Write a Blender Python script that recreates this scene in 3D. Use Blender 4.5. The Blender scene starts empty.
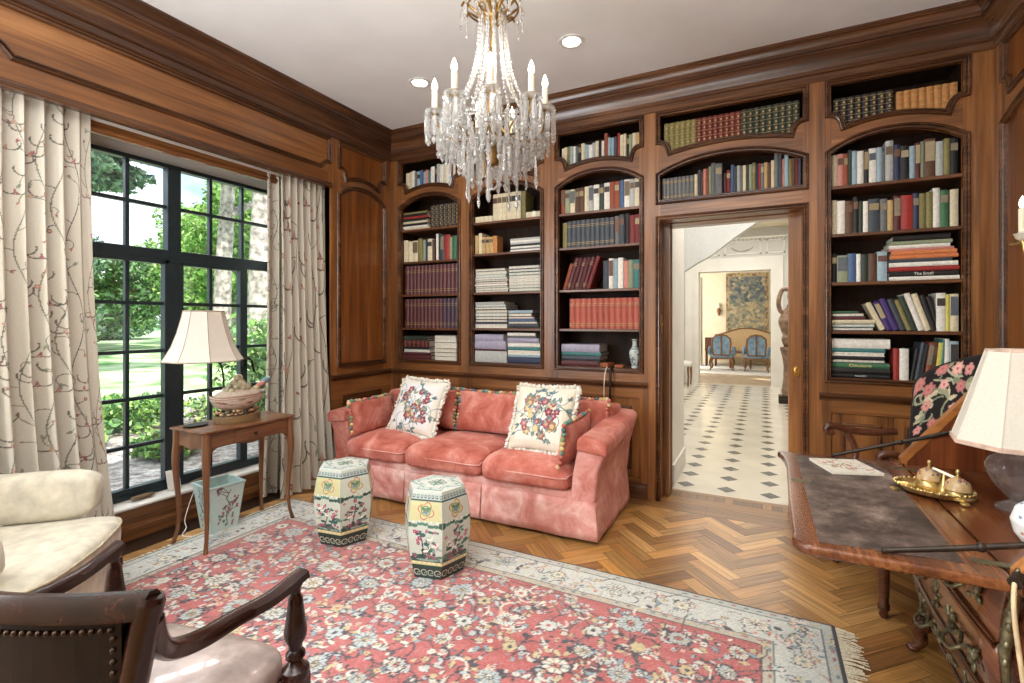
import bpy, bmesh, math, random
import numpy as np
from mathutils import Vector, Matrix
from math import sin, cos, pi, radians as rad
rng = random.Random(7)
SC = bpy.context.scene
COL = SC.collection

def lin(c):
    return tuple(((x/255)/12.92 if x/255 <= .04045 else ((x/255+.055)/1.055)**2.4) for x in c[:3])

# ------------------------------------------------------------------ materials
MATS = {}
def newmat(name):
    m = bpy.data.materials.new(name); m.use_nodes = True
    nt = m.node_tree
    b = nt.nodes['Principled BSDF']
    MATS[name] = m
    return m, nt, b

def N(nt, t, **kw):
    n = nt.nodes.new(t)
    for k, v in kw.items():
        if k.startswith('i_'):
            n.inputs[k[2:].replace('_', ' ')].default_value = v
        else:
            setattr(n, k, v)
    return n

def ramp(nt, fac, stops):
    r = nt.nodes.new('ShaderNodeValToRGB')
    e = r.color_ramp.elements
    while len(e) < len(stops): e.new(.5)
    for k, (p, c) in enumerate(stops):
        e[k].position = p; e[k].color = (*lin(c), 1)
    nt.links.new(fac, r.inputs['Fac'])
    return r

def plain(name, c, rough=.5, metal=0, noise=.12, nscale=30, bump=0, sheen=0, spec=.5, coat=0):
    m, nt, b = newmat(name)
    tc = N(nt, 'ShaderNodeTexCoord')
    n = N(nt, 'ShaderNodeTexNoise'); n.inputs['Scale'].default_value = nscale; n.inputs['Detail'].default_value = 4
    nt.links.new(tc.outputs['Object'], n.inputs['Vector'])
    lo = tuple(max(0, x*(1-noise)) for x in c); hi = tuple(min(255, x*(1+noise)) for x in c)
    r = ramp(nt, n.outputs['Fac'], [(.3, lo), (.7, hi)])
    nt.links.new(r.outputs['Color'], b.inputs['Base Color'])
    b.inputs['Roughness'].default_value = rough; b.inputs['Metallic'].default_value = metal
    b.inputs['Specular IOR Level'].default_value = spec
    if sheen: b.inputs['Sheen Weight'].default_value = sheen
    if coat: b.inputs['Coat Weight'].default_value = coat
    if bump:
        bp = N(nt, 'ShaderNodeBump'); bp.inputs['Strength'].default_value = bump; bp.inputs['Distance'].default_value = .01
        nt.links.new(n.outputs['Fac'], bp.inputs['Height']); nt.links.new(bp.outputs['Normal'], b.inputs['Normal'])
    return m

def wood(name, dark, mid, light, axis='Z', scale=1., rough=.33, spec=.5, coat=.15):
    """streaky figured wood, grain along the axis (object space)"""
    m, nt, b = newmat(name)
    tc = N(nt, 'ShaderNodeTexCoord')
    mp = N(nt, 'ShaderNodeMapping')
    s = [9*scale]*3; s['XYZ'.index(axis)] = .7*scale
    mp.inputs['Scale'].default_value = s
    nt.links.new(tc.outputs['Object'], mp.inputs['Vector'])
    n1 = N(nt, 'ShaderNodeTexNoise'); n1.inputs['Scale'].default_value = 1.; n1.inputs['Detail'].default_value = 5; n1.inputs['Distortion'].default_value = .6
    nt.links.new(mp.outputs['Vector'], n1.inputs['Vector'])
    mp2 = N(nt, 'ShaderNodeMapping'); s2 = [70*scale]*3; s2['XYZ'.index(axis)] = 2.2*scale
    mp2.inputs['Scale'].default_value = s2
    nt.links.new(tc.outputs['Object'], mp2.inputs['Vector'])
    n2 = N(nt, 'ShaderNodeTexNoise'); n2.inputs['Scale'].default_value = 1.; n2.inputs['Detail'].default_value = 3
    nt.links.new(mp2.outputs['Vector'], n2.inputs['Vector'])
    mx = N(nt, 'ShaderNodeMix'); mx.data_type = 'FLOAT'; mx.inputs['Factor'].default_value = .35
    nt.links.new(n1.outputs['Fac'], mx.inputs['A']); nt.links.new(n2.outputs['Fac'], mx.inputs['B'])
    r = ramp(nt, mx.outputs['Result'], [(.30, dark), (.5, mid), (.72, light)])
    nt.links.new(r.outputs['Color'], b.inputs['Base Color'])
    b.inputs['Roughness'].default_value = rough
    b.inputs['Specular IOR Level'].default_value = spec
    b.inputs['Coat Weight'].default_value = coat; b.inputs['Coat Roughness'].default_value = .22
    return m

def vcol(name, rough=.8, noise=.10, nscale=120, bump=.0, sheen=0, spec=.3, attr='Col'):
    """painted colour carried by the mesh, broken up by procedural noise"""
    m, nt, b = newmat(name)
    a = N(nt, 'ShaderNodeAttribute', attribute_name=attr)
    tc = N(nt, 'ShaderNodeTexCoord')
    n = N(nt, 'ShaderNodeTexNoise'); n.inputs['Scale'].default_value = nscale; n.inputs['Detail'].default_value = 3
    nt.links.new(tc.outputs['Object'], n.inputs['Vector'])
    r = N(nt, 'ShaderNodeMapRange'); r.inputs['From Min'].default_value = .3; r.inputs['From Max'].default_value = .7
    r.inputs['To Min'].default_value = 1-noise; r.inputs['To Max'].default_value = 1+noise
    nt.links.new(n.outputs['Fac'], r.inputs['Value'])
    mx = N(nt, 'ShaderNodeVectorMath', operation='SCALE')
    nt.links.new(a.outputs['Color'], mx.inputs[0]); nt.links.new(r.outputs['Result'], mx.inputs['Scale'])
    nt.links.new(mx.outputs['Vector'], b.inputs['Base Color'])
    b.inputs['Roughness'].default_value = rough; b.inputs['Specular IOR Level'].default_value = spec
    if sheen: b.inputs['Sheen Weight'].default_value = sheen
    if bump:
        bp = N(nt, 'ShaderNodeBump'); bp.inputs['Strength'].default_value = bump; bp.inputs['Distance'].default_value = .004
        nt.links.new(n.outputs['Fac'], bp.inputs['Height']); nt.links.new(bp.outputs['Normal'], b.inputs['Normal'])
    return m

def objcol(name, rough=.55, noise=.14, nscale=60, spec=.4):
    m, nt, b = newmat(name)
    oi = N(nt, 'ShaderNodeObjectInfo')
    tc = N(nt, 'ShaderNodeTexCoord')
    n = N(nt, 'ShaderNodeTexNoise'); n.inputs['Scale'].default_value = nscale; n.inputs['Detail'].default_value = 3
    nt.links.new(tc.outputs['Object'], n.inputs['Vector'])
    r = N(nt, 'ShaderNodeMapRange'); r.inputs['From Min'].default_value = .3; r.inputs['From Max'].default_value = .7
    r.inputs['To Min'].default_value = 1-noise; r.inputs['To Max'].default_value = 1+noise
    nt.links.new(n.outputs['Fac'], r.inputs['Value'])
    mx = N(nt, 'ShaderNodeVectorMath', operation='SCALE')
    nt.links.new(oi.outputs['Color'], mx.inputs[0]); nt.links.new(r.outputs['Result'], mx.inputs['Scale'])
    nt.links.new(mx.outputs['Vector'], b.inputs['Base Color'])
    b.inputs['Roughness'].default_value = rough; b.inputs['Specular IOR Level'].default_value = spec
    return m

def emis(name, c, s):
    m, nt, b = newmat(name)
    b.inputs['Base Color'].default_value = (*lin(c), 1)
    b.inputs['Emission Color'].default_value = (*lin(c), 1); b.inputs['Emission Strength'].default_value = s
    return m

# ------------------------------------------------------------------ mesh builder
class MB:
    def __init__(s): s.v = []; s.f = []; s.mi = []; s.c = []
    def add(s, vs, fs, m=0, c=None):
        o = len(s.v); s.v += [tuple(p) for p in vs]
        s.f += [tuple(i+o for i in f) for f in fs]; s.mi += [m]*len(fs)
        s.c += [c or (255, 255, 255)]*len(vs)
        return s
    def box(s, x0, x1, y0, y1, z0, z1, m=0, c=None):
        return s.hexa([(x0,y0,z0),(x1,y0,z0),(x1,y1,z0),(x0,y1,z0),(x0,y0,z1),(x1,y0,z1),(x1,y1,z1),(x0,y1,z1)], m, c)
    def hexa(s, p, m=0, c=None):
        return s.add(p, [(3,2,1,0),(4,5,6,7),(0,1,5,4),(1,2,6,5),(2,3,7,6),(3,0,4,7)], m, c)
    def loft(s, rings, m=0, close=True, caps=True, c=None):
        n = len(rings[0]); vs = [p for r in rings for p in r]; fs = []
        for i in range(len(rings)-1):
            for j in range(n if close else n-1):
                a = i*n+j; b = i*n+(j+1) % n
                fs.append((a, b, b+n, a+n))
        if caps:
            fs.append(tuple(range(n-1, -1, -1))); k = (len(rings)-1)*n; fs.append(tuple(range(k, k+n)))
        return s.add(vs, fs, m, c)
    def tube(s, pts, r, n=8, m=0, caps=True, c=None, flat=1.):
        P = [Vector(p) for p in pts]
        R = r if isinstance(r, (list, tuple)) else [r]*len(P)
        rings = []; up = None
        for i, p in enumerate(P):
            t = (P[min(i+1, len(P)-1)]-P[max(i-1, 0)])
            if t.length < 1e-9: t = Vector((0, 0, 1))
            t.normalize()
            if up is None:
                up = Vector((0, 0, 1)) if abs(t.z) < .9 else Vector((0, 1, 0))
            x = up.cross(t)
            if x.length < 1e-6: x = Vector((1, 0, 0)).cross(t)
            x.normalize(); y = t.cross(x).normalized(); up = y
            rings.append([p+x*(R[i]*cos(2*pi*k/n))+y*(R[i]*flat*sin(2*pi*k/n)) for k in range(n)])
        return s.loft(rings, m, True, caps, c)
    def lathe(s, prof, cx=0, cy=0, cz=0, n=20, m=0, c=None, sx=1, sy=1, ph=0):
        rings = [[(cx+r*sx*cos(2*pi*k/n+ph), cy+r*sy*sin(2*pi*k/n+ph), cz+z) for k in range(n)] for r, z in prof]
        return s.loft(rings, m, True, True, c)
    def ell(s, c0, r, nu=12, nv=8, m=0, c=None, rot=None):
        if not isinstance(r, (tuple, list)): r = (r, r, r)
        vs = []; fs = []
        for j in range(nv+1):
            a = -pi/2+pi*j/nv
            for i in range(nu):
                b = 2*pi*i/nu
                p = Vector((r[0]*cos(a)*cos(b), r[1]*cos(a)*sin(b), r[2]*sin(a)))
                if rot is not None: p = rot @ p
                vs.append((c0[0]+p.x, c0[1]+p.y, c0[2]+p.z))
        for j in range(nv):
            for i in range(nu):
                fs.append((j*nu+i, j*nu+(i+1) % nu, (j+1)*nu+(i+1) % nu, (j+1)*nu+i))
        return s.add(vs, fs, m, c)
    def sq(s, c0, r, e1=.3, e2=.3, nu=32, nv=16, m=0, c=None, fn=None):
        """super-ellipsoid cushion block"""
        sp = lambda x, e: math.copysign(abs(x)**e, x)
        vs = []; fs = []
        for j in range(nv+1):
            a = -pi/2+pi*j/nv
            for i in range(nu):
                b = 2*pi*i/nu
                p = (r[0]*sp(cos(a), e1)*sp(cos(b), e2), r[1]*sp(cos(a), e1)*sp(sin(b), e2), r[2]*sp(sin(a), e1))
                if fn: p = fn(*p)
                vs.append((c0[0]+p[0], c0[1]+p[1], c0[2]+p[2]))
        for j in range(nv):
            for i in range(nu):
                fs.append((j*nu+i, j*nu+(i+1) % nu, (j+1)*nu+(i+1) % nu, (j+1)*nu+i))
        return s.add(vs, fs, m, c)
    def prism(s, poly, fn, a0, a1, m=0, c=None):
        """poly of (u,v); fn(u,v,a) -> xyz"""
        return s.loft([[fn(u, v, a) for u, v in poly] for a in (a0, a1)], m, True, True, c)
    def xform(s, M):
        s.v = [tuple(M @ Vector(p)) for p in s.v]; return s

def mk(name, mb, mats, parent=None, smooth=None, bevel=0, col=False, seg=2, sub=0):
    me = bpy.data.meshes.new(name)
    me.from_pydata(mb.v, [], mb.f)
    for mt in (mats if isinstance(mats, (list, tuple)) else [mats]): me.materials.append(MATS[mt] if isinstance(mt, str) else mt)
    if max(mb.mi, default=0) > 0: me.polygons.foreach_set('material_index', mb.mi)
    bm = bmesh.new(); bm.from_mesh(me); bmesh.ops.recalc_face_normals(bm, faces=bm.faces); bm.to_mesh(me); bm.free()
    if col:
        at = me.color_attributes.new('Col', 'BYTE_COLOR', 'POINT')
        a = np.ones((len(mb.v), 4), dtype=np.float32); a[:, :3] = np.array(mb.c, dtype=np.float32)/255
        at.data.foreach_set('color_srgb', a.ravel())
    if smooth is not None:
        me.shade_smooth()
        if smooth < 179: me.set_sharp_from_angle(angle=rad(smooth))
    o = bpy.data.objects.new(name, me); COL.objects.link(o)
    if bevel:
        b = o.modifiers.new('bevel', 'BEVEL'); b.width = bevel; b.segments = seg; b.limit_method = 'ANGLE'; b.angle_limit = rad(35)
    if sub:
        b = o.modifiers.new('sub', 'SUBSURF'); b.levels = sub; b.render_levels = sub
    if parent is not None: o.parent = parent
    return o

def thing(name, label, cat, loc=(0, 0, 0), rz=0, group=None):
    o = bpy.data.objects.new(name, None); COL.objects.link(o)
    o.empty_display_size = .05
    o.location = loc; o.rotation_euler = (0, 0, rz)
    return tag(o, label, cat, group)

def tag(o, label, cat, group=None):
    o['label'] = label; o['category'] = cat
    if group: o['group'] = group
    return o

def struct(name, mb, mats, parent=None, **kw):
    o = mk(name, mb, mats, parent, **kw)
    if parent is None: o['kind'] = 'structure'
    return o

def dup(root, loc=None, rz=None, label=None, group=None, parent=None):
    r = root.copy(); COL.objects.link(r)
    if parent is not None: r.parent = parent
    if loc is not None: r.location = loc
    if rz is not None: r.rotation_euler = (0, 0, rz)
    if label: r['label'] = label
    if group: r['group'] = group
    for ch in root.children:
        c = ch.copy(); COL.objects.link(c); c.parent = r
        for g in ch.children:
            d = g.copy(); COL.objects.link(d); d.parent = c
    return r

# ------------------------------------------------------------------ painting on vertex grids
class Canvas:
    def __init__(s, w, h, bg):
        s.w, s.h = w, h
        s.a = np.empty((h, w, 3), dtype=np.float32); s.a[:] = bg
    def _win(s, x, y, r):
        x0 = max(0, int(x-r)-1); x1 = min(s.w, int(x+r)+2); y0 = max(0, int(y-r)-1); y1 = min(s.h, int(y+r)+2)
        if x0 >= x1 or y0 >= y1: return None
        Y, X = np.mgrid[y0:y1, x0:x1]
        return (slice(y0, y1), slice(x0, x1)), X-x, Y-y
    def put(s, sl, m, c):
        s.a[sl][m] = c
    def ell(s, x, y, rx, ry, ang, c):
        w = s._win(x, y, max(rx, ry))
        if w is None: return
        sl, X, Y = w; u = X*cos(ang)+Y*sin(ang); v = -X*sin(ang)+Y*cos(ang)
        s.put(sl, (u/rx)**2+(v/ry)**2 <= 1, c)
    def flower(s, x, y, r, n, c, cc=None, ph=0, depth=.3, asp=1., ang=0):
        w = s._win(x, y, r*1.05)
        if w is None: return
        sl, X, Y = w
        u = X*cos(ang)+Y*sin(ang); v = (-X*sin(ang)+Y*cos(ang))/asp
        d = np.sqrt(u*u+v*v); th = np.arctan2(v, u)
        s.put(sl, d <= r*(1-depth+depth*np.abs(np.cos(n*th/2+ph))), c)
        if cc is not None: s.put(sl, d <= r*.3, cc)
    def leaf(s, x, y, L, W, ang, c, rib=None):
        w = s._win(x, y, L)
        if w is None: return
        sl, X, Y = w; u = X*cos(ang)+Y*sin(ang); v = -X*sin(ang)+Y*cos(ang)
        t = np.clip(u/L, 0, 1)
        s.put(sl, (u >= 0) & (u <= L) & (np.abs(v) <= W*np.sin(pi*t**.8)), c)
        if rib is not None: s.put(sl, (u >= 0) & (u <= L*.9) & (np.abs(v) <= .6), rib)
    def line(s, pts, wd, c):
        for (x0, y0), (x1, y1) in zip(pts, pts[1:]):
            L = math.hypot(x1-x0, y1-y0); n = max(1, int(L/max(.6, wd*.7)))
            for k in range(n+1):
                t = k/n; s.ell(x0+(x1-x0)*t, y0+(y1-y0)*t, max(wd, .55), max(wd, .55), 0, c)
    def rect(s, x0, y0, x1, y1, c):
        s.a[max(0, int(y0)):max(0, int(y1)), max(0, int(x0)):max(0, int(x1))] = c
    def ring(s, x, y, r, wd, c, a0=0, a1=2*pi):
        pts = [(x+r*cos(a0+(a1-a0)*k/14), y+r*sin(a0+(a1-a0)*k/14)) for k in range(15)]
        s.line(pts, wd, c)
    def swirl(s, x, y, L, ang, curl, wd, c):
        pts = [(x, y)]; a = ang; st = L/10
        for k in range(10):
            a += curl/10; x += st*cos(a); y += st*sin(a); pts.append((x, y))
        s.line(pts, wd, c); return x, y, a

def gridmesh(name, cv, fn, mat, parent=None, wrap=False, smooth=True):
    """fn(U,V) arrays in 0..1 -> X,Y,Z arrays; row 0 of the canvas is V=0"""
    h, w = cv.h, cv.w
    V, U = np.mgrid[0:h, 0:w].astype(np.float32)
    U = U/(w if wrap else w-1); V = V/(h-1)
    X, Y, Z = fn(U, V)
    co = np.stack([X, Y, Z], -1).astype(np.float32).reshape(-1, 3)
    j, i = np.mgrid[0:h-1, 0:(w if wrap else w-1)]
    i2 = (i+1) % w
    q = np.stack([j*w+i, j*w+i2, (j+1)*w+i2, (j+1)*w+i], -1).reshape(-1, 4).astype(np.int32)
    me = bpy.data.meshes.new(name)
    me.vertices.add(len(co)); me.vertices.foreach_set('co', co.ravel())
    me.loops.add(q.size); me.loops.foreach_set('vertex_index', q.ravel())
    me.polygons.add(len(q)); me.polygons.foreach_set('loop_start', np.arange(0, q.size, 4, dtype=np.int32))
    me.update(calc_edges=True); me.validate()
    at = me.color_attributes.new('Col', 'BYTE_COLOR', 'POINT')
    a = np.ones((len(co), 4), dtype=np.float32); a[:, :3] = np.clip(cv.a.reshape(-1, 3)/255, 0, 1)
    at.data.foreach_set('color_srgb', a.ravel())
    me.materials.append(MATS[mat])
    if smooth: me.shade_smooth()
    o = bpy.data.objects.new(name, me); COL.objects.link(o)
    if parent is not None: o.parent = parent
    return o

def bez(p, n=12):
    """Catmull-Rom through the points"""
    P = [Vector(q) for q in p]; P = [P[0]*2-P[1]]+P+[P[-1]*2-P[-2]]
    out = []
    for i in range(1, len(P)-2):
        for k in range(n):
            t = k/n
            out.append(.5*((2*P[i])+(P[i+1]-P[i-1])*t+(2*P[i-1]-5*P[i]+4*P[i+1]-P[i+2])*t*t+(3*P[i]-P[i-1]-3*P[i+1]+P[i+2])*t**3))
    out.append(P[-2]); return out

def lerp(a, b, t): return a+(b-a)*t
_U = 'zeroth first second third fourth fifth sixth seventh eighth ninth tenth eleventh twelfth thirteenth fourteenth fifteenth sixteenth seventeenth eighteenth nineteenth'.split()
ORD = _U+[('twentieth', 'thirtieth', 'fortieth')[n//10-2] if n % 10 == 0 else ('twenty', 'thirty', 'forty')[n//10-2]+'-'+_U[n % 10] for n in range(20, 50)]
# ------------------------------------------------------------------ measures of the room (metres; camera stands at x=y=0)
XL, XR, YB, YF, ZC = -3.28, 1.197, 3.80, -2.6, 3.185

WD, WM, WL_ = (66, 38, 18), (130, 82, 42), (176, 122, 70)
wood('walnut_upright', WD, WM, WL_, 'Z')
wood('walnut_level', WD, WM, WL_, 'X')
wood('walnut_deep', WD, WM, WL_, 'Y')
wood('walnut_panel', (74, 38, 14), (126, 72, 28), (166, 106, 50), 'Z', rough=.3)
wood('walnut_moulding', (44, 25, 14), (82, 50, 29), (126, 86, 54), 'X', rough=.26)
wood('walnut_moulding_deep', (44, 25, 14), (82, 50, 29), (126, 86, 54), 'Y', rough=.26)
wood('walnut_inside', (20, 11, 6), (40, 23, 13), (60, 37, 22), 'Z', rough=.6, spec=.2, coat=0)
wood('walnut_shelf', (54, 31, 16), (94, 56, 30), (132, 84, 48), 'X', rough=.35)
plain('ceiling_paint', (236, 237, 236), .9, noise=.015, nscale=3)
plain('white_paint', (226, 222, 214), .6, noise=.02, nscale=4)
plain('cream_paint', (232, 220, 192), .7, noise=.03, nscale=4)
plain('brass', (190, 150, 80), .3, 1, .15, 40)
plain('dark_metal', (40, 36, 33), .4, .7, .2, 40)

# ---- outlines shared by all the joinery
def arch_z(t):            # opening top: springs at 2.445, crown 2.545
    return 2.440+.100*(1-abs(2*t-1)**2.3)
NOTCH = [(0, .088), (.022, .084), (.042, .072), (.058, .054), (.07, .03), (.078, 0)]
def niche_z(x, x0, x1):   # bottom of the upper opening
    d = min(x-x0, x1-x)
    if d < .078:
        for (a, ha), (b, hb) in zip(NOTCH, NOTCH[1:]):
            if d <= b: return 2.622+ha+(hb-ha)*(d-a)/(b-a)
    t = (x-x0-.078)/max(.01, (x1-x0-.156)); t = min(max(t, 0), 1)
    return 2.622+.038*(1-(2*t-1)**2)
NTOP = 2.886
def xs_of(x0, x1):
    s = {x0, x1}
    for a, _ in NOTCH: s |= {x0+a, x1-a}
    n = 18
    for k in range(1, n): s.add(x0+.078+(x1-x0-.156)*k/n)
    return sorted(s)

def offset_loop(P, d):
    """P closed list of (u,v), counter-clockwise; d>0 outward"""
    n = len(P); out = []
    for i in range(n):
        a, b, c = P[i-1], P[i], P[(i+1) % n]
        def nr(p, q):
            dx, dy = q[0]-p[0], q[1]-p[1]; L = math.hypot(dx, dy) or 1
            return dy/L, -dx/L
        n1, n2 = nr(a, b), nr(b, c)
        m = (n1[0]+n2[0], n1[1]+n2[1]); L2 = m[0]**2+m[1]**2
        if L2 < .2: m = n2; L2 = 1; k = d
        else: k = 2*d/L2
        k = max(-2.2*abs(d), min(2.2*abs(d), k))
        out.append((b[0]+m[0]*k, b[1]+m[1]*k))
    return out

PROF = [(-.001, -.012), (0, .006), (.005, .013), (.010, .013), (.0125, .002), (.0175, .002), (.020, .013), (.026, .019), (.032, .016), (.035, .004), (.037, 0)]
def moulding(mb, P, fn, prof=PROF, m=0):
    """moulded frame around the closed outline P; fn(u,v,h) h = proud of the surface"""
    rings = [[fn(u, v, h) for u, v in offset_loop(P, o)] for o, h in prof]
    mb.loft(rings, m, True, False)

def open_loop(x0, x1, z0, kind):
    xs = xs_of(x0, x1)
    if kind == 'arch':
        return [(x0, z0), (x1, z0)]+[(x, arch_z((x-x0)/(x1-x0))) for x in reversed(xs)]
    if kind == 'niche':
        return [(x, niche_z(x, x0, x1)) for x in xs]+[(x1, NTOP), (x0, NTOP)]

def recess(mb, P, fn, depth, m=0):
    mb.loft([[fn(u, v, 0) for u, v in P], [fn(u, v, -depth) for u, v in P]], m, True, False)

def frame_face(mb, X0, X1, x0, x1, z_arch0, fn, zb, zt, mv=0, mh=1):
    """panelled face with an arched opening and the shaped opening above it; stiles upright grain, rails level grain"""
    def q(u0, u1, a0, a1, b0, b1, m):
        mb.add([fn(u0, a0, 0), fn(u1, a1, 0), fn(u1, b1, 0), fn(u0, b0, 0)], [(0, 1, 2, 3)], m)
    q(X0, x0, zb, zb, zt, zt, mv); q(x1, X1, zb, zb, zt, zt, mv)
    xs = xs_of(x0, x1)
    for u0, u1 in zip(xs, xs[1:]):
        q(u0, u1, zb, zb, z_arch0, z_arch0, mh)
        A = lambda u: arch_z((u-x0)/(x1-x0))
        e = 1e-5
        q(u0, u1, A(u0), A(u1), niche_z(u0+e, x0, x1), niche_z(u1-e, x0, x1), mh)
        q(u0, u1, NTOP, NTOP, zt, zt, mh)

# ------------------------------------------------------------------ floor of oak herringbone boards
def wood_uv(name):
    m, nt, b = newmat(name)
    a = N(nt, 'ShaderNodeAttribute', attribute_name='Col')
    uv = N(nt, 'ShaderNodeUVMap', uv_map='UVMap')
    mp = N(nt, 'ShaderNodeMapping'); mp.inputs['Scale'].default_value = (3, 60, 1)
    nt.links.new(uv.outputs['UV'], mp.inputs['Vector'])
    n = N(nt, 'ShaderNodeTexNoise'); n.inputs['Scale'].default_value = 1; n.inputs['Detail'].default_value = 5; n.inputs['Distortion'].default_value = .8
    nt.links.new(mp.outputs['Vector'], n.inputs['Vector'])
    r = N(nt, 'ShaderNodeMapRange'); r.inputs['From Min'].default_value = .3; r.inputs['From Max'].default_value = .7
    r.inputs['To Min'].default_value = .62; r.inputs['To Max'].default_value = 1.3
    nt.links.new(n.outputs['Fac'], r.inputs['Value'])
    mx = N(nt, 'ShaderNodeVectorMath', operation='SCALE')
    nt.links.new(a.outputs['Color'], mx.inputs[0]); nt.links.new(r.outputs['Result'], mx.inputs['Scale'])
    nt.links.new(mx.outputs['Vector'], b.inputs['Base Color'])
    b.inputs['Roughness'].default_value = .36; b.inputs['Coat Weight'].default_value = .12
    b.inputs['Coat Roughness'].default_value = .25
    bp = N(nt, 'ShaderNodeBump'); bp.inputs['Strength'].default_value = .12; bp.inputs['Distance'].default_value = .003
    nt.links.new(n.outputs['Fac'], bp.inputs['Height']); nt.links.new(bp.outputs['Normal'], b.inputs['Normal'])
    return m
wood_uv('oak_boards')

def clip_poly(P, axis, lim, keep_less):
    out = []
    for i in range(len(P)):
        a, b = P[i-1], P[i]
        ina = (a[axis] <= lim) == keep_less; inb = (b[axis] <= lim) == keep_less
        if ina != inb:
            t = (lim-a[axis])/(b[axis]-a[axis]); out.append((a[0]+(b[0]-a[0])*t, a[1]+(b[1]-a[1])*t))
        if inb: out.append(b)
    return out

def build_floor():
    verts = []; faces = []; uvs = []; cols = []
    r = random.Random(3)
    TONES = [(162, 120, 68), (174, 130, 76), (152, 110, 60), (136, 94, 50), (186, 142, 86), (162, 116, 62), (124, 84, 44), (170, 124, 68)]
    def board(P, o, d, tone=None):
        if len(P) < 3: return
        c = tone or r.choice(TONES); j = r.uniform(.88, 1.12); ou = r.uniform(0, 50); ov = r.uniform(0, 50)
        k = len(verts)
        for x, y in P:
            verts.append((x, y, 0)); u = (x-o[0])*d[0]+(y-o[1])*d[1]; v = -(x-o[0])*d[1]+(y-o[1])*d[0]
            uvs.append((u+ou, v+ov)); cols.append(tuple(min(255, q*j) for q in c))
        faces.append(tuple(range(k, k+len(P))))
    L, W = .32, .08; g = .0011
    s2 = math.sqrt(.5)
    X0, X1, Y0, Y1 = XL+.0, XR, YF, 3.66
    ex, ey = (s2, s2), (-s2, s2)
    # grid cells of W, herringbone in a frame turned by 45 degrees
    n = int(L/W)
    rngs = 75
    for i in range(-rngs, rngs):
        for j in range(-rngs, rngs):
            k = (i-j) % (2*n)
            if k == 0: a0, b0, a1, b1 = i*W, j*W, i*W+L, j*W+W
            elif k == 2*n-1: a0, b0, a1, b1 = i*W, j*W, i*W+W, j*W+L
            else: continue
            a0 += g; b0 += g; a1 -= g; b1 -= g
            P = [(a0*ex[0]+b0*ey[0], a0*ex[1]+b0*ey[1]) for a0, b0 in ((a0, b0), (a1, b0), (a1, b1), (a0, b1))]
            P = [(p[0]-1.0, p[1]+1.5) for p in P]
            o = P[0]
            for ax, lm, kl in ((0, X0, False), (0, X1, True), (1, Y0, False), (1, Y1, True)):
                P = clip_poly(P, ax, lm, kl)
                if not P: break
            if P: board(P, o, ex if k == 0 else ey)
    # border: long boards along the bookcase wall, then the row of blocks on the threshold
    x = XL
    while x < XR:
        x2 = min(x+r.uniform(.5, .9), XR)
        for y0 in (3.663, 3.745): board([(x+g, y0), (x2-g, y0), (x2-g, y0+.08), (x+g, y0+.08)], (x, y0), (1, 0), (132, 92, 50))
        x = x2
    x = -.70
    while x < .26:
        board([(x+g, 3.97), (x+.062, 3.97), (x+.062, 4.075), (x+g, 4.075)], (x, 3.9), (0, 1), r.choice([(120, 84, 46), (140, 100, 56), (110, 76, 42)])); x += .064
    board([(-.7, 3.828), (.26, 3.828), (.26, 3.967), (-.7, 3.967)], (0, 3.83), (1, 0), (140, 98, 52))
    board([(-.7, 4.078), (.26, 4.078), (.26, 4.13), (-.7, 4.13)], (0, 4.08), (1, 0), (150, 110, 62))
    me = bpy.data.meshes.new('floor')
    k = len(verts)
    verts += [(XL-.25, YF, -.004), (XR, YF, -.004), (XR, 4.13, -.004), (XL-.25, 4.13, -.004)]
    faces.append((k, k+1, k+2, k+3)); cols += [(40, 24, 12)]*4; uvs += [(0, 0)]*4
    me.from_pydata(verts, [], faces)
    at = me.color_attributes.new('Col', 'BYTE_COLOR', 'POINT')
    a = np.ones((len(verts), 4), dtype=np.float32); a[:, :3] = np.array(cols)/255
    at.data.foreach_set('color_srgb', a.ravel())
    ul = me.uv_layers.new(name='UVMap')
    li = np.empty(len(me.loops), dtype=np.int32); me.loops.foreach_get('vertex_index', li)
    ul.data.foreach_set('uv', np.array(uvs, dtype=np.float32)[li].ravel())
    me.materials.append(MATS['oak_boards'])
    o = bpy.data.objects.new('floor', me); COL.objects.link(o); o['kind'] = 'structure'
build_floor()

# ------------------------------------------------------------------ ceiling, crown
struct('ceiling', MB().box(XL-.4, XR+.2, YF-.2, 4.2, ZC, ZC+.2), 'ceiling_paint')
# crown profile: (out from wall, height)
CROWN = [(.0, 2.925), (.008, 2.925), (.014, 2.934), (.014, 2.942), (.006, 2.946), (.006, 2.972), (.018, 2.976), (.024, 2.986), (.024, 2.996), (.020, 3.0), (.026, 3.03), (.040, 3.062), (.060, 3.082), (.068, 3.086),
         (.068, 3.098), (.080, 3.100), (.080, 3.122), (.084, 3.124), (.088, 3.140), (.100, 3.156), (.112, 3.162), (.112, 3.168), (.120, 3.170), (.120, ZC), (0, ZC)]
def crown(name, p0, p1, nrm, m0=1, m1=1, mat='walnut_moulding'):
    d = Vector((p1[0]-p0[0], p1[1]-p0[1])).normalized()
    r0 = [(p0[0]+nrm[0]*o+d.x*o*m0, p0[1]+nrm[1]*o+d.y*o*m0, z) for o, z in CROWN]
    r1 = [(p1[0]+nrm[0]*o-d.x*o*m1, p1[1]+nrm[1]*o-d.y*o*m1, z) for o, z in CROWN]
    struct(name, MB().loft([r0, r1]), mat, smooth=24)
crown('trim_1', (XL, YB), (XR, YB), (0, -1), 1, 1)
crown('trim_2', (XL, YF), (XL, YB), (1, 0), 0, 1, 'walnut_moulding_deep')
crown('trim_3', (XR, YB), (XR, YF), (-1, 0), 1, 0, 'walnut_moulding_deep')

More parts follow.
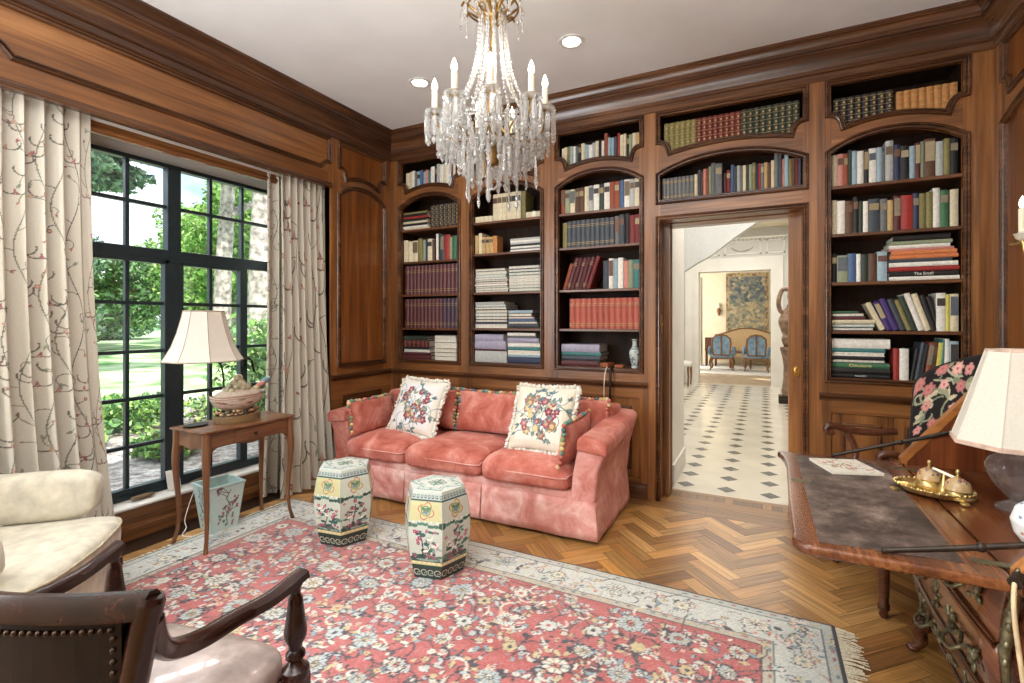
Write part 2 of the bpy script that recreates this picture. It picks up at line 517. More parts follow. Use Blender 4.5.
# ------------------------------------------------------------------ left wall: header over the window bay, pier with two panels
XW = -3.60                         # glass line
PIER = 3.045                       # near edge of the pier
def panel_field(mb, P, fn, m_f, m_m):
    """sunk panel behind a moulded frame"""
    n = len(P)
    mb.add([fn(u, v, -.010) for u, v in P], [tuple(range(n))], m_f)
lw = lambda y, z, h: (XL+h, y, z)
def build_left():
    mb = MB()
    y0, y1 = PIER, YB
    a0, a1 = 3.150, 3.690
    fr = MB()
    frame_face(mb, y0, y1, a0, a1, .985, lw, .88, 2.95)
    for P in (open_loop(a0, a1, .985, 'arch'), open_loop(a0, a1, 0, 'niche')):
        panel_field(mb, P, lw, 2, 3); recess(mb, P, lw, .010, 3); moulding(mb, P, lw, m=3)
    # dado below the rail, pier returns and the header band
    mb.box(XL-.3, XL, y0, y1, 0, .87, 1)
    mb.box(XL-.3, XL-.02, y0, y1, .87, 2.95, 0); mb.box(XL-.3, XL-.0005, y0, y0+.02, .87, 2.95, 0)
    mb.box(XL, XL+.012, 3.18, 3.66, .16, .70, 3)
    # header
    hy0, hy1 = YF, y0
    P = [(1.05, 2.665), (2.93, 2.665), (2.955, 2.69), (2.985, 2.715), (3.012, 2.722), (3.012, 2.886), (.93, 2.886), (.93, 2.735), (.985, 2.725), (1.02, 2.70)]
    P = [(u, v) for u, v in P]
    def strip(u0, u1, v0, v1, m): mb.add([lw(u0, v0, 0), lw(u1, v0, 0), lw(u1, v1, 0), lw(u0, v1, 0)], [(0, 1, 2, 3)], m)
    # face with a shaped hole, built as columns
    def bot(u):
        if u > 2.93: return np.interp(u, [2.93, 2.955, 2.985, 3.012], [2.665, 2.69, 2.715, 2.722])
        return np.interp(u, [.93, .985, 1.02, 1.05], [2.735, 2.725, 2.70, 2.665])
    cols = [.93, .985, 1.02, 1.05, 2.93, 2.955, 2.985, 3.012]
    for u0, u1 in zip(cols, cols[1:]):
        mb.add([lw(u0, 2.5, 0), lw(u1, 2.5, 0), lw(u1, bot(u1), 0), lw(u0, bot(u0), 0)], [(0, 1, 2, 3)], 4)
        strip(u0, u1, 2.886, 2.95, 4)
    strip(hy0, .93, 2.5, 2.95, 4); strip(3.012, hy1, 2.5, 2.95, 0)
    panel_field(mb, P, lw, 4, 5); recess(mb, P, lw, .010, 5); moulding(mb, P, lw, m=5)
    # lower edge moulding of the header
    r = [(0, 2.535), (.008, 2.53), (.012, 2.515), (.02, 2.508), (.024, 2.50), (.018, 2.494), (.018, 2.487), (-.03, 2.487), (-.03, 2.535)]
    mb.loft([[(XL+o, y, z) for o, z in r] for y in (hy0, y0)], 5)
    struct('wall_left', mb, ['walnut_upright', 'walnut_deep', 'walnut_panel', 'walnut_moulding_deep', 'walnut_deep', 'walnut_moulding_deep'])
    # solid wall behind the header and the nearer part of the wall, out of the picture
    mb = MB(); mb.box(XL-.05, XL-.031, YF, PIER, 2.58, 2.95); mb.box(XW-.1, XL-.06, YF, PIER+.3, 2.62, 2.95)
    mb.box(XW-.1, XL, YF, .35, 0, 2.62)
    struct('wall_left_upper', mb, 'white_paint')
    # chair rail
    r = [(0, .835), (.012, .84), (.016, .852), (.028, .858), (.034, .868), (.034, .88), (.022, .886), (0, .886)]
    struct('trim_4', MB().loft([[(XL+o, y, z) for o, z in r] for y in (PIER, YB-.0)]), 'walnut_moulding_deep', smooth=40)
build_left()

# bay: soffit, inner beam, window head, bench below the sill, side cheek
def build_bay():
    mb = MB(); mb.box(XW-.1, XL-.03, .35, PIER, 2.60, 2.62); mb.box(XW-.09, XW-.03, .35, PIER, 2.405, 2.62)
    mb.box(-3.386, -3.374, .35, PIER, 2.492, 2.508)
    struct('trim_5', mb, 'white_paint')
    mb = MB()
    prof = [(-3.42, 2.60), (-3.40, 2.60), (-3.40, 2.475), (-3.392, 2.465), (-3.388, 2.45), (-3.395, 2.442), (-3.395, 2.43), (-3.42, 2.43)]
    mb.loft([[(x, y, z) for x, z in prof] for y in (.35, PIER)])
    struct('trim_6', mb, 'walnut_deep')
    mb = MB()
    mb.box(XW-.02, -3.49, .35, PIER, .0, .185, 0)
    prof = [(-3.49, 0), (-3.468, 0), (-3.468, .07), (-3.474, .082), (-3.49, .086)]
    mb.loft([[(x, y, z) for x, z in prof] for y in (.35, PIER)], 0)
    struct('baseboard_left', mb, ['walnut_deep'])
    mb = MB()
    prof = [(XW-.02, .186), (-3.478, .186), (-3.466, .192), (-3.464, .203), (-3.472, .211), (XW-.02, .222)]
    mb.loft([[(x, y, z) for x, z in prof] for y in (.35, PIER)], 0)
    struct('trim_7', mb, 'white_paint')
    struct('wall_left_cheek', MB().box(XW-.1, XL-.3, PIER-.03, PIER+.3, 0, 2.6), 'white_paint')
build_bay()

# ------------------------------------------------------------------ steel window
plain('window_steel', (34, 46, 50), .4, .2, .1, 30)
def glassmat():
    m, nt, b = newmat('window_glass')
    out = nt.nodes['Material Output']
    tr = N(nt, 'ShaderNodeBsdfTransparent'); gl = N(nt, 'ShaderNodeBsdfGlossy'); gl.inputs['Roughness'].default_value = .02
    mx = N(nt, 'ShaderNodeMixShader'); mx.inputs['Fac'].default_value = .05
    nt.links.new(tr.outputs[0], mx.inputs[1]); nt.links.new(gl.outputs[0], mx.inputs[2]); nt.links.new(mx.outputs[0], out.inputs['Surface'])
glassmat()
def build_window():
    root = bpy.data.objects.new('window_1', None); COL.objects.link(root); root['kind'] = 'structure'
    root.location = (XW, 2.0, .22)
    P = lambda mb: mb.xform(Matrix.Translation((-XW, -2.0, -.22)))
    y0, y1, z0, z1 = .42, 2.86, .222, 2.412
    mb = MB()
    mb.box(XW-.03, XW+.03, y0, y0+.04, z0, z1); mb.box(XW-.03, XW+.03, y1-.04, y1, z0, z1)
    mb.box(XW-.03, XW+.03, y0, y1, z0, .275); mb.box(XW-.03, XW+.03, y0, y1, 2.385, z1)
    mb.box(XW-.03, XW+.028, y0, y1, 1.757, 1.832)                 # transom
    mb.box(XW-.03, XW+.032, 1.905, 1.99, z0, z1)                  # main mullion
    mb.box(XW-.025, XW+.028, 2.425, 2.482, z0, 1.76)              # second post, casement side
    mb.box(XW-.025, XW+.028, 1.12, 1.17, z0, z1)
    # casement stiles
    mb.box(XW-.02, XW+.036, 1.885, 1.912, .27, 1.762); mb.box(XW-.02, XW+.036, 1.985, 2.005, .27, 1.762)
    mb.box(XW-.02, XW+.036, 1.17, 2.43, .262, .292); mb.box(XW-.02, XW+.036, 1.17, 2.43, 1.735, 1.762)
    mk('window_frame', P(mb), 'window_steel', root, bevel=.003)
    mb = MB()
    for y in (.68, .92, 1.40, 1.675, 2.205, 2.70):
        mb.box(XW-.014, XW+.016, y-.011, y+.011, z0, z1)
    mb.box(XW-.014, XW+.016, 2.44, 2.46, 1.8, z1)
    for z in (.55, .853, 1.155, 1.47, 2.122):
        mb.box(XW-.013, XW+.015, y0, y1, z-.011, z+.011)
    mk('glazing_bars', P(mb), 'window_steel', root)
    mk('pane', P(MB().box(XW-.004, XW, y0, y1, z0, z1)), 'window_glass', root)
    mb = MB(); mb.box(XW+.03, XW+.05, 2.432, 2.458, 1.0, 1.08); mb.tube([(XW+.05, 2.445, 1.06), (XW+.085, 2.445, 1.07), (XW+.095, 2.47, 1.05), (XW+.095, 2.49, .96)], .009)
    mk('window_handle', P(mb), 'dark_metal', root)
build_window()

# ------------------------------------------------------------------ right wall, front wall (behind the camera)
rw = lambda y, z, h: (XR-h, y, z)
def build_right():
    mb = MB()
    a0, a1 = 2.36, 3.655
    frame_face(mb, 2.26, YB, a0, a1, .985, rw, .0, 2.95)
    for P in (open_loop(a0, a1, .985, 'arch'), open_loop(a0, a1, 0, 'niche')):
        panel_field(mb, P, rw, 2, 3); recess(mb, P, rw, .010, 3); moulding(mb, P, rw, m=3)
    mb.box(XR+.02, XR+.15, YF, 4.2, 0, ZC, 0)
    mb.box(XR-.002, XR, YF, 2.26, 0, 2.95, 0)
    struct('wall_right', mb, ['walnut_upright', 'walnut_deep', 'walnut_panel', 'walnut_moulding_deep'])
    r = [(0, .835), (.012, .84), (.016, .852), (.028, .858), (.034, .868), (.034, .88), (.022, .886), (0, .886)]
build_right()
struct('wall_front', MB().box(XW-.1, XR+.15, YF-.15, YF, 0, ZC), 'cream_paint')
# ------------------------------------------------------------------ built-in bookcases along the far wall
bw = lambda x, z, h: (x, YB-h, z)
SB = 4.10                                     # back of the shelves
BAYS = {  # unit limits, opening, shelves
    'corner': (XL, -2.405, -3.150, -2.490, .985, [2.24, 1.928, 1.61, 1.288]),
    'middle': (-2.405, -1.578, -2.330, -1.664, .985, [2.24, 1.957, 1.61, 1.29]),
    'third': (-1.578, -.768, -1.500, -.838, .985, [2.24, 1.957, 1.61, 1.29]),
    'over': (-.768, .322, -.680, .242, 2.262, []),
    'right': (.322, XR, .403, 1.058, .985, [2.232, 1.92, 1.605, 1.291]),
}
LAB = {
    'corner': 'walnut built-in bookcase with arched opening in the corner by the left wall',
    'middle': 'walnut built-in bookcase behind the chandelier, holding piles of magazines',
    'third': 'walnut built-in bookcase immediately left of the doorway with coral red set',
    'over': 'walnut built-in bookcase above the doorway with two rows of books',
    'right': 'walnut built-in bookcase right of the doorway behind the floral chair',
}
def bookcase(key):
    X0, X1, x0, x1, zs, shelves = BAYS[key]
    over = key == 'over'
    z_low = 2.145 if over else .88
    root = thing('built_in_bookcase', LAB[key], 'bookcase', ((X0+X1)/2, 4.0, z_low if over else 0), 0, 'built-in bookcases on the far wall')
    T = Matrix.Translation((-(X0+X1)/2, -4.0, -(z_low if over else 0)))
    W3 = ['walnut_upright', 'walnut_level', 'walnut_moulding']
    mb = MB(); frame_face(mb, X0, X1, x0, x1, zs, bw, z_low, 2.95)
    A, B = open_loop(x0, x1, zs, 'arch'), open_loop(x0, x1, 0, 'niche')
    recess(mb, A, bw, .028, 0); recess(mb, B, bw, .028, 1)
    mk('face_frame', mb.xform(T), W3, root)
    mb = MB(); moulding(mb, A, bw); mk('arch_moulding', mb.xform(T), 'walnut_moulding', root, smooth=30)
    mb = MB(); moulding(mb, B, bw); mk('niche_moulding', mb.xform(T), 'walnut_moulding', root, smooth=30)
    # carcase: back, sides, top, deck of the niche
    mb = MB(); e = .012
    mb.box(x0-.035, x1+.035, SB, SB+.012, zs-.02 if over else .9, 2.94)
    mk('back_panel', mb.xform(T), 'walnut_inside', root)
    mb = MB()
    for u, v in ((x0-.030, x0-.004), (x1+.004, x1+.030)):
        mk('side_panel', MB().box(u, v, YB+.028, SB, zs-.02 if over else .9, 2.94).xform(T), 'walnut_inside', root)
    for z in shelves+[2.60]:
        mk('shelf', MB().box(x0-.004, x1+.004, YB+(.03 if z == 2.60 else .012), SB, z-.022, z-.0005).xform(T), 'walnut_shelf', root, bevel=.003)
    mk('bottom_board', MB().box(x0-.004, x1+.004, YB+.005, SB, zs-.03, zs-.0005).xform(T), 'walnut_shelf', root)
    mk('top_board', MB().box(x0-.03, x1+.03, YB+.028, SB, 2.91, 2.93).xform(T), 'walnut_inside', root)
    if not over:
        # cupboard below the rail
        mb = MB(); a, b = x0+.0, x1-.0
        z0, z1 = .15, .755
        def q(u0, u1, v0, v1, m): mb.add([bw(u0, v0, 0), bw(u1, v0, 0), bw(u1, v1, 0), bw(u0, v1, 0)], [(0, 1, 2, 3)], m)
        q(X0, a, 0, .88, 0); q(b, X1, 0, .88, 0); q(a, b, 0, z0, 1); q(a, b, z1, .88, 1)
        P = [(a, z0), (b, z0), (b, z1), (a, z1)]
        recess(mb, P, bw, .02, 0)
        mk('base_frame', mb.xform(T), W3, root)
        mid = (a+b)/2
        for u0, u1 in ((a+.004, mid-.002), (mid+.002, b-.004)):
            d = MB(); fn = lambda u, v, h: (u, YB+.012-h, v)
            Q = [(u0+.07, z0+.075), (u1-.07, z0+.075), (u1-.07, z1-.075), (u0+.07, z1-.075)]
            d.box(u0, u1, YB+.012, YB+.03, z0+.004, z1-.004, 0)
            moulding(d, Q, fn, [(-.004, -.0), (-.002, .008), (.004, .01), (.012, .004), (.016, 0)], 2)
            R = offset_loop(Q, -.03); d.loft([[fn(u, v, 0) for u, v in Q], [fn(u, v, .006) for u, v in R]], 0, True, True)
            mk('cupboard_door', d.xform(T), W3, root)
        r = [(0, .835), (.012, .838), (.014, .850), (.030, .856), (.036, .864), (.036, .876), (.022, .882), (0, .884)]
        c0, c1 = (X0 if key == 'corner' else X0), (X1 if key != 'third' else -.775)
        if key == 'right': c0 = .335
        mb = MB().loft([[(x, YB-o, z) for o, z in r] for x in (c0, c1)])
        mk('dado_rail', mb.xform(T), 'walnut_moulding', root, smooth=40)
        r = [(0, 0), (.022, 0), (.022, .085), (.014, .1), (.006, .112), (0, .115)]
        mk('plinth', MB().loft([[(x, YB-o, z) for o, z in r] for x in (c0, c1)]).xform(T), 'walnut_moulding', root, smooth=40)
    return root
for k in BAYS: bookcase(k)

# ------------------------------------------------------------------ doorway with lining
def build_door():
    root = bpy.data.objects.new('door_1', None); COL.objects.link(root); root['kind'] = 'structure'; root.location = (-.22, 3.95, 0)
    T = Matrix.Translation((.22, -3.95, 0))
    xl, xr, zt = -.682, .242, 2.107
    mb = MB()
    P = [(xl, 0), (xr, 0), (xr, zt), (xl, zt)]
    fn = bw
    prof = [(-.001, -.02), (0, .006), (.007, .013), (.013, .012), (.017, .004), (.022, .010), (.03, .014), (.035, 0)]
    rings = []
    for o, h in prof:
        rings.append([(xl-o, YB-h, 0), (xl-o, YB-h, zt+o), (xr+o, YB-h, zt+o), (xr+o, YB-h, 0)])
    mb.loft(rings, 0, False, False)
    mk('architrave', mb.xform(T), 'walnut_moulding', root, smooth=30)
    mb = MB()
    mb.box(-.768, xl+.0, YB, YB+.03, 0, 2.145); mb.box(xr, .322, YB, YB+.03, 0, 2.145); mb.box(xl, xr, YB, YB+.03, zt, 2.145)
    mk('casing', mb.xform(T), 'walnut_upright', root)
    # jamb lining with the slot of the sliding leaf
    for s, x in ((-1, xl), (1, xr)):
        mb = MB()
        a, b = (x-.09, x) if s < 0 else (x, x+.09)
        mb.box(a, b, YB+.03, 3.925, 0, zt); mb.box(a, b, 3.975, 4.12, 0, zt)
        mk('jamb', mb.xform(T), 'walnut_upright', root, bevel=.003)
        mb = MB(); c = x+.046 if s < 0 else x-.078
        mb.box(min(c, x+s*.09), max(c, x+s*.09), 3.93, 3.97, .004, zt+.012)
        if s < 0: mb.box(x, x+.04, 4.085, 4.115, .0, zt)
        lf = mk('sliding_leaf', mb.xform(T), 'walnut_upright', root, bevel=.002)
    mb = MB(); mb.box(xl, xr, YB+.03, 3.925, zt, 2.24); mb.box(xl, xr, 3.975, 4.12, zt, 2.24); mb.box(xl, xr, 3.925, 3.975, zt+.015, 2.24)
    mk('head_lining', mb.xform(T), 'walnut_level', root)
    mb = MB(); mb.box(xl-.002, xl+.004, 3.85, 3.874, 1.26, 1.40); mb.box(xl+.004, xl+.012, 3.857, 3.867, 1.325, 1.338)
    mk('latch_plate', mb.xform(T), 'brass', root)
    mb = MB(); ring = [(xr-.032+.018*cos(2*pi*k/20), 3.927, 1.005+.032*sin(2*pi*k/20)) for k in range(21)]
    mb.tube(ring, .005, 6, caps=False); mb.ell((xr-.032, 3.929, 1.005), (.014, .003, .028), 12, 8)
    mk('ring_pull', mb.xform(T), 'brass', root, smooth=60)
build_door()
struct('wall_back', MB().box(XW-.1, -.775, 4.115, 4.2, 0, ZC).box(.33, XR+.15, 4.115, 4.2, 0, ZC).box(-.775, .33, 4.121, 4.2, 2.107, ZC), 'white_paint')
# ------------------------------------------------------------------ books
objcol('book_cloth', .55)
objcol('book_leather', .4, .2, 40)
plain('page_block', (212, 207, 192), .85, noise=.12, nscale=90)
plain('gilt', (172, 144, 92), .45, .3, .15, 60)
PAL = {'cr': ('cream', (208, 196, 166)), 'wh': ('white', (222, 218, 208)), 'tn': ('tan', (184, 154, 104)), 'mr': ('maroon', (84, 38, 42)), 'pl': ('plum', (62, 40, 56)),
       'rd': ('red', (150, 48, 42)), 'pk': ('pink', (196, 132, 120)), 'co': ('coral', (168, 82, 66)), 'or': ('orange', (204, 122, 74)), 'gn': ('green', (60, 104, 72)),
       'dg': ('dark green', (46, 58, 48)), 'ol': ('olive', (124, 116, 70)), 'sg': ('sage', (138, 146, 118)), 'bl': ('blue', (72, 98, 134)), 'nv': ('navy', (40, 48, 72)),
       'gr': ('grey', (104, 106, 106)), 'lg': ('pale grey', (170, 172, 168)), 'dk': ('black', (32, 30, 30)), 'br': ('brown', (88, 62, 44)), 'pu': ('purple', (66, 46, 104)),
       'ye': ('yellow', (202, 192, 92)), 'tq': ('teal', (62, 118, 116)), 'lb': ('pale blue', (146, 168, 178)), 'rs': ('rust', (140, 72, 48)), 'lv': ('lavender', (156, 152, 172)),
       'cl': ('caramel', (176, 120, 66)), 'bg': ('slate', (62, 68, 76)), 'dr': ('dark red', (110, 40, 40))}
RB = random.Random(11)
def setcol(o, c, j=.06):
    k = RB.uniform(1-j, 1+j); o.color = (*[min(1, x*k) for x in lin(c)], 1)

def book_mesh(w, h, d, rounded=True):
    """book standing on z=0, spine towards -y, spine at y=0"""
    cov, pg = MB(), MB(); t = min(.004, w*.16)
    n = 5; prof = []
    bul = min(.006, w*.18) if rounded else .0005
    for k in range(n+1):
        a = -1+2*k/n; prof.append((a*w/2, -bul*(1-a*a)))
    outer = prof+[(w/2, d)]; inner = [(w/2-t, d)]+[(w/2-t, .006), (-w/2+t, .006)]+[(-w/2+t, d), (-w/2, d)]
    poly = outer+inner
    for a, b in zip(range(len(poly)), list(range(1, len(poly)))+[0]): pass
    # walls as loft of the thin C-shaped section (split in convex strips so that the caps are clean)
    m = len(prof)
    ins = [(x*(w/2-t)/(w/2), .006) for x, _ in prof]
    for (p, q, r, s) in [(prof[i], prof[i+1], ins[i+1], ins[i]) for i in range(m-1)]+[((-w/2, 0), (-w/2+t, .006), (-w/2+t, d), (-w/2, d)), ((w/2-t, .006), (w/2, 0), (w/2, d), (w/2-t, d))]:
        cov.loft([[(x, y, z) for x, y in (p, q, r, s)] for z in (0, h)])
    pg.box(-w/2+t, w/2-t, .006, d-.004, .003, h-.004)
    return cov, pg

NB = [0]
def book(X, Y, Z, w, h, d, key, label, cat, group, lean=0, style='', flat=False, pages_out=False, title=None, name='hardback_book'):
    """upright (spine to the room) or lying flat (flat=True: h runs along x); returns the root"""
    NB[0] += 1
    c = PAL[NB.pop() if len(NB) > 1 and NB[-1] is not None else key][1]
    del NB[1:]
    cov, pg = book_mesh(w, h, d, 'r' not in style)
    leather = 'b' in style or 's' in style
    if 'b' in style:      # raised gilt bands
        for z in (.08, .24, .42, .60, .78, .92): cov.box(-w*.46, w*.46, -min(.0075, w*.18+.0015), .002, h*z, h*z+(.0022 if 'd' in style else .004), 1)
    if 's' in style:
        for z in (.10, .16, .76, .82): cov.box(-w*.46, w*.46, -min(.0072, w*.18+.0012), .002, h*z, h*z+.0035, 1)
    if 'd' in style:      # gilt diamonds between the bands
        for z in (.16, .33, .51, .69, .85): cov.prism([(-w*.2, h*z), (0, h*z-.010), (w*.2, h*z), (0, h*z+.010)], lambda u, v, q: (u, q, v), -.0082, .002, 1)
    o = mk(name, cov, ['book_leather' if leather else 'book_cloth', 'gilt']); setcol(o, c)
    p = mk('page_block', pg, 'page_block', o)
    if 'l' in style or 'm' in style:     # title panel
        z0, z1 = (.66, .86) if 'l' in style else (.42, .93)
        lm = MB().box(-w*.42, w*.42, -min(.0070, w*.18+.0012), .002, h*z0, h*z1)
        q = mk('title_panel', lm, 'book_cloth', o)
        dark = sum(c)/3 > 120
        setcol(q, RB.choice([(66, 58, 54), (96, 66, 56), (90, 96, 104), (110, 92, 70)]) if dark else RB.choice([(150, 132, 96), (132, 120, 100), (110, 78, 60), (164, 150, 118)]))
    if title:
        cu = bpy.data.curves.new('title', 'FONT'); cu.body = title[0]; cu.size = title[1]; cu.align_x = 'CENTER'; cu.align_y = 'CENTER'; cu.extrude = .0006
        tmp = bpy.data.objects.new('title', cu); COL.objects.link(tmp)
        bpy.context.view_layer.update()
        me = bpy.data.meshes.new_from_object(tmp.evaluated_get(bpy.context.evaluated_depsgraph_get())); bpy.data.objects.remove(tmp)
        me.materials.clear(); me.materials.append(MATS['book_cloth'])
        F = Matrix(((0, -1, 0, 0), (0, 0, -1, 0), (1, 0, 0, 0), (0, 0, 0, 1)))   # text runs along local z, faces -y
        me.transform(Matrix.Translation((0, -min(.0075, w*.18+.002), h*.5)) @ F)
        q = bpy.data.objects.new('title', me); COL.objects.link(q); q.parent = o; setcol(q, title[2], 0)
    if flat:
        # lie down: local z -> +x (or -x), local x -> z
        o.rotation_euler = (0, pi/2, 0)
        o.location = (X, Y, Z+w/2)
        if pages_out: o.rotation_euler = (0, pi/2, 0); o.rotation_euler = Matrix(((0, 0, 1), (0, -1, 0), (1, 0, 0))).to_euler(); o.location = (X, Y+d, Z+w/2)
    else:
        o.rotation_euler = (0, lean, 0); o.location = (X, Y, Z)
    tag(o, label, cat, group)
    return o

def row(bay, z, x0, x1, items, where, ins=.035, dmax=.19, group=None, fit=True):
    """items: (relative width, height, colour key, style); None width = gap"""
    tot = sum(i[0] for i in items); k = (x1-x0)/tot; x = x0; n = 0
    tall = max(i[1] for i in items)
    for it in items:
        w = it[0]*k
        if it[2] is None: x += w; continue
        n += 1; h = it[1]; key = it[2]; st = it[3] if len(it) > 3 else ''
        y = YB+ins+RB.uniform(0, .012)*(0 if 'b' in st or 's' in st else 1)
        d = min(dmax, h*.72)
        nm = PAL[key][0]
        lab = f"{nm} {'leather volume' if ('b' in st or 's' in st) else 'book'}, {ORD[n]} from left {where}"
        book(x+w/2, y, z, w-.0012, h, d, key, lab, 'book', group or ('books '+where), style=st, title=it[4] if len(it) > 4 else None)
        x += w

def stack(z, x0, x1, items, where, y=None, group=None, name='hardback_book', cat='book'):
    """items from bottom to top: (thickness, length, depth, key, pages_out, style, offset)"""
    n = len(items); zz = z
    for i, it in enumerate(items):
        t, L, key = it[0], it[1], it[2]; po = it[3] if len(it) > 3 else False; st = it[4] if len(it) > 4 else ''
        off = it[5] if len(it) > 5 else 0
        L = (x1-x0)*L; d = min(.24, max(.14, L*.75))
        rank = ORD[n-i]
        nm = PAL[key][0]
        yy = (YB+.03 if y is None else y)+RB.uniform(0, .012)
        what = 'magazine' if cat == 'magazine' else 'book'
        pos = 'topmost' if i == n-1 else ('bottom' if i == 0 else rank+' from top')
        lab = f"{nm} {what} lying flat, {pos} {where}"
        NB.append(RB.choice(['nv', 'gr', 'lb', 'tq', 'dr', 'wh', 'dk', 'br', 'lg', 'wh', 'cr']) if po else None)
        book(x0+off, yy, zz, t-.0008, L, d, key, lab, cat, group or ('stack '+where), flat=True, pages_out=po, style=st+('r' if cat == 'magazine' else ''), title=it[6] if len(it) > 6 else None, name=name)
        zz += t

def leaning(z, x0, items, where, ins=.04, group=None, first=1):
    """items: (w, h, key, lean angle, style) ; x0 advances by w/cos"""
    x = x0; n = first-1
    for it in items:
        w, h, key, a = it[:4]; st = it[4] if len(it) > 4 else ''
        n += 1
        nm = PAL[key][0]
        # keep the lower corner on the shelf
        dz = (w/2)*abs(sin(a))
        book(x+w/2/cos(a), YB+ins+RB.uniform(0, .01), z+dz+.0003, w, h, min(.19, h*.72), key, f"{nm} book leaning, {ORD[n]} of the leaning ones {where}", 'book', group or ('books '+where), lean=a, style=st, title=it[5] if len(it) > 5 else None)
        x += (w+.0015)/cos(a)
    return x

B1, B2, B3, B4, B5 = (BAYS[k] for k in ('corner', 'middle', 'third', 'over', 'right'))
ZN = 2.600
# ---- corner bookcase
w = 'in top niche of corner bookcase'
row(B1, ZN, -3.12, -2.50, [(.8,.20,'cr'),(.6,.21,'cr'),(.5,.215,'wh'),(.5,.20,'gr'),(.7,.2,'lb','l'),(.6,.205,'bl'),(.5,.19,'lb'),(.6,.2,'pk'),(.5,.19,'tq'),(.8,.225,'wh'),(.5,.23,'dk','l'),(.6,.24,'lg'),(.7,.23,'wh'),(.6,.24,'cr'),(.6,.235,'wh'),(.8,.25,'bl','m'),(.5,.21,'cr'),(.7,.27,'mr')], w)
w = 'of pile on upper shelf of corner bookcase'
stack(2.24, -3.145, -2.83, [(.018,1,'cr'),(.02,.95,'wh'),(.024,.9,'dk'),(.022,.92,'cr'),(.026,.86,'dk'),(.02,.95,'rd'),(.024,.9,'dk'),(.02,.9,'ol')], w)
row(B1, 2.24, -2.82, -2.495, [(1,.215,'dk','bd')]*7, 'on upper shelf of corner bookcase', group='black gilt set in the corner bookcase')
row(B1, 1.928, -3.145, -2.495, [(.9,.215,'cr'),(1.1,.2,'cr'),(1.2,.205,'cr','m'),(1,.22,'ol'),(.7,.205,'sg'),(.5,.21,'nv'),(1,.21,'cr','l'),(.5,.2,'br'),(.35,.0,None),(.5,.25,'wh'),(.4,.255,'dk'),(.9,.235,'bg','m'),(1.1,.235,'rd'),(.5,.21,'sg'),(.9,.22,'gn'),(.6,.24,'dg')], 'on second shelf of corner bookcase')
row(B1, 1.61, -3.125, -2.51, [(1,.277,'mr','s')]*14, 'in upper maroon row of corner bookcase', group='upper row of the maroon set')
row(B1, 1.288, -3.125, -2.51, [(1,.277,'mr','s')]*10+[(1,.277,'pl','s')]*4, 'in lower maroon row of corner bookcase', group='lower row of the maroon set')
stack(.985, -3.145, -2.81, [(.035,1,'mr'),(.03,.97,'mr'),(.03,.93,'wh',True),(.02,.9,'dk'),(.065,.9,'mr','','b'),(.02,.85,'dg'),(.022,.8,'dg')], 'of left pile at bottom of corner bookcase')
stack(.985, -2.775, -2.515, [(.032,.95,'wh',True),(.042,.96,'cr',True),(.034,.96,'wh',True),(.06,.97,'cr',True),(.03,.95,'wh',True),(.034,.93,'rd',True)], 'of right pile at bottom of corner bookcase')
# ---- middle bookcase
row(B2, ZN, -2.31, -1.68, [(.6,.2,'cr'),(.6,.2,'tn'),(.9,.24,'rd'),(.7,.2,'wh'),(.7,.21,'cr'),(.8,.22,'pk'),(.6,.2,'wh'),(.8,.23,'rd'),(.7,.2,'cr'),(.8,.19,'bl'),(.6,.2,'lg'),(.7,.2,'br'),(.8,.2,'gr')], 'in top niche of middle bookcase')
row(B2, 2.24, -2.325, -2.15, [(1,.055,'cr')]*4, 'in left low run, upper shelf of middle bookcase', group='small cream volumes left')
row(B2, 2.24, -2.145, -1.865, [(1,.24,'cr','l')]*6, 'in cream set on upper shelf of middle bookcase', group='cream set in the middle bookcase', dmax=.16)
row(B2, 2.24, -1.86, -1.67, [(1.4,.235,'ol'),(1,.05,'cr'),(1,.05,'cr'),(1,.055,'wh'),(1,.05,'cr'),(1,.05,'cr')], 'right of cream set on upper shelf, middle bookcase')
row(B2, 1.957, -2.325, -2.10, [(.8,.17,'tn'),(.9,.19,'cr'),(.9,.15,'tn','l'),(.9,.15,'tn','l'),(.9,.15,'tn','l'),(1.1,.155,'cl')], 'on second shelf of middle bookcase', dmax=.14)
M = dict(name='magazine', cat='magazine')
stack(1.957, -1.965, -1.67, [(.016,1,'wh'),(.014,.98,'gr'),(.016,1,'wh'),(.018,.96,'dk'),(.016,.98,'lg'),(.018,.95,'wh'),(.016,.98,'lg')], 'of pile on second shelf of middle bookcase', **M)
stack(1.61, -2.325, -1.985, [(.02,.98,'sg',True),(.018,1,'wh',True),(.02,.96,'lb',True),(.016,.98,'wh'),(.022,.96,'ol',True),(.016,1,'lg',True),(.02,.97,'wh',True),(.026,.92,'pk',True),(.03,.94,'cr',True),(.026,.9,'cr',True)], 'of left pile, third shelf, middle bookcase', **M)
stack(1.61, -1.98, -1.668, [(.03,1,'wh',True),(.024,1,'cr',True),(.03,1,'lv',True),(.026,.99,'wh',True),(.03,1,'wh',True),(.028,.98,'lg',True),(.026,.96,'wh',True),(.03,.95,'cr',True)], 'of right pile, third shelf, middle bookcase', **M)
stack(1.29, -2.325, -1.99, [(.036,.98,'wh',True),(.016,1,'nv'),(.024,.96,'wh',True),(.028,.98,'wh',True),(.03,.97,'lg',True),(.03,.98,'wh',True),(.026,.96,'lb',True),(.02,.93,'wh',True),(.024,.88,'lg')], 'of left pile, fourth shelf, middle bookcase', **M)
stack(1.29, -1.985, -1.675, [(.018,.95,'dk'),(.02,.93,'bg'),(.022,.9,'lb',True),(.022,.82,'bl'),(.02,.8,'cr',True),(.03,.72,'tq',True),(.024,.75,'lb')], 'of right pile, fourth shelf, middle bookcase', **M)
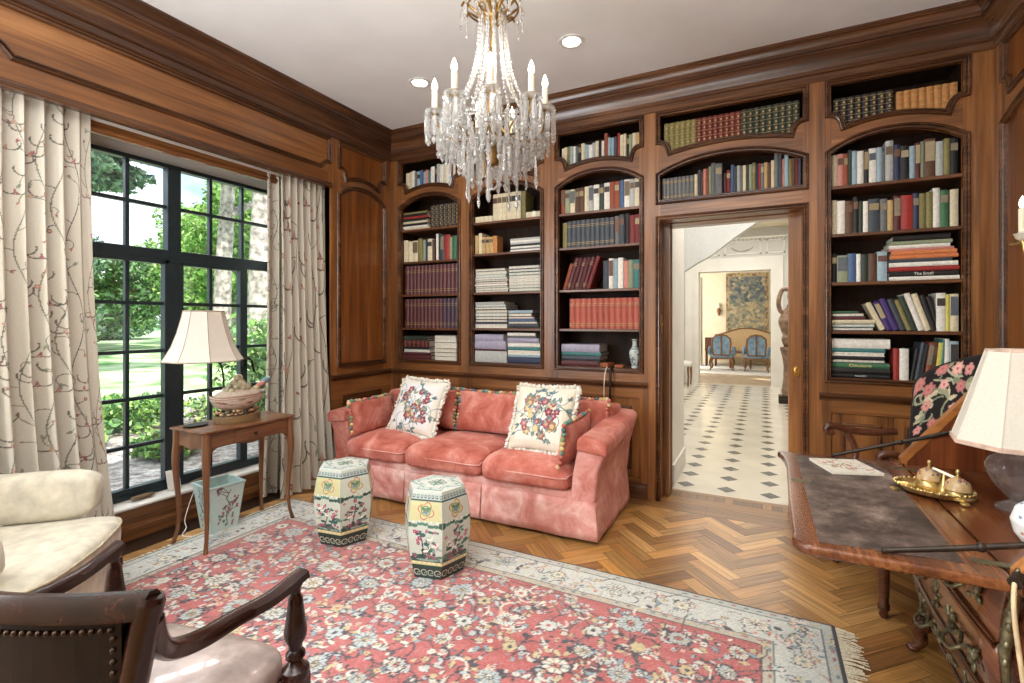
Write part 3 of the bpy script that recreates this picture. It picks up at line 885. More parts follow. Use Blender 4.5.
stack(.985, -2.325, -2.0, [(.1,1,'lg'),(.018,.97,'mr'),(.07,.98,'lv'),(.06,.9,'lv')], 'of left pile at bottom of middle bookcase')
stack(.985, -1.99, -1.672, [(.055,1,'nv'),(.022,1,'lb'),(.036,.98,'wh',True),(.03,.95,'tq'),(.036,.97,'wh'),(.04,.94,'lv'),(.02,.86,'gr'),(.026,.84,'wh')], 'of right pile at bottom of middle bookcase')
# ---- third bookcase
row(B3, ZN, -1.485, -.845, [(.5,.185,'cr'),(.6,.19,'cr'),(.6,.195,'ol'),(.5,.19,'lb'),(.5,.19,'wh'),(.5,.185,'gr'),(.6,.2,'dk','l'),(.7,.2,'cr'),(.7,.185,'lb'),(.7,.18,'wh'),(.6,.19,'lg'),(.6,.2,'cr'),(.5,.19,'dk'),(.5,.195,'wh'),(.7,.25,'rs'),(.6,.21,'lb'),(.5,.205,'lb'),(.6,.21,'bg'),(.5,.235,'rd'),(.6,.215,'cr'),(.5,.22,'cr'),(.5,.21,'dk','l'),(.5,.205,'sg'),(.7,.215,'cr'),(.6,.215,'tn')], 'in top niche of third bookcase')
row(B3, 2.24, -1.495, -.842, [(.9,.2,'rs','m'),(1,.195,'sg','l'),(1,.195,'cr','m'),(.8,.2,'br','l'),(1,.2,'br','l'),(.9,.205,'cr'),(.9,.205,'lg','m'),(1.1,.21,'wh','l'),(.9,.21,'dg','l'),(1.1,.215,'wh','l'),(.9,.215,'rs'),(1,.215,'rs','l'),(.8,.22,'bl'),(1,.22,'wh','m'),(.9,.22,'lg','l'),(.9,.22,'cr','l')], 'on upper shelf of third bookcase')
row(B3, 1.957, -1.48, -.842, [(.9,.21,'ol'),(.8,.215,'bg','s')]+[(.85,.218,'bg','s')]*9+[(.8,.225,'gr','m'),(.9,.232,'bg','l'),(.8,.238,'dk'),(.9,.22,'dr'),(.8,.222,'dr','l')], 'on second shelf of third bookcase')
x = leaning(1.61, -1.482, [(.030,.222,'rs',.30),(.034,.268,'mr',.30,'s'),(.030,.265,'mr',.30),(.030,.265,'mr',.305,'s'),(.030,.268,'mr',.31),(.030,.27,'mr',.315,'s'),(.032,.276,'dr',.33)], 'on third shelf of third bookcase')
row(B3, 1.61, -1.135, -.842, [(1,.225,'bg'),(.8,.24,'wh','m'),(.8,.235,'lb'),(.9,.24,'wh'),(.8,.215,'pk'),(.8,.22,'sg'),(1.1,.22,'tq','l')], 'at right of third shelf in third bookcase')
row(B3, 1.29, -1.415, -.842, [(1,.245,'co','s')]*12, 'in coral set on fourth shelf, third bookcase', group='coral set in the third bookcase')
stack(.985, -1.485, -1.145, [(.045,.92,'mr'),(.04,.95,'bg'),(.028,.98,'tq'),(.065,.95,'lv')], 'of pile at bottom of third bookcase')
# ---- over the door
row(B4, ZN, -.66, .225, [(1,.238,'ol','bd')]*6+[(.97,.238,'dr','bd')]*8+[(1.03,.242,'dg','bd')]*9, 'in long niche above the doorway', group='gilt sets above the doorway')
row(B4, 2.262, -.672, .235, [(.8,.165,'gr','s')]*8+[(.7,.17,'cr'),(.6,.2,'bg'),(.5,.185,'br'),(.5,.2,'pk'),(.5,.2,'rs'),(.5,.215,'sg'),(.8,.235,'gr'),(1.3,.225,'gr','l'),(.3,0,None),(.5,.15,'mr'),(.8,.17,'dr','l'),(.6,.205,'bl'),(.5,.19,'bg'),(.6,.195,'lg'),(.5,.19,'gr'),(.6,.19,'cr'),(.5,.19,'dg'),(.6,.19,'sg'),(.6,.2,'ol','l'),(.5,.19,'nv'),(.4,.19,'rd'),(.6,.185,'gr','l'),(.6,.19,'tn'),(.6,.185,'br'),(.6,.2,'cr'),(.7,.25,'gr'),(.6,.235,'bg'),(.4,.2,'pk'),(.7,.235,'lb'),(.6,.195,'ol'),(.5,.195,'br'),(.5,.195,'dr'),(.5,.19,'bg')], 'on lower shelf above the doorway')
# ---- right bookcase
row(B5, ZN, .415, .735, [(1,.205,'dk','bd')]*8, 'in top niche of right bookcase', group='black set in the right niche')
row(B5, ZN, .748, 1.045, [(1,.185,'cl','b')]*8, 'caramel set in niche of right bookcase', group='caramel set in the right niche')
row(B5, 2.232, .408, 1.05, [(1,.21,'cr'),(1.1,.213,'pk','l'),(.8,.212,'rs','l'),(.6,.23,'dg'),(.9,.222,'lb'),(1.1,.216,'wh'),(.8,.218,'dk','m'),(1.3,.222,'wh','l'),(.9,.222,'lb'),(.5,.195,'gr'),(1.3,.255,'lg','l'),(1.1,.225,'nv','l'),(1.4,.212,'dk','l'),(.9,.203,'lb'),(.8,.22,'mr','m'),(.6,.225,'sg'),(1.7,.235,'br','m'),(1.2,.212,'lg'),(.9,.222,'ol'),(1.3,.222,'dk','l')], 'on upper shelf of right bookcase')
row(B5, 1.92, .408, 1.05, [(.9,.225,'cr'),(1.3,.217,'wh'),(1.3,.212,'br','l'),(.9,.235,'dk','l'),(.7,.205,'dg'),(.8,.2,'wh'),(1.8,.21,'bg','l'),(1.2,.205,'gr','l'),(.9,.195,'tn'),(1.1,.215,'mr','m'),(1.8,.215,'rd'),(.9,.222,'nv','l'),(1,.218,'ol'),(1,.222,'ol'),(1,.242,'wh'),(1.2,.225,'gn','l'),(.2,0,None),(1.2,.225,'cr')], 'on second shelf of right bookcase')
row(B5, 1.605, .408, .705, [(.9,.19,'dk','l'),(1.8,.175,'sg','m'),(1.4,.185,'bl'),(.7,.18,'wh'),(1.2,.175,'dg'),(1.4,.178,'br'),(1.6,.188,'lb','l')], 'on third shelf of right bookcase')
stack(1.605, .712, 1.052, [(.024,1,'wh'),(.033,.99,'dk',False,'',.003,('The Small', .024, (230, 228, 220))),(.028,1,'rd'),(.027,.98,'wh'),(.022,.9,'bg'),(.024,.97,'or',False,'',.006),(.026,.93,'or',False,'',.012),(.016,.93,'pk'),(.022,.88,'wh'),(.024,.88,'sg',False,'',.01),(.034,.82,'dk',False,'',.02)], 'of tall pile on third shelf, right bookcase')
stack(1.291, .41, .66, [(.022,.9,'wh',True),(.022,.93,'wh',True),(.026,.92,'cr'),(.020,.72,'mr'),(.024,.7,'wh',True),(.012,.58,'gn')], 'of pile on fourth shelf, right bookcase')
x = leaning(1.291, .665, [(.030,.188,'cr',-.42),(.030,.19,'pu',-.38,'m'),(.032,.21,'pu',-.36),(.03,.205,'bg',-.34),(.024,.2,'ol',-.33),(.026,.222,'dg',-.32),(.03,.24,'wh',-.31),(.03,.235,'cr',-.3),(.024,.225,'dk',-.27),(.024,.215,'dk',-.25)], 'on fourth shelf of right bookcase')
row(B5, 1.291, .945, 1.052, [(1.6,.232,'wh','l'),(.7,.222,'ye'),(1.5,.225,'cr','m')], 'at right of fourth shelf, right bookcase')
stack(.985, .41, .725, [(.028,.98,'dk',False,'',0,('TASCHEN', .014, (220, 220, 214))),(.036,.98,'dk'),(.034,.97,'gn',False,'',0,('Chinoiserie', .026, (226, 214, 150))),(.022,.9,'rd',True),(.022,.88,'dk'),(.024,.89,'wh',True),(.026,.9,'tq'),(.06,.98,'wh',False,'')], 'of pile at bottom of right bookcase')
row(B5, .985, .735, .812, [(.8,.195,'rd'),(1.2,.195,'wh','')], 'beside pile at bottom of right bookcase')
leaning(.985, .82, [(.018,.20,'dk',.14),(.022,.235,'bg',.15),(.022,.225,'dk',.14),(.026,.235,'rs',.12,'m'),(.022,.24,'br',.1,'l'),(.024,.235,'ye',.09),(.014,.255,'tq',.06)], 'at bottom of right bookcase')
row(B5, .985, .983, 1.05, [(.8,.26,'wh'),(1.3,.245,'lb','m')], 'at right end of bottom shelf, right bookcase')
# ------------------------------------------------------------------ velvet
def velvet(name, lo, mid, hi, scale=5.):
    m, nt, b = newmat(name)
    tc = N(nt, 'ShaderNodeTexCoord')
    n = N(nt, 'ShaderNodeTexNoise'); n.inputs['Scale'].default_value = scale; n.inputs['Detail'].default_value = 6; n.inputs['Roughness'].default_value = .65; n.inputs['Distortion'].default_value = .5
    nt.links.new(tc.outputs['Object'], n.inputs['Vector'])
    r = ramp(nt, n.outputs['Fac'], [(.32, lo), (.5, mid), (.68, hi)])
    nt.links.new(r.outputs['Color'], b.inputs['Base Color'])
    b.inputs['Roughness'].default_value = .85; b.inputs['Sheen Weight'].default_value = .5; b.inputs['Sheen Roughness'].default_value = .4
    b.inputs['Sheen Tint'].default_value = (*lin((255, 190, 175)), 1); b.inputs['Specular IOR Level'].default_value = .15
    n2 = N(nt, 'ShaderNodeTexNoise'); n2.inputs['Scale'].default_value = 14; n2.inputs['Detail'].default_value = 3
    nt.links.new(tc.outputs['Object'], n2.inputs['Vector'])
    bp = N(nt, 'ShaderNodeBump'); bp.inputs['Strength'].default_value = .35; bp.inputs['Distance'].default_value = .02
    nt.links.new(n2.outputs['Fac'], bp.inputs['Height']); nt.links.new(bp.outputs['Normal'], b.inputs['Normal'])
velvet('coral_velvet', (156, 78, 64), (188, 110, 96), (212, 156, 144))
velvet('coral_velvet_pale', (180, 106, 96), (206, 148, 138), (228, 194, 186))
plain('sofa_base', (30, 22, 20), .8)

def build_sofa():
    ox, oy = -2.0, 3.28
    root = thing('sofa', 'coral velvet three-seat sofa with skirt standing under the bookcases', 'sofa', (ox, oy, 0))
    L = lambda mb: mb.xform(Matrix.Translation((-ox, -oy, 0)))
    # back
    mb = MB(); mb.box(-3.02, -.94, 3.46, 3.69, .10, .735)
    mk('back', L(mb), 'coral_velvet', root, smooth=50, bevel=.035, seg=4)
    # arms, flaring outwards to the top
    for s in (-1, 1):
        def X(v): return v if s > 0 else -3.965-v
        def ring(y, zi, zo):
            return [(X(-1.075), y, .12), (X(-.915), y, .12), (X(-.880), y, .45), (X(-.832), y, zo-.05), (X(-.838), y, zo-.01), (X(-.860), y, zo), (X(-.975), y, zi), (X(-1.0), y, zi-.01), (X(-1.012), y, zi-.05), (X(-1.05), y, .4)]
        mb = MB().loft([ring(2.885, .635, .615), ring(3.1, .645, .63), ring(3.4, .66, .65), ring(3.69, .69, .685)])
        a = mk('arm', L(mb), 'coral_velvet_pale' if s > 0 else 'coral_velvet', root, smooth=50, bevel=.018, seg=3)
        def cap(y, zi, zo, d):
            return [(X(-1.020), y, zi-.045-d), (X(-1.012), y, zi-.01), (X(-.982), y, zi+.012), (X(-.852), y, zo+.012), (X(-.824), y, zo-.012), (X(-.823), y, zo-.045-d)]
        mb = MB(); mb.loft([cap(2.868, .635, .615, .035), cap(2.90, .637, .617, .035), cap(3.2, .648, .635, .035), cap(3.5, .668, .66, .03), cap(3.68, .69, .685, .0)])
        mk('arm_cover', L(mb), 'coral_velvet', a, smooth=60, bevel=.014, seg=3)
    # front rail and skirt with kick pleats
    mb = MB(); mb.box(-2.96, -1.05, 2.895, 3.5, .10, .29)
    mk('front_rail', L(mb), 'coral_velvet_pale', root, bevel=.02, smooth=50)
    pts = []
    def seg(a, b, n):
        for k in range(n): pts.append((lerp(a[0], b[0], k/n), lerp(a[1], b[1], k/n)))
    xl, xr = -3.07, -.905
    c = [(xl, 3.68), (xl, 2.885), (-2.356, 2.880), (-2.352, 2.92), (-2.343, 2.92), (-2.339, 2.880), (-1.702, 2.880), (-1.698, 2.92), (-1.689, 2.92), (-1.685, 2.880), (xr, 2.885), (xr, 2.91), (xr-.004, 2.91), (xr-.004, 2.89), (xr, 2.89), (xr, 3.68)]
    for a, b in zip(c, c[1:]): seg(a, b, max(1, int(math.hypot(a[0]-b[0], a[1]-b[1])/.05)))
    pts.append(c[-1])
    rows = []
    for k in range(6):
        t = k/5; z = lerp(.245, .022, t)
        r = []
        for i, (x, y) in enumerate(pts):
            f = .022*t+.004*sin(i*.9)*t
            dx = (x+2.0)/1.1; dx = max(-1, min(1, dx)); ed = 1 if abs(x-xl) < .01 or abs(x-xr) < .01 else 0
            r.append((x+f*(1 if x > -1 else -1)*ed, y-f*(1 if y < 3.0 else 0), z))
        rows.append(r)
    mb = MB().loft(rows, 0, False, False)
    o = mk('skirt', L(mb), 'coral_velvet_pale', root, smooth=40)
    m = o.modifiers.new('s', 'SOLIDIFY'); m.thickness = .012; m.offset = 0
    mk('plinth', L(MB().box(-3.0, -.98, 2.93, 3.66, 0.0, .10)), 'sofa_base', root)
    # seat cushions
    xs = [-2.925, -2.35, -1.695, -1.065]
    for k in range(3):
        cx = (xs[k]+xs[k+1])/2; w = (xs[k+1]-xs[k])/2-.004
        f = lambda x, y, z: (x, y+.012*sin(x*5), z+.022*max(0, 1-(x/w)**2)*max(0, 1-(y/.32)**2)*(1 if z > 0 else 0)-.02*(y < -.2)*(1 if z > 0 else 0)*((-y-.2)/.1))
        mb = MB().sq((cx, 3.165, .365), (w, .315, .088), .38, .16, 48, 20, fn=f)
        q = mk('seat_cushion', L(mb), 'coral_velvet', root, smooth=179)
        pip = MB()
        sp = lambda v, e: math.copysign(abs(v)**e, v)
        ring = [(cx+(w+.001)*sp(cos(2*pi*i/60), .2), 3.165+.316*sp(sin(2*pi*i/60), .2), .385-(.012 if sin(2*pi*i/60) < -.5 else 0)) for i in range(61)]
        pip.tube([p for p in ring if p[1] < 3.2], .0045, 6)
        mk('piping', L(pip), 'coral_velvet_pale', q, smooth=80)
build_sofa()

# ------------------------------------------------------------------ scatter cushions
vcol('pompom_wool', .95, .12, 200)
vcol('needlepoint', .95, .10, 260, bump=.3)
plain('cream_fringe', (222, 217, 206), .95, noise=.08, nscale=120, bump=.3)
POM = [(112, 148, 136), (206, 188, 130), (200, 124, 108), (138, 150, 110), (96, 120, 124), (214, 178, 140), (184, 108, 98)]
def pframe(o, c, ux, uy, un):
    """place a child-less root Empty with axes (right, up, out)"""
    M = Matrix((ux, uy, un)).transposed().to_4x4(); M.translation = c
    o.matrix_world = M
def cushion_shape(w, h, t, U, V):
    u = 2*U-1; v = 2*V-1
    k = 1-.10*(1-np.abs(v)**2)*np.abs(u)**3*0
    sx = 1-.06*(1-v*v); sy = 1-.06*(1-u*u)
    e = np.clip((1-u**2)*(1-v**2), 0, 1)**.42
    return u*w/2*sx, v*h/2*sy, e*t/2
def coral_cushion(w, h, t, c, ux, uy, un, label, sides='tlrb', n=15):
    root = thing('scatter_cushion', label, 'cushion', c, 0, 'coral velvet cushions with bobble trim')
    ux, uy, un = Vector(ux).normalized(), Vector(uy).normalized(), Vector(un).normalized()
    uy = (uy-ux*uy.dot(ux)).normalized(); un = ux.cross(uy)
    pframe(root, Vector(c), ux, uy, un)
    cv = Canvas(28, 28, (0, 0, 0)); 
    def fn(U, V):
        return cushion_shape(w, h, t, U, V)
    mb = MB(); n2 = 22
    for s in (1, -1):
        U, V = np.meshgrid(np.linspace(0, 1, n2), np.linspace(0, 1, n2)); X, Y, Z = cushion_shape(w, h, t, U, V)
        vs = list(zip(X.ravel(), Y.ravel(), (Z*s).ravel())); fs = [(j*n2+i, j*n2+i+1, (j+1)*n2+i+1, (j+1)*n2+i) for j in range(n2-1) for i in range(n2-1)]
        mb.add(vs, [f if s > 0 else f[::-1] for f in fs])
    o = mk('cover', mb, 'coral_velvet', root, smooth=179)
    pm = MB(); r = random.Random(hash(label) % 1000 if False else len(label)*7)
    def edge(a, b, k):
        for i in range(k):
            q = (i+.5)/k; x = lerp(a[0], b[0], q); y = lerp(a[1], b[1], q)
            sx = 1-.06*(1-(2*y/h)**2); sy = 1-.06*(1-(2*x/w)**2)
            rr = r.uniform(.012, .0175)
            pm.ell((x*sx+r.uniform(-.004, .004), y*sy+r.uniform(-.004, .004), r.uniform(-.006, .006)), rr, 8, 6, c=r.choice(POM))
    W, H = w/2+.004, h/2+.004
    if 't' in sides: edge((-W, H), (W, H), int(w/.026))
    if 'b' in sides: edge((-W, -H), (W, -H), int(w/.026))
    if 'l' in sides: edge((-W, -H), (-W, H), int(h/.026))
    if 'r' in sides: edge((W, -H), (W, H), int(h/.026))
    mk('bobble_trim', pm, 'pompom_wool', root, col=True, smooth=179)
    return root
coral_cushion(.70, .325, .15, (-1.87, 3.385, .632), (1, 0, 0), (0, .25, 1), (0, -1, .2), 'plain coral velvet back cushion in the middle of the sofa, bobbles along its top', 'tlr')
coral_cushion(.58, .325, .12, (-2.53, 3.395, .630), (1, 0, 0), (0, .2, 1), (0, -1, .2), 'coral velvet back cushion mostly hidden behind the left embroidered pillow', 'tlr')
coral_cushion(.50, .325, .13, (-1.22, 3.39, .634), (1, 0, 0), (0, .2, 1), (0, -1, .2), 'coral velvet back cushion at the right end of the sofa, behind embroidered pillow', 'tlr')
coral_cushion(.50, .28, .11, (-1.095, 3.07, .585), (0, 1, 0), (.14, 0, 1), (-1, 0, 0), 'coral velvet bobble-trimmed cushion against the right sofa arm', 'tl')
coral_cushion(.50, .27, .11, (-2.865, 3.10, .585), (0, -1, 0), (-.14, 0, 1), (1, 0, 0), 'coral velvet bobble-trimmed cushion against the left sofa arm', 'trl')

def needle_canvas(seed, variant):
    r = random.Random(seed); n = 170
    cv = Canvas(n, n, (228, 220, 204))
    if variant: 
        cv.rect(0, 0, n, n, (216, 210, 192)); cv.rect(22, 22, n-22, n-22, (222, 218, 206))
        for k in range(4, 22, 6): cv.rect(k, k, k+1, n-k, (206, 190, 144)); cv.rect(n-k-1, k, n-k, n-k, (206, 190, 144))
    else:
        cv.rect(0, 0, n, n, (220, 214, 202)); cv.rect(16, 16, n-16, n-16, (220, 218, 216))
    V = [(128, 148, 156), (104, 128, 134), (146, 158, 136), (92, 116, 128)]
    for k in range(34):
        a = r.uniform(0, 6.28); x, y = r.uniform(28, n-28), r.uniform(30, n-30)
        x2, y2, a2 = cv.swirl(x, y, r.uniform(26, 50), a, r.uniform(-2.4, 2.4), 1.0, r.choice(V))
        for q in range(3): cv.leaf(x2, y2, r.uniform(10, 20), r.uniform(2.4, 4.6), a2+r.uniform(-1.2, 1.2), r.choice(V), (60, 80, 90))
    F = [(168, 86, 100), (190, 120, 124), (206, 172, 132), (196, 138, 116), (156, 74, 90), (212, 194, 148)]
    for k in range(26):
        x, y = r.uniform(32, n-32), r.uniform(32, n-32); c = r.choice(F)
        cv.flower(x, y, r.uniform(8, 14), r.choice([5, 6]), tuple(q*.72 for q in c), ph=r.random()*3)
        cv.flower(x, y, r.uniform(6.5, 10), r.choice([5, 6]), c, (222, 198, 140), ph=r.random()*3)
        for q in range(3): cv.leaf(x, y, r.uniform(12, 20), 3.0, r.uniform(0, 6.28), r.choice(V)) if r.random() < .5 else None
    return cv
def needle_pillow(c, ux, uy, w, t, label, seed, variant):
    root = thing('embroidered_pillow', label, 'pillow', c, 0, 'embroidered pillows on the sofa')
    ux, uy = Vector(ux).normalized(), Vector(uy).normalized(); uy = (uy-ux*uy.dot(ux)).normalized(); un = ux.cross(uy)
    pframe(root, Vector(c), ux, uy, un)
    cv = needle_canvas(seed, variant)
    gridmesh('front', cv, lambda U, V: cushion_shape(w, w, t, U, V), 'needlepoint', root)
    n2 = 20; U, V = np.meshgrid(np.linspace(0, 1, n2), np.linspace(0, 1, n2)); X, Y, Z = cushion_shape(w, w, t, U, V)
    mb = MB().add(list(zip(X.ravel(), Y.ravel(), (-Z).ravel())), [(j*n2+i, (j+1)*n2+i, (j+1)*n2+i+1, j*n2+i+1) for j in range(n2-1) for i in range(n2-1)])
    mk('backing', mb, 'cream_fringe', root, smooth=179)
    fr = MB(); r = random.Random(seed); W = w/2
    for side in range(4):
        for k in range(34):
            q = -1+2*(k+.5)/34; s = 1-.06*(1-q*q)
            x, y = [(q*W, W*s), (q*W, -W*s), (W*s, q*W), (-W*s, q*W)][side]
            nx, ny = [(0, 1), (0, -1), (1, 0), (-1, 0)][side]
            for z in (-.006, .006):
                fr.ell((x+nx*.012+r.uniform(-.007, .007), y+ny*.012+r.uniform(-.007, .007), z+r.uniform(-.006, .006)), (r.uniform(.008, .012)+abs(nx)*.006, r.uniform(.008, .012)+abs(ny)*.006, .009), 6, 5)
    mk('fringe', fr, 'cream_fringe', root, smooth=179)
needle_pillow((-2.475, 3.20, .660), (1, -.06, -.03), (.03, .42, .9), .45, .15, 'white square embroidered pillow with pink and blue flowers at left of sofa', 5, 0)
needle_pillow((-1.355, 3.14, .675), (1, -.06, .02), (.02, .42, .9), .46, .16, 'cream bordered embroidered pillow with large red flowers at right of sofa', 12, 1)

# ------------------------------------------------------------------ curtains
vcol('crewel_linen', .9, .06, 160, bump=.15)
def crewel(w, h, px, seed, bg=(192, 185, 170)):
    """px = canvas pixels per metre of cloth; delicate vine embroidery"""
    r = random.Random(seed); cv = Canvas(w, h, bg)
    D = [(92, 88, 80), (104, 102, 84), (82, 88, 88), (110, 106, 88), (70, 68, 66)]; Rr = [(150, 96, 94), (164, 112, 106), (138, 84, 86), (176, 142, 122)]
    gx = .14*px
    for col in range(int(w/gx)+2):
        x = col*gx+r.uniform(-3, 3); yy = -r.uniform(0, .3)*px; pts = []
        while yy < h+10:
            pts.append((x+.035*px*sin(yy/px*11+col*2.1), yy)); yy += .02*px
        cv.line(pts, .0020*px, r.choice(D))
        for (xx, y2) in pts[::4]:
            s = r.choice((-1, 1)); a = 1.57+s*r.uniform(.6, 1.5)
            x2, y3, a2 = cv.swirl(xx, y2, r.uniform(.03, .075)*px, a, s*r.uniform(-3, 3), .0014*px, r.choice(D))
            u = r.random()
            if u < .5:
                for q in range(2): cv.leaf(x2, y3, r.uniform(.010, .018)*px, .0038*px, a2+r.uniform(-1, 1), r.choice(Rr))
            elif u < .72: cv.flower(x2, y3, r.uniform(.006, .010)*px, 5, r.choice(Rr), (196, 176, 130), ph=r.random())
            else:
                for q in range(2): cv.leaf(x2, y3, r.uniform(.016, .03)*px, .0045*px, a2+r.uniform(-1, 1), r.choice([(134, 136, 116), (120, 124, 112)]))
    for k in range(int(w*h/(.13*px)**2)):     # larger scattered sprigs
        x, y = r.uniform(0, w), r.uniform(0, h)
        for s in (-1, 1): cv.swirl(x, y, .07*px, -1.57+s*.9, s*2.4, .0026*px, (98, 92, 82))
        cv.flower(x, y, .008*px, 5, r.choice(Rr), (190, 172, 136)); cv.leaf(x, y, .02*px, .004*px, 1.57+r.uniform(-.4, .4), r.choice(Rr))
    return cv
def curtain(name, label, y_top, y_bot, x0, zt, zb, folds, amp, seed, flat_edge=0, lean=0, nx=620, nz=640):
    px = nz/(zt-zb)
    cv = crewel(nx, nz, nx/ (abs(y_top[1]-y_top[0])*1.9), seed)
    # row 0 = bottom
    def fn(U, V):
        q = 1-(1-V)**2.4; a = lerp(y_bot[0], y_top[0], q); b = lerp(y_bot[1], y_top[1], q)
        ph = U*folds*2*pi
        fl = 1-(np.clip((U-(1-flat_edge))/max(flat_edge, 1e-6), 0, 1) if flat_edge > 0 else 0)
        wob = .6*np.sin(ph*.37+1.3)+.4*np.sin(ph*.61+V*2.2)
        A = amp*(.55+.45*(1-V))*fl
        X = x0+lean*(1-V)**1.6+A*(np.sin(ph+.35*np.sin(3*V)*wob)+.35*np.sin(2*ph+1.1*wob))+.01*wob*(1-V)
        # pleats pinched at the head
        Y = a+(b-a)*(U+.018*np.sin(ph*1.0+.6)*fl)
        return X, Y+0*X, zb+(zt-zb)*V+0*X
    o = gridmesh(name, cv, fn, 'crewel_linen')
    m = o.modifiers.new('s', 'SOLIDIFY'); m.thickness = .003
    return o
c1 = curtain('curtain', '', (.35, 1.39), (.35, 1.53), -3.358, 2.545, .012, 13, .028, 3, .13)
tag(c1, 'cream linen curtain embroidered with vines hanging left of the window', 'curtain')
c2 = curtain('curtain', '', (2.60, 3.040), (2.50, 3.085), -3.352, 2.545, .012, 7, .024, 8, .0, .11)
tag(c2, 'cream linen curtain embroidered with vines hanging between window and panelled pier', 'curtain')
c3 = curtain('turned_edge', '', (2.52, 2.72), (2.47, 2.72), -3.40, 2.545, .012, 2.5, .022, 15, .0, nx=90)
c3.parent = c2
# ------------------------------------------------------------------ rug
vcol('rug_wool', .8, .16, 300, bump=.25, sheen=.35)
plain('rug_fringe', (214, 204, 180), .95, noise=.12, nscale=150)
RX0, RX1, RY0, RY1 = -3.155, .285, -.05, 2.575
def paint_rug():
    s = .0062; w = int((RX1-RX0)/s); h = int((RY1-RY0)/s); m = 1/s
    r = random.Random(21)
    IV = (190, 192, 184); cv = Canvas(w, h, IV)
    # tonal variation
    RED = (168, 86, 84)
    b = .27*m; b2 = .315*m
    cv.rect(0, 0, w, h, (34, 34, 44)); cv.rect(.012*m, .012*m, w-.012*m, h-.012*m, (172, 176, 168))
    cv.rect(.05*m, .05*m, w-.05*m, h-.05*m, (64, 70, 78)); cv.rect(.058*m, .058*m, w-.058*m, h-.058*m, IV)
    cv.rect(b-.03*m, b-.03*m, w-b+.03*m, h-b+.03*m, (84, 90, 92)); cv.rect(b-.022*m, b-.022*m, w-b+.022*m, h-b+.022*m, (172, 166, 150))
    cv.rect(b+.012*m, b+.012*m, w-b-.012*m, h-b-.012*m, (74, 66, 66)); cv.rect(b+.02*m, b+.02*m, w-b-.02*m, h-b-.02*m, RED)
    # abrash: faded light end and streaks
    Y, X = np.mgrid[0:h, 0:w]
    fld = (X > b+.02*m) & (X < w-b-.02*m) & (Y > b+.02*m) & (Y < h-b-.02*m)
    st = (np.sin(Y/m*23)+np.sin(Y/m*61+1)+np.sin(Y/m*11+2+X/m*.6))/3
    cv.a[fld] += (st[fld][:, None]*np.array([10, 12, 12]))
    DK, BL, PB, CR, OC, TN = (52, 50, 60), (126, 144, 152), (170, 180, 180), (206, 200, 186), (184, 168, 128), (162, 146, 116)
    OCC = [IV, PB, CR, OC, (190, 150, 130)]
    def palmette(x, y, R, ang):
        n = r.choice([9, 11, 13]); a = r.uniform(.75, 1.)
        c1 = r.choice([CR, PB, IV, PB]); 
        if r.random() < .45: cv.flower(x, y, R*1.12, n, DK, ph=0, depth=.3, asp=a, ang=ang); cv.flower(x, y, R*.86, n, c1, ph=.2, depth=.2, asp=a, ang=ang)
        else: cv.flower(x, y, R*1.06, n, (84, 90, 96), ph=0, depth=.28, asp=a, ang=ang); cv.flower(x, y, R, n, c1, depth=.28, asp=a, ang=ang)
        for k in range(n):
            t = 2*pi*k/n; cv.line([(x+R*.25*cos(t), y+R*.25*sin(t)*a), (x+R*.75*cos(t), y+R*.75*sin(t)*a)], .5, r.choice([BL, TN, (120, 120, 110)]))
        cv.ell(x, y, R*.36, R*.28*a, ang, DK); cv.ell(x, y, R*.28, R*.2*a, ang, r.choice([OC, CR, (190, 110, 90)])); cv.ell(x, y, R*.1, R*.1, 0, DK)
    def small(x, y, R):
        c = r.choice([CR, PB, IV, (206, 160, 140), OC]); cv.flower(x, y, R*1.15, 6, (70, 60, 66)); cv.flower(x, y, R, 6, c, r.choice([DK, OC, RED]))
    def bud(x, y, L, a):
        cv.leaf(x, y, L*1.1, L*.3, a, (64, 60, 66)); cv.leaf(x, y, L, L*.24, a, r.choice([CR, PB, OC, BL, DK, IV]))
    # field: vines first
    x0, x1, y0, y1 = b+.05*m, w-b-.05*m, b+.05*m, h-b-.05*m
    pts = []
    for k in range(2600):
        x, y = r.uniform(x0, x1), r.uniform(y0, y1)
        if all((x-px)**2+(y-py)**2 > (.145*m)**2 for px, py in pts): pts.append((x, y))
    for x, y in pts:
        for q in range(3):
            a = r.uniform(0, 6.28); x2, y2, a2 = cv.swirl(x, y, r.uniform(.14, .26)*m, a, r.uniform(-3, 3), .6, (70, 62, 66))
            for t in range(2): bud(x2, y2, r.uniform(.03, .05)*m, a2+r.uniform(-1.2, 1.2))
    for k in range(4200):
        x, y = r.uniform(x0, x1), r.uniform(y0, y1)
        u = r.random()
        if u < .5: bud(x, y, r.uniform(.018, .05)*m, r.uniform(0, 6.28))
        elif u < .8: small(x, y, r.uniform(.009, .019)*m)
        else: cv.swirl(x, y, r.uniform(.05, .1)*m, r.uniform(0, 6.28), r.uniform(-4, 4), .8, r.choice([DK, CR, (90, 80, 80)]))
    for i, (x, y) in enumerate(pts):
        if r.random() < .62: palmette(x, y, r.uniform(.036, .066)*m, r.uniform(0, 6.28))
        else: small(x, y, r.uniform(.03, .04)*m)
    # border: meandering vine, palmettes and sprigs
    def border(px, py, along):
        pass
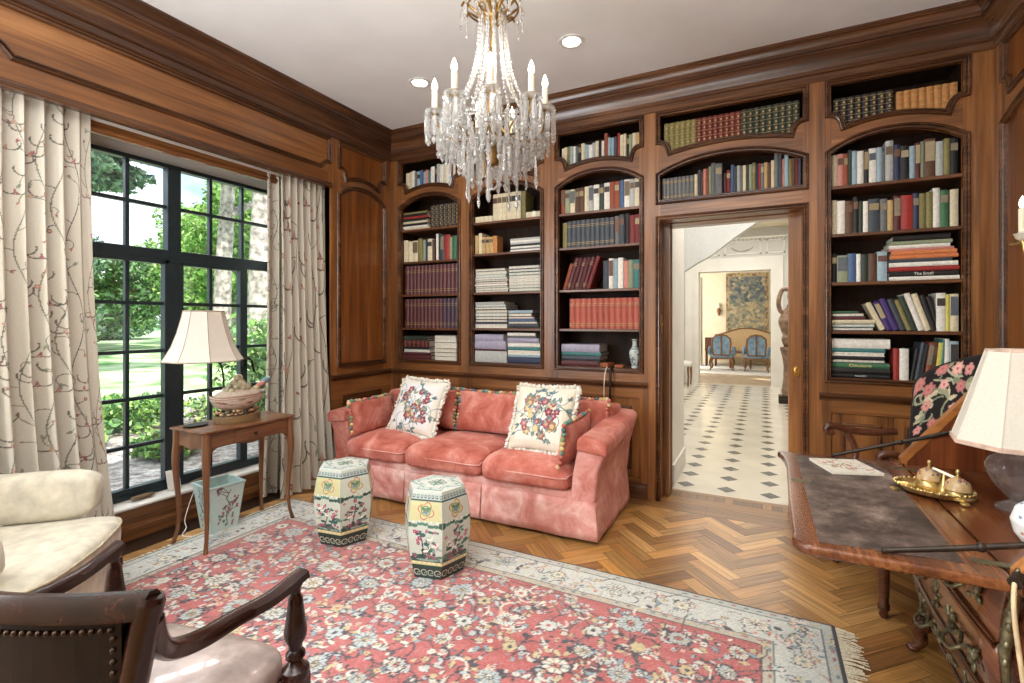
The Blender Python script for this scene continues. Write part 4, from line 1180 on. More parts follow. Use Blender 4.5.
    for side in range(4):
        Ln = (w if side < 2 else h); k = .13*m
        n = int(Ln/(.30*m))
        for i in range(n+1):
            t = i*Ln/n
            for q in range(20):
                d = r.uniform(.072, .238)*m; tt = t+r.uniform(-.15, .15)*m
                x, y = [(tt, d), (tt, h-d), (d, tt), (w-d, tt)][side]
                if r.random() < .6: bud(x, y, r.uniform(.025, .045)*m, r.uniform(0, 6.28))
                else:
                    cv.swirl(x, y, r.uniform(.05, .1)*m, r.uniform(0, 6.28), r.uniform(-4, 4), .6, r.choice([(110, 120, 124), (70, 80, 84), (176, 120, 110)]))
                    small(x, y, .013*m)
            x, y = [(t, .145*m), (t, h-.145*m), (.145*m, t), (w-.145*m, t)][side]
            if i % 2 == 0: palmette(x, y, .058*m, r.uniform(0, 6.28))
            else:
                cv.flower(x, y, .042*m, 8, (84, 92, 96)); cv.flower(x, y, .036*m, 8, (206, 196, 170), (120, 140, 140))
        for i in range(int(Ln/(.055*m))):
            t = i*.055*m
            for d in (.035, .262):
                x, y = [(t, d*m), (t, h-d*m), (d*m, t), (w-d*m, t)][side]
                cv.ell(x, y, .012*m, .007*m, 0 if side < 2 else 1.57, r.choice([(150, 90, 84), (96, 116, 122), OC]))
    nr = np.random.default_rng(5); q = nr.random((h, w, 1))**3*.32; cv.a = cv.a*(1-q)+np.array([196, 190, 186])*q
    cv.a = np.clip(cv.a*(.92+.16*nr.random((h, w, 1))), 0, 255)
    # thin binding line redrawn
    for (a, bb, c, d) in ((0, 0, w, 2), (0, h-2, w, h), (w-3, 0, w, h), (0, 0, 2, h)): cv.rect(a, bb, c, d, (36, 34, 42))
    return cv
rug_cv = paint_rug()
rug = gridmesh('rug', rug_cv, lambda U, V: (RX0+(RX1-RX0)*U, RY0+(RY1-RY0)*V, .009+.001*np.sin(U*40)*np.sin(V*33)), 'rug_wool')
tag(rug, 'red and ivory floral oriental rug with fringed ends lying on the parquet', 'rug')
mk('rug_edge', MB().box(RX0+.001, RX1-.001, RY0+.001, RY1-.001, .0015, .0065), 'rug_fringe', rug)
r_ = random.Random(4)
for x0, s in ((RX1, 1), (RX0, -1)):
    fr = MB(); y = RY0
    while y < RY1:
        L = r_.uniform(.06, .09) if s > 0 else r_.uniform(.02, .04); a = r_.uniform(-.25, .25)
        fr.tube([(x0-.01*s, y, .005), (x0+.4*L*s, y+a*.02, .006), (x0+L*s, y+a*L, .0035)], [.003, .0025, .002], 5)
        y += .009
    mk('fringe', fr, 'rug_fringe', rug, smooth=80)

# ------------------------------------------------------------------ garden stools
vcol('famille_porcelain', .18, .04, 60, spec=.5)
plain('porcelain_top', (206, 212, 204), .2, noise=.05)
def stool_canvas(seed):
    w, h = 360, 170; r = random.Random(seed); cv = Canvas(w, h, (192, 198, 186))
    GR, DG, MG, YL, TQ, BK = (84, 116, 102), (58, 84, 76), (140, 66, 92), (200, 194, 146), (132, 162, 152), (50, 56, 58)
    # rows counted from the foot
    cv.rect(0, 0, w, 24, (54, 66, 62))
    for k in range(24):
        x = k*15+7; cv.ring(x, 12, 6, .9, (196, 196, 176), .3, 5.2); cv.ring(x+3, 9, 3, .7, (150, 170, 150))
    cv.rect(0, 24, w, 29, (44, 70, 64)); cv.rect(0, 29, w, 36, (214, 204, 150))
    for k in range(36): cv.ell(k*10+5, 33, 1.6, 1.6, 0, (240, 232, 200))
    cv.rect(0, 36, w, 38, (60, 84, 80))
    for f in range(6):
        cx = f*60+30
        # rocks, water, cranes, blossom
        cv.ell(cx-14, 44, 17, 6, .2, DG); cv.ell(cx+15, 42, 13, 4, -.2, GR); cv.ell(cx+2, 40, 22, 2, 0, TQ)
        for k in range(9): cv.ell(cx+r.uniform(-26, 26), r.uniform(40, 66), r.uniform(4, 10), r.uniform(2, 4), r.uniform(-.5, .5), r.choice([DG, GR, TQ, (150, 172, 158)]))
        for k in range(9): cv.flower(cx+r.uniform(-24, 24), r.uniform(42, 54), r.uniform(2.5, 4), 5, MG, (206, 150, 160))
        cv.swirl(cx-8, 46, 46, 1.3, r.uniform(-1.2, 1.2), 1.2, BK); cv.swirl(cx+10, 44, 38, 1.8, r.uniform(-1.2, 1.2), 1.1, (92, 76, 60))
        for k in range(13): cv.ell(cx+r.uniform(-22, 22), r.uniform(50, 96), r.uniform(3, 7), r.uniform(2, 4), r.uniform(-.6, .6), r.choice([DG, GR, (58, 96, 96)]))
        for k in range(10): cv.flower(cx+r.uniform(-24, 24), r.uniform(64, 104), r.uniform(2.5, 4.6), 5, r.choice([MG, (160, 60, 96), (176, 84, 110)]), (214, 170, 170), ph=r.random())
        for k in range(3):
            x, y = cx+r.uniform(-18, 18), r.uniform(56, 88); cv.ell(x, y, 5, 2.6, r.uniform(-.5, .5), (228, 226, 214)); cv.line([(x+4, y), (x+8, y+7)], .8, (228, 226, 214)); cv.line([(x, y-2), (x, y-8)], .6, BK)
        for k in range(7): cv.ell(cx-30+k*10, 108+3*sin(k*1.6+f), 6, 3.5, 0, r.choice([GR, DG, (84, 128, 116)]))
        # upper panel: yellow cartouches
        cv.rect(cx-29, 116, cx+29, 152, (196, 200, 186) if f % 2 else (194, 190, 146))
        cv.flower(cx, 134, 17, 4, (178, 92, 90), depth=.35, ph=.785); cv.flower(cx, 134, 15, 4, YL, depth=.35, ph=.785); cv.ring(cx, 134, 9, 1, (120, 140, 110)); cv.flower(cx, 134, 7, 5, (104, 140, 150), (196, 110, 110))
        for q in (-1, 1): cv.leaf(cx, 134, 14, 3, q*.6+(0 if q > 0 else 3.1), (96, 132, 96))
        for q in (-22, -11, 0, 11, 22): cv.ell(cx+q, 113.5, 1.7, 1.7, 0, (236, 232, 206))
        cv.rect(cx-30, 38, cx-29, 152, (150, 160, 140))
    cv.rect(0, 152, w, 155, (60, 84, 84)); cv.rect(0, 155, w, 165, (176, 186, 180))
    for k in range(45): cv.rect(k*8+1, 157, k*8+6, 163, (84, 100, 104)); cv.rect(k*8+2, 159, k*8+5, 162, (176, 186, 180))
    return cv
def garden_stool(loc, rz, label, seed):
    root = thing('garden_stool', label, 'stool', loc, rz, 'hexagonal garden stools on the rug')
    H = .455
    prof = [(0, .142), (.06, .146), (.10, .152), (.25, .168), (.48, .180), (.68, .180), (.86, .167), (.97, .152), (1.0, .148)]
    pz = [p[0] for p in prof]; pr = [p[1]*1.07 for p in prof]
    def fn(U, V):
        R = np.interp(V, pz, pr)
        a = U*2*pi; k = (a % (pi/3))-pi/6
        return R*cos(pi/6)/np.cos(k)*np.cos(a)*.985, R*cos(pi/6)/np.cos(k)*np.sin(a)*.985, V*H
    gridmesh('body', stool_canvas(seed), fn, 'famille_porcelain', root, wrap=True)
    # painted top
    n = 70; cv = Canvas(n, n, (204, 210, 202)); c = n/2; r = random.Random(seed)
    def hexag(R, col):
        Y, X = np.mgrid[0:n, 0:n]; X = X-c+.5; Y = Y-c+.5; m = np.ones_like(X, dtype=bool)
        for k in range(6): a = pi/6+k*pi/3; m &= (X*cos(a)+Y*sin(a) <= R)
        cv.a[m] = col
    hexag(30, (110, 140, 136)); hexag(28, (200, 208, 200)); hexag(22, (136, 160, 154)); hexag(21, (212, 214, 204))
    for k in range(12): a = k*pi/6; cv.flower(c+25*cos(a), c+25*sin(a), 2.4, 4, (120, 150, 140))
    cv.flower(c, c, 13, 6, (124, 154, 146)); cv.flower(c, c, 10, 6, (206, 208, 196)); cv.flower(c, c, 6, 5, (176, 150, 150), (100, 130, 130))
    for k in range(6): a = k*pi/3+.5; cv.leaf(c, c, 17, 2.2, a, (116, 146, 130))
    def top(U, V):
        # square to hexagon by polar stretch
        X = 2*U-1; Y = 2*V-1; rr = np.maximum(np.abs(X), np.abs(Y)); a = np.arctan2(Y, X); k = (a % (pi/3))-pi/6
        R = rr*.1565*cos(pi/6)/np.cos(k)
        return R*np.cos(a), R*np.sin(a), H+.004*(1-rr**6)
    gridmesh('top', cv, top, 'famille_porcelain', root)
    return root
garden_stool((-2.315, 2.26, .0105), rad(8), 'hexagonal painted porcelain garden stool on the rug, nearer the window and curtain', 31)
garden_stool((-1.585, 2.215, .0105), rad(14), 'hexagonal painted porcelain garden stool on the rug before the middle seat cushion', 47)

# ------------------------------------------------------------------ console table
WT = ((70, 42, 24), (112, 72, 44), (142, 98, 64))
wood('table_walnut', *WT, 'Y', 1.4, .38)
wood('table_leg_walnut', *WT, 'Z', 1.4, .38)
def build_table():
    cx, cy = -3.015, 2.02
    root = thing('side_table', 'small walnut side table with slender curved legs below the window', 'side table', (cx, cy, .0105))
    # top with serpentine edge
    poly = []
    hx, hy = .172, .312
    for (sx, sy) in ((1, -1), (1, 1), (-1, 1), (-1, -1)):
        pass
    pts = []
    for k in range(24): t = k/24; pts.append((hx-.012*sin(pi*t)**2*cos(2*pi*t)*1.0, lerp(-hy+.02, hy-.02, t)))
    pts += [(hx-.006, hy-.006), (hx-.02, hy), (-hx+.0, hy), (-hx, hy), (-hx, -hy), (hx-.02, -hy), (hx-.006, -hy+.006)]
    mb = MB().prism(pts, lambda u, v, a: (u, v, a), .688, .7015)
    mk('table_top', mb, 'table_walnut', root, bevel=.006, seg=3)
    # apron with scalloped lower edge: front (+x), back, two ends
    def apron(length, fn, name, dr=False):
        n = 40; top = []; bot = []
        for k in range(n+1):
            t = k/n; u = (t-.5)*length
            s = abs(2*t-1)
            z = .575+.040*(1 if .0 else 0)
            z = .560 + .035*(.5-.5*cos(min(1, (1-s)/.28)*pi)) - .018*(1 if s < .42 else 0)*(.5+.5*cos(s/.42*pi))
            if s > .86: z -= .04*((s-.86)/.14)**1.5
            bot.append((u, z)); top.append((u, .688))
        m = MB()
        for off in (0, 1):
            pass
        m.loft([[fn(u, z, 0) for u, z in bot], [fn(u, z, 0) for u, z in top], [fn(u, z, -.018) for u, z in top], [fn(u, z, -.018) for u, z in bot], [fn(u, z, 0) for u, z in bot]], 0, False, False)
        return mk(name, m, 'table_walnut', root)
    ax, ay = .150, .285
    apron(2*ay, lambda u, z, h: (ax+h, u, z), 'front_apron'); apron(2*ay, lambda u, z, h: (-ax-h, u, z), 'back_apron')
    apron(2*ax, lambda u, z, h: (u, ay+h, z), 'end_apron'); apron(2*ax, lambda u, z, h: (u, -ay-h, z), 'end_apron')
    d = MB(); d.box(ax, ax+.006, -.11, .14, .600, .678)
    dr = mk('drawer', d, 'table_walnut', root, bevel=.003)
    k = MB().lathe([(.004, 0), (.004, .008), (.010, .014), (.011, .019), (.007, .023), (0, .024)], n=12); k.xform(Matrix.Translation((ax+.004, .015, .637)) @ Matrix.Rotation(pi/2, 4, 'Y'))
    mk('knob', k, 'dark_metal', dr, smooth=60)
    for sx in (1, -1):
        for sy in (1, -1):
            prof = [(.0, .687, .021), (.001, .60, .021), (.006, .54, .020), (.008, .48, .0175), (.004, .38, .0145), (-.004, .26, .0125), (-.006, .16, .0105), (.002, .07, .0095), (.012, .02, .0105), (.016, .0, .012)]
            m = MB(); rings = []
            for o, z, rr in prof:
                x0, y0 = sx*(ax-.006+o), sy*(ay-.006+o)
                rings.append([(x0+rr*a, y0+rr*b, z) for a, b in ((1, .55), (.55, 1), (-.55, 1), (-1, .55), (-1, -.55), (-.55, -1), (.55, -1), (1, -.55))])
            mk('leg', m.loft(rings), 'table_leg_walnut', root, smooth=50)
build_table()

# ------------------------------------------------------------------ lamp made from a painted tureen
vcol('tureen_glaze', .25, .10, 50, spec=.5)
plain('lamp_shade_silk', (190, 183, 174), .85, noise=.03, nscale=200)
plain('shade_trim', (150, 136, 118), .8)
wood('plinth_wood', (78, 58, 36), (112, 86, 56), (136, 108, 72), 'Y', 2, .5)
def shade_mat(name, c, em):
    m = MATS[name]; nt = m.node_tree; b = nt.nodes['Principled BSDF']
    b.inputs['Emission Color'].default_value = (*lin(c), 1); b.inputs['Emission Strength'].default_value = em
shade_mat('lamp_shade_silk', (255, 226, 190), .10)
def build_tureen_lamp():
    cx, cy, cz = -3.02, 2.03, .7125
    sS = .92
    root = thing('table_lamp', 'table lamp with bell shade and painted tureen base on the walnut side table', 'lamp', (cx, cy, cz))
    K = 1.14
    def oval(sx, sy, n=32): return [(sx*cos(2*pi*k/n), sy*sin(2*pi*k/n)) for k in range(n)]
    mk('plinth', MB().prism(oval(.094, .148), lambda u, v, a: (u, v, a), 0, .042), 'plinth_wood', root, bevel=.003)
    mb = MB(); r = random.Random(2)
    G = [(112, 110, 74), (150, 128, 92), (96, 84, 60), (176, 156, 122), (86, 96, 70), (160, 104, 84)]
    for k in range(70):
        a = r.uniform(0, 2*pi); mb.ell((.074*cos(a)*r.uniform(.6, 1.02), .134*sin(a)*r.uniform(.6, 1.02), .050+r.uniform(0, .022)), (r.uniform(.008, .016), r.uniform(.010, .02), r.uniform(.007, .012)), 7, 5, c=r.choice(G))
    mk('encrusted_foot', mb, 'tureen_glaze', root, col=True, smooth=179)
    # bowl
    cv = Canvas(90, 40, (196, 180, 166))
    for k in range(14): cv.swirl(r.uniform(0, 90), r.uniform(5, 35), 18, r.uniform(-.4, .4), r.uniform(-1, 1), .7, r.choice([(160, 126, 116), (176, 150, 120), (140, 120, 110)]))
    for k in range(8): cv.flower(r.uniform(0, 90), r.uniform(14, 32), 3, 5, r.choice([(140, 90, 96), (150, 130, 90), (120, 130, 96)]))
    cv.rect(0, 32, 90, 34, (150, 112, 100)); cv.rect(0, 38, 90, 40, (176, 140, 110))
    zz = [0, .1, .3, .55, .8, .92, 1.]; rr = [.45, .62, .84, .97, 1.02, 1.0, 1.05]
    def bowl(U, V):
        R = np.interp(V, zz, rr); a = U*2*pi; fl = 1+.03*np.cos(6*a)*V
        tip = .16*np.clip(np.abs(np.sin(a)), 0, 1)**14*V**2
        return .088*R*fl*np.cos(a), .160*R*(fl+tip)*np.sin(a), .070+.095*V+.02*tip*6*V
    bo = gridmesh('tureen', cv, bowl, 'tureen_glaze', root, wrap=True)
    mb = MB().lathe([(.092, 0), (.090, .008), (.074, .024), (.050, .04), (.024, .05), (0, .052)], 0, 0, .163, 28, c=(190, 174, 158), sx=.95, sy=1.66)
    for k in range(46):
        a = r.uniform(0, 6.28); d = r.uniform(0, 1); mb.ell((.055*d*cos(a), .092*d*sin(a), .198+.06*(1-d)), (r.uniform(.014, .024),)*3, 7, 5, c=r.choice([(196, 184, 158), (166, 162, 134), (182, 170, 140), (140, 136, 108)]))
    mb.ell((0, .005, .272), (.026, .030, .026), 10, 8, c=(186, 176, 146))
    mk('lid', mb, 'tureen_glaze', root, col=True, smooth=179)
    mb = MB(); mb.ell((0, .168, .215), (.022, .042, .020), 10, 8, c=(176, 120, 110), rot=Matrix.Rotation(.35, 3, 'X')); mb.ell((0, .198, .236), (.020, .030, .022), 10, 8, c=(116, 150, 160)); mb.ell((0, .224, .252), (.014, .018, .014), 8, 6, c=(140, 160, 150)); mb.tube([(0, .148, .20), (0, .115, .185)], [.016, .02], 8, c=(200, 176, 140))
    mk('bird_handle', mb, 'tureen_glaze', root, col=True, smooth=179)
    # bent stem behind the tureen, up to the shade
    sx, sy = -.03, -.196
    pts = bez([(-.088, -.03, .0), (-.088, -.032, .18), (-.088, -.045, .33), (-.06, -.10, .385), (sx, sy, .40), (sx, sy, .46)], 8)
    mb = MB().tube(pts, .0055, 8); mb.lathe([(.012, 0), (.014, .01), (.014, .06), (.01, .07)], sx, sy, .44, 12)
    mb.ell((sx, sy, .55), (.028, .028, .04), 12, 8); mb.tube([(sx, sy, .58), (sx, sy, .715)], .003)
    mk('stem', mb, 'dark_metal', root, smooth=60)
    # bell shade, eight ribs
    n = 8
    prof = [(0, .238, .398), (.1, .219, .423), (.3, .184, .485), (.55, .152, .57), (.8, .130, .65), (1, .118, .70)]
    rings = []
    for _, R, z in prof: rings.append([(sx+sS*R*cos(2*pi*(k+.5)/n), sy+sS*R*sin(2*pi*(k+.5)/n), z) for k in range(n)])
    sh = mk('lamp_shade', MB().loft(rings, 0, True, False), 'lamp_shade_silk', root)
    s = sh.modifiers.new('s', 'SOLIDIFY'); s.thickness = .003
    mb = MB()
    for k in range(n): mb.tube([q[k] for q in rings], .0022, 6)
    for q in (rings[0], rings[-1]): mb.tube(q+[q[0]], .004, 6)
    mk('shade_ribs', mb, 'shade_trim', sh, smooth=80)
build_tureen_lamp()
mb = MB().lathe([(.045, 0), (.062, .004), (.066, .010), (.06, .008), (.04, .004), (0, .004)], -3.075, 1.80, .7125, 24, sx=.8, sy=1.1)
tag(mk('dish', mb, 'dark_metal', smooth=60), 'small dark shallow dish at the left end of the walnut side table', 'dish')
card = MB().hexa([(-3.52, 1.885, .222), (-3.52, 1.965, .222), (-3.53, 1.965, .222), (-3.53, 1.885, .222), (-3.555, 1.885, .345), (-3.555, 1.965, .345), (-3.562, 1.965, .345), (-3.562, 1.885, .345)])
tag(mk('card', card, 'white_paint'), 'plain white card propped on the window sill against the glass', 'card')
for i, (y0, y1) in enumerate(((1.66, 1.80), (2.03, 2.16))):
    mb = MB().sq((-3.525, (y0+y1)/2, .236), (.02, (y1-y0)/2, .012), .8, .6, 16, 8)
    tag(mk('piece_of_driftwood', mb, 'plinth_wood', smooth=179), 'brown stick lying on the sill left of the white card' if i == 0 else 'brown stick lying on the sill behind the side table legs', 'stick')
LAMP = bpy.data.objects['table_lamp']
cord = bez([(-3.47, 2.02, .19), (-3.44, 1.97, .12), (-3.42, 1.93, .03), (-3.35, 1.90, .004), (-3.25, 1.82, .004), (-3.18, 1.84, .004)], 8)
mk('lamp_cord', MB().tube([p-Vector((-3.02, 2.03, .7125)) for p in cord], .003, 6), 'white_paint', LAMP, smooth=80)

# ------------------------------------------------------------------ porcelain waste basket under the table
vcol('celadon_porcelain', .3, .05, 60, spec=.5)
def build_basket():
    cx, cy = -3.165, 2.0
    root = thing('waste_basket', 'pale celadon square porcelain basket painted with branches under the side table', 'basket', (cx, cy, 0), rad(-8))
    r = random.Random(9)
    def side(fn, name):
        cv = Canvas(70, 90, (184, 204, 198))
        for x0, x1, y0, y1 in ((0, 2, 0, 90), (68, 70, 0, 90), (0, 70, 0, 3), (0, 70, 86, 90)): cv.rect(x0, y0, x1, y1, (164, 190, 186))
        cv.line([(40, 12), (36, 30), (44, 48), (34, 64), (42, 78)], 1.0, (92, 70, 64))
        for k in range(9):
            y = r.uniform(22, 78); x2, y2, a = cv.swirl(38, y, r.uniform(14, 24), r.choice([.4, 2.7])+r.uniform(-.4, .4), r.uniform(-1, 1), .8, (92, 70, 64))
            for q in range(3): cv.flower(x2+r.uniform(-4, 4), y2+r.uniform(-4, 4), r.uniform(2, 3.4), 5, r.choice([(120, 70, 84), (146, 96, 110), (96, 76, 90)]))
        for k in range(10): cv.leaf(r.uniform(14, 54), r.uniform(8, 34), 8, 2.4, r.uniform(0, 3.1), r.choice([(96, 122, 108), (84, 110, 110), (150, 96, 96)]))
        for k in range(6): cv.flower(r.uniform(14, 54), r.uniform(8, 40), 3.4, 5, (160, 104, 100))
        gridmesh(name, cv, fn, 'celadon_porcelain', root)
    a, b, h = .078, .112, .30
    W = lambda V: a+(b-a)*V
    side(lambda U, V: ((2*U-1)*W(V), -W(V)+0*U, V*h), 'side_panel'); side(lambda U, V: (W(V)+0*U, (2*U-1)*W(V), V*h), 'side_panel')
    side(lambda U, V: (-(2*U-1)*W(V), W(V)+0*U, V*h), 'side_panel'); side(lambda U, V: (-W(V)+0*U, -(2*U-1)*W(V), V*h), 'side_panel')
    mb = MB(); q = lambda s, z: [(-s, -s, z), (s, -s, z), (s, s, z), (-s, s, z)]
    mb.loft([q(b+.004, h-.004), q(b+.004, h+.006), q(b-.008, h+.006), q(b-.010, h-.01), q(a-.006, .02)], 0, True, False); mb.add(q(a-.006, .02), [(0, 1, 2, 3)])
    mb.box(-a, a, -a, a, 0.001, .012)
    plain('celadon_plain', (178, 200, 194), .3, noise=.05); mk('rim_and_liner', mb, 'celadon_plain', root)
build_basket()
# ------------------------------------------------------------------ leather armchair in the foreground, seen from behind
wood('mahogany', (18, 8, 7), (38, 17, 13), (66, 33, 24), 'Y', 1.5, .26, coat=.2, spec=.35)
plain('brown_leather', (20, 12, 10), .5, noise=.3, nscale=18, bump=.15, spec=.25)
plain('seat_leather', (152, 136, 130), .25, noise=.14, nscale=14, bump=.5, coat=.3)
plain('stud', (60, 44, 30), .35, .8)
def build_leather_chair():
    root = thing('leather_armchair', 'dark mahogany open armchair with leather back, seen from behind in the foreground', 'armchair', (-1.345, .605, .0105), rad(12))
    # back: curved sweep
    def bk(t, z, off=0):          # t -1..1
        return Vector((.345*t, -.275+.085*t*t+off-.10*(z-.45)*0, z))
    n = 18
    rings = []
    for k in range(n+1):
        t = -1+2*k/n; p = bk(t, .843-.004*abs(t)); s = .9+.1*abs(t)
        rings.append([p+Vector((0, a*.024*s, b*.034*s)) for a, b in ((-.8, -.6), (-.7, .3), (-.2, .7), (.4, .65), (.8, .2), (.7, -.6))])
    mk('top_rail', MB().loft(rings), 'mahogany', root, smooth=50)
    mb = MB()
    for k in range(n):
        t0, t1 = -.9+1.8*k/n, -.9+1.8*(k+1)/n
        for off, fl in ((-.012, 0), (.03, 1)):
            q = [bk(t0, .50, off), bk(t1, .50, off), bk(t1, .83, off), bk(t0, .83, off)]
            mb.add(q, [(0, 1, 2, 3)])
    mk('back_upholstery', mb, 'brown_leather', root, smooth=60)
    mb = MB()
    for k in range(44):
        t = -.86+1.72*k/43; p = bk(t, .805, -.014); mb.ell(p, .0055, 6, 4)
    for s in (-1, 1):
        for k in range(14): p = bk(.87*s, .79-.02*k, -.014); mb.ell(p, .0055, 6, 4)
    mk('nail_heads', mb, 'stud', root, smooth=179)
    for s in (-1, 1):
        mb = MB(); pts = [bk(.985*s, .852, .006), bk(.97*s, .82, .004), bk(.93*s, .72), bk(.86*s, .58), (s*.27, -.20, .44)]
        mb.tube(bez([tuple(p) for p in pts], 6), [.021]*2+[.024]*23, 8)
        mk('back_post', mb, 'mahogany', root, smooth=60)
        pts = bez([(s*.335, -.185, .80), (s*.315, -.155, .74), (s*.285, -.10, .69), (s*.268, -.02, .657), (s*.275, .07, .652), (s*.298, .155, .655), (s*.318, .245, .676)], 8)
        rings = []
        for i, p in enumerate(pts):
            q = i/(len(pts)-1); d = (pts[min(i+1, len(pts)-1)]-pts[max(i-1, 0)]).normalized(); up = Vector((1, 0, 0)).cross(d); up = up if up.z > 0 or abs(d.z) > .9 else -up
            wd, hh = .018+.003*q, .022-.007*q
            rings.append([p+Vector((a*wd, 0, 0))+up*(b*hh) for a, b in ((-1, -.7), (-1, .5), (-.5, 1), (.5, 1), (1, .5), (1, -.7), (.5, -1), (-.5, -1))])
        mk('arm', MB().loft(rings), 'mahogany', root, smooth=50)
        mb = MB().lathe([(.016, .67), (.018, .655), (.013, .645), (.013, .63), (.018, .618), (.020, .60), (.024, .565), (.029, .535), (.028, .52), (.018, .50), (.016, .487), (.024, .478), (.025, .468), (.016, .458), (.022, .448), (.034, .438), (.036, .425), (.030, .41)], s*.312, .225, 0, 16)
        mb.box(s*.305-.03, s*.305+.03, .195, .255, .33, .412)
        mk('arm_post', mb, 'mahogany', root, smooth=40)
        mb = MB().lathe([(.026, .33), (.03, .31), (.018, .29), (.026, .2), (.018, .06), (.022, .04), (.014, 0)], s*.305, .225, 0, 14)
        mk('leg', mb, 'mahogany', root, smooth=40)
        mb = MB().tube([(s*.27, -.20, .42), (s*.27, -.22, .2), (s*.28, -.27, .0)], [.024, .02, .016], 8)
        mk('leg', mb, 'mahogany', root, smooth=50)
    def f(x, y, z):
        return (x*(1+.10*(y/.26)), y, z+(.02*(1-(x/.3)**2)*(1-(y/.27)**2) if z > 0 else 0))
    mk('seat', MB().sq((0, .015, .425), (.275, .262, .045), .45, .42, 40, 16, fn=f), 'seat_leather', root, smooth=179)
    mk('seat_rail', MB().sq((0, .01, .375), (.285, .255, .035), .2, .35, 36, 8), 'mahogany', root, smooth=60)
build_leather_chair()

# ------------------------------------------------------------------ cream armchair at the left edge
plain('cream_damask', (190, 182, 163), .85, noise=.10, nscale=16, bump=.25, sheen=.3)
plain('cream_damask_piping', (176, 164, 138), .85)
def build_cream_chair():
    root = thing('cream_armchair', 'cream damask armchair with dark curved front legs at the left edge by the curtain', 'armchair', (-2.50, 1.0, .0105), rad(-46))
    # local: +y faces forward, front edge at y=0
    f = lambda x, y, z: (x, y+.05*(1-(x/.37)**2)*(1 if y > 0 else 0), z+.012*(1-(x/.38)**2)*(z > 0))
    q = mk('seat_cushion', MB().sq((0, -.285, .355), (.365, .30, .078), .42, .24, 48, 16, fn=f), 'cream_damask', root, smooth=179)
    sp = lambda v, e: math.copysign(abs(v)**e, v)
    for zz in (.405,):
        pts = []
        for k in range(61):
            a = 2*pi*k/60; x, y = .362*sp(cos(a), .26), .297*sp(sin(a), .26); pts.append((x, -.285+y+.05*(1-(x/.37)**2)*(1 if y > 0 else 0)+.004, zz))
        mk('piping', MB().tube(pts, .005, 6), 'cream_damask_piping', q, smooth=80)
    mk('seat_base', MB().sq((0, -.30, .235), (.36, .30, .06), .2, .2, 36, 8), 'cream_damask', root, smooth=60)
    sk = MB(); pts = [(-.365, -.55), (-.365, -.06), (-.33, .0)]+[(lerp(-.33, .33, k/12), .03*(1-(lerp(-1, 1, k/12))**2)+.012) for k in range(13)]+[(.33, .0), (.365, -.06), (.365, -.55)]
    sk.loft([[(x, y, z) for x, y in pts] for z in (.30, .225, .175)], 0, False, False)
    mk('valance', sk, 'cream_damask', root, smooth=60)
    for s in (-1, 1):
        g = lambda x, y, z: (x+s*.02*(z/.12), y, z)
        mk('arm', MB().sq((s*.345, -.36, .535), (.062, .285, .105), .5, .35, 28, 18, fn=g), 'cream_damask', root, smooth=179)
        mb = MB(); pts = bez([(s*.315, -.035, .24), (s*.325, -.012, .19), (s*.322, -.010, .13), (s*.305, -.022, .06), (s*.312, -.008, .01)], 6)
        mb.tube(pts, [.034-.018*min(1, i/18) for i in range(len(pts))], 8); mb.ell((s*.312, -.004, .012), (.022, .026, .012), 10, 6)
        mb.ell((s*.318, .012, .195), (.020, .012, .030), 8, 6)
        mk('front_leg', mb, 'mahogany', root, smooth=80)
        mk('back_leg', MB().tube([(s*.28, -.56, .24), (s*.29, -.62, 0)], [.024, .018], 8), 'mahogany', root, smooth=60)
    g = lambda x, y, z: (x, y-.10*(z/.25)+.06*(x/.36)**2, z+.02*(1-(x/.36)**2)*(z > 0))
    mk('back', MB().sq((0, -.60, .62), (.36, .085, .30), .3, .4, 40, 18, fn=g), 'cream_damask', root, smooth=179)
build_cream_chair()

# ------------------------------------------------------------------ floral chair beyond the bureau
vcol('black_needlework', .9, .08, 200, bump=.2)
def floral_canvas(seed, n=120, m=130):
    r = random.Random(seed); cv = Canvas(n, m, (34, 30, 30))
    PK, CR, GN = [(196, 140, 132), (206, 160, 148), (180, 116, 112)], (206, 190, 160), [(150, 152, 124), (122, 132, 108), (170, 170, 144)]
    for k in range(120):
        x, y = r.uniform(0, n), r.uniform(0, m); x2, y2, a = cv.swirl(x, y, r.uniform(16, 30), r.uniform(0, 6.28), r.uniform(-3, 3), 1.1, r.choice(GN))
        for q in range(3): cv.leaf(x2, y2, r.uniform(8, 15), r.uniform(2, 3.4), a+r.uniform(-1.3, 1.3), r.choice(GN+[CR]))
    pts = []
    for k in range(700):
        x, y = r.uniform(4, n-4), r.uniform(4, m-4)
        if all((x-a)**2+(y-b)**2 > 15.5**2 for a, b in pts): pts.append((x, y))
    for x, y in pts:
        R = r.uniform(5, 8.2); c = r.choice(PK); cv.flower(x, y, R, r.choice([5, 6, 7]), c, ph=r.random()*3)
        cv.flower(x, y, R*.68, 6, tuple(min(255, v*1.1) for v in c), (170, 96, 96), ph=r.random()*3)
    return cv
wood('chair_walnut', (40, 20, 12), (78, 42, 26), (112, 66, 42), 'X', 1.5, .3)
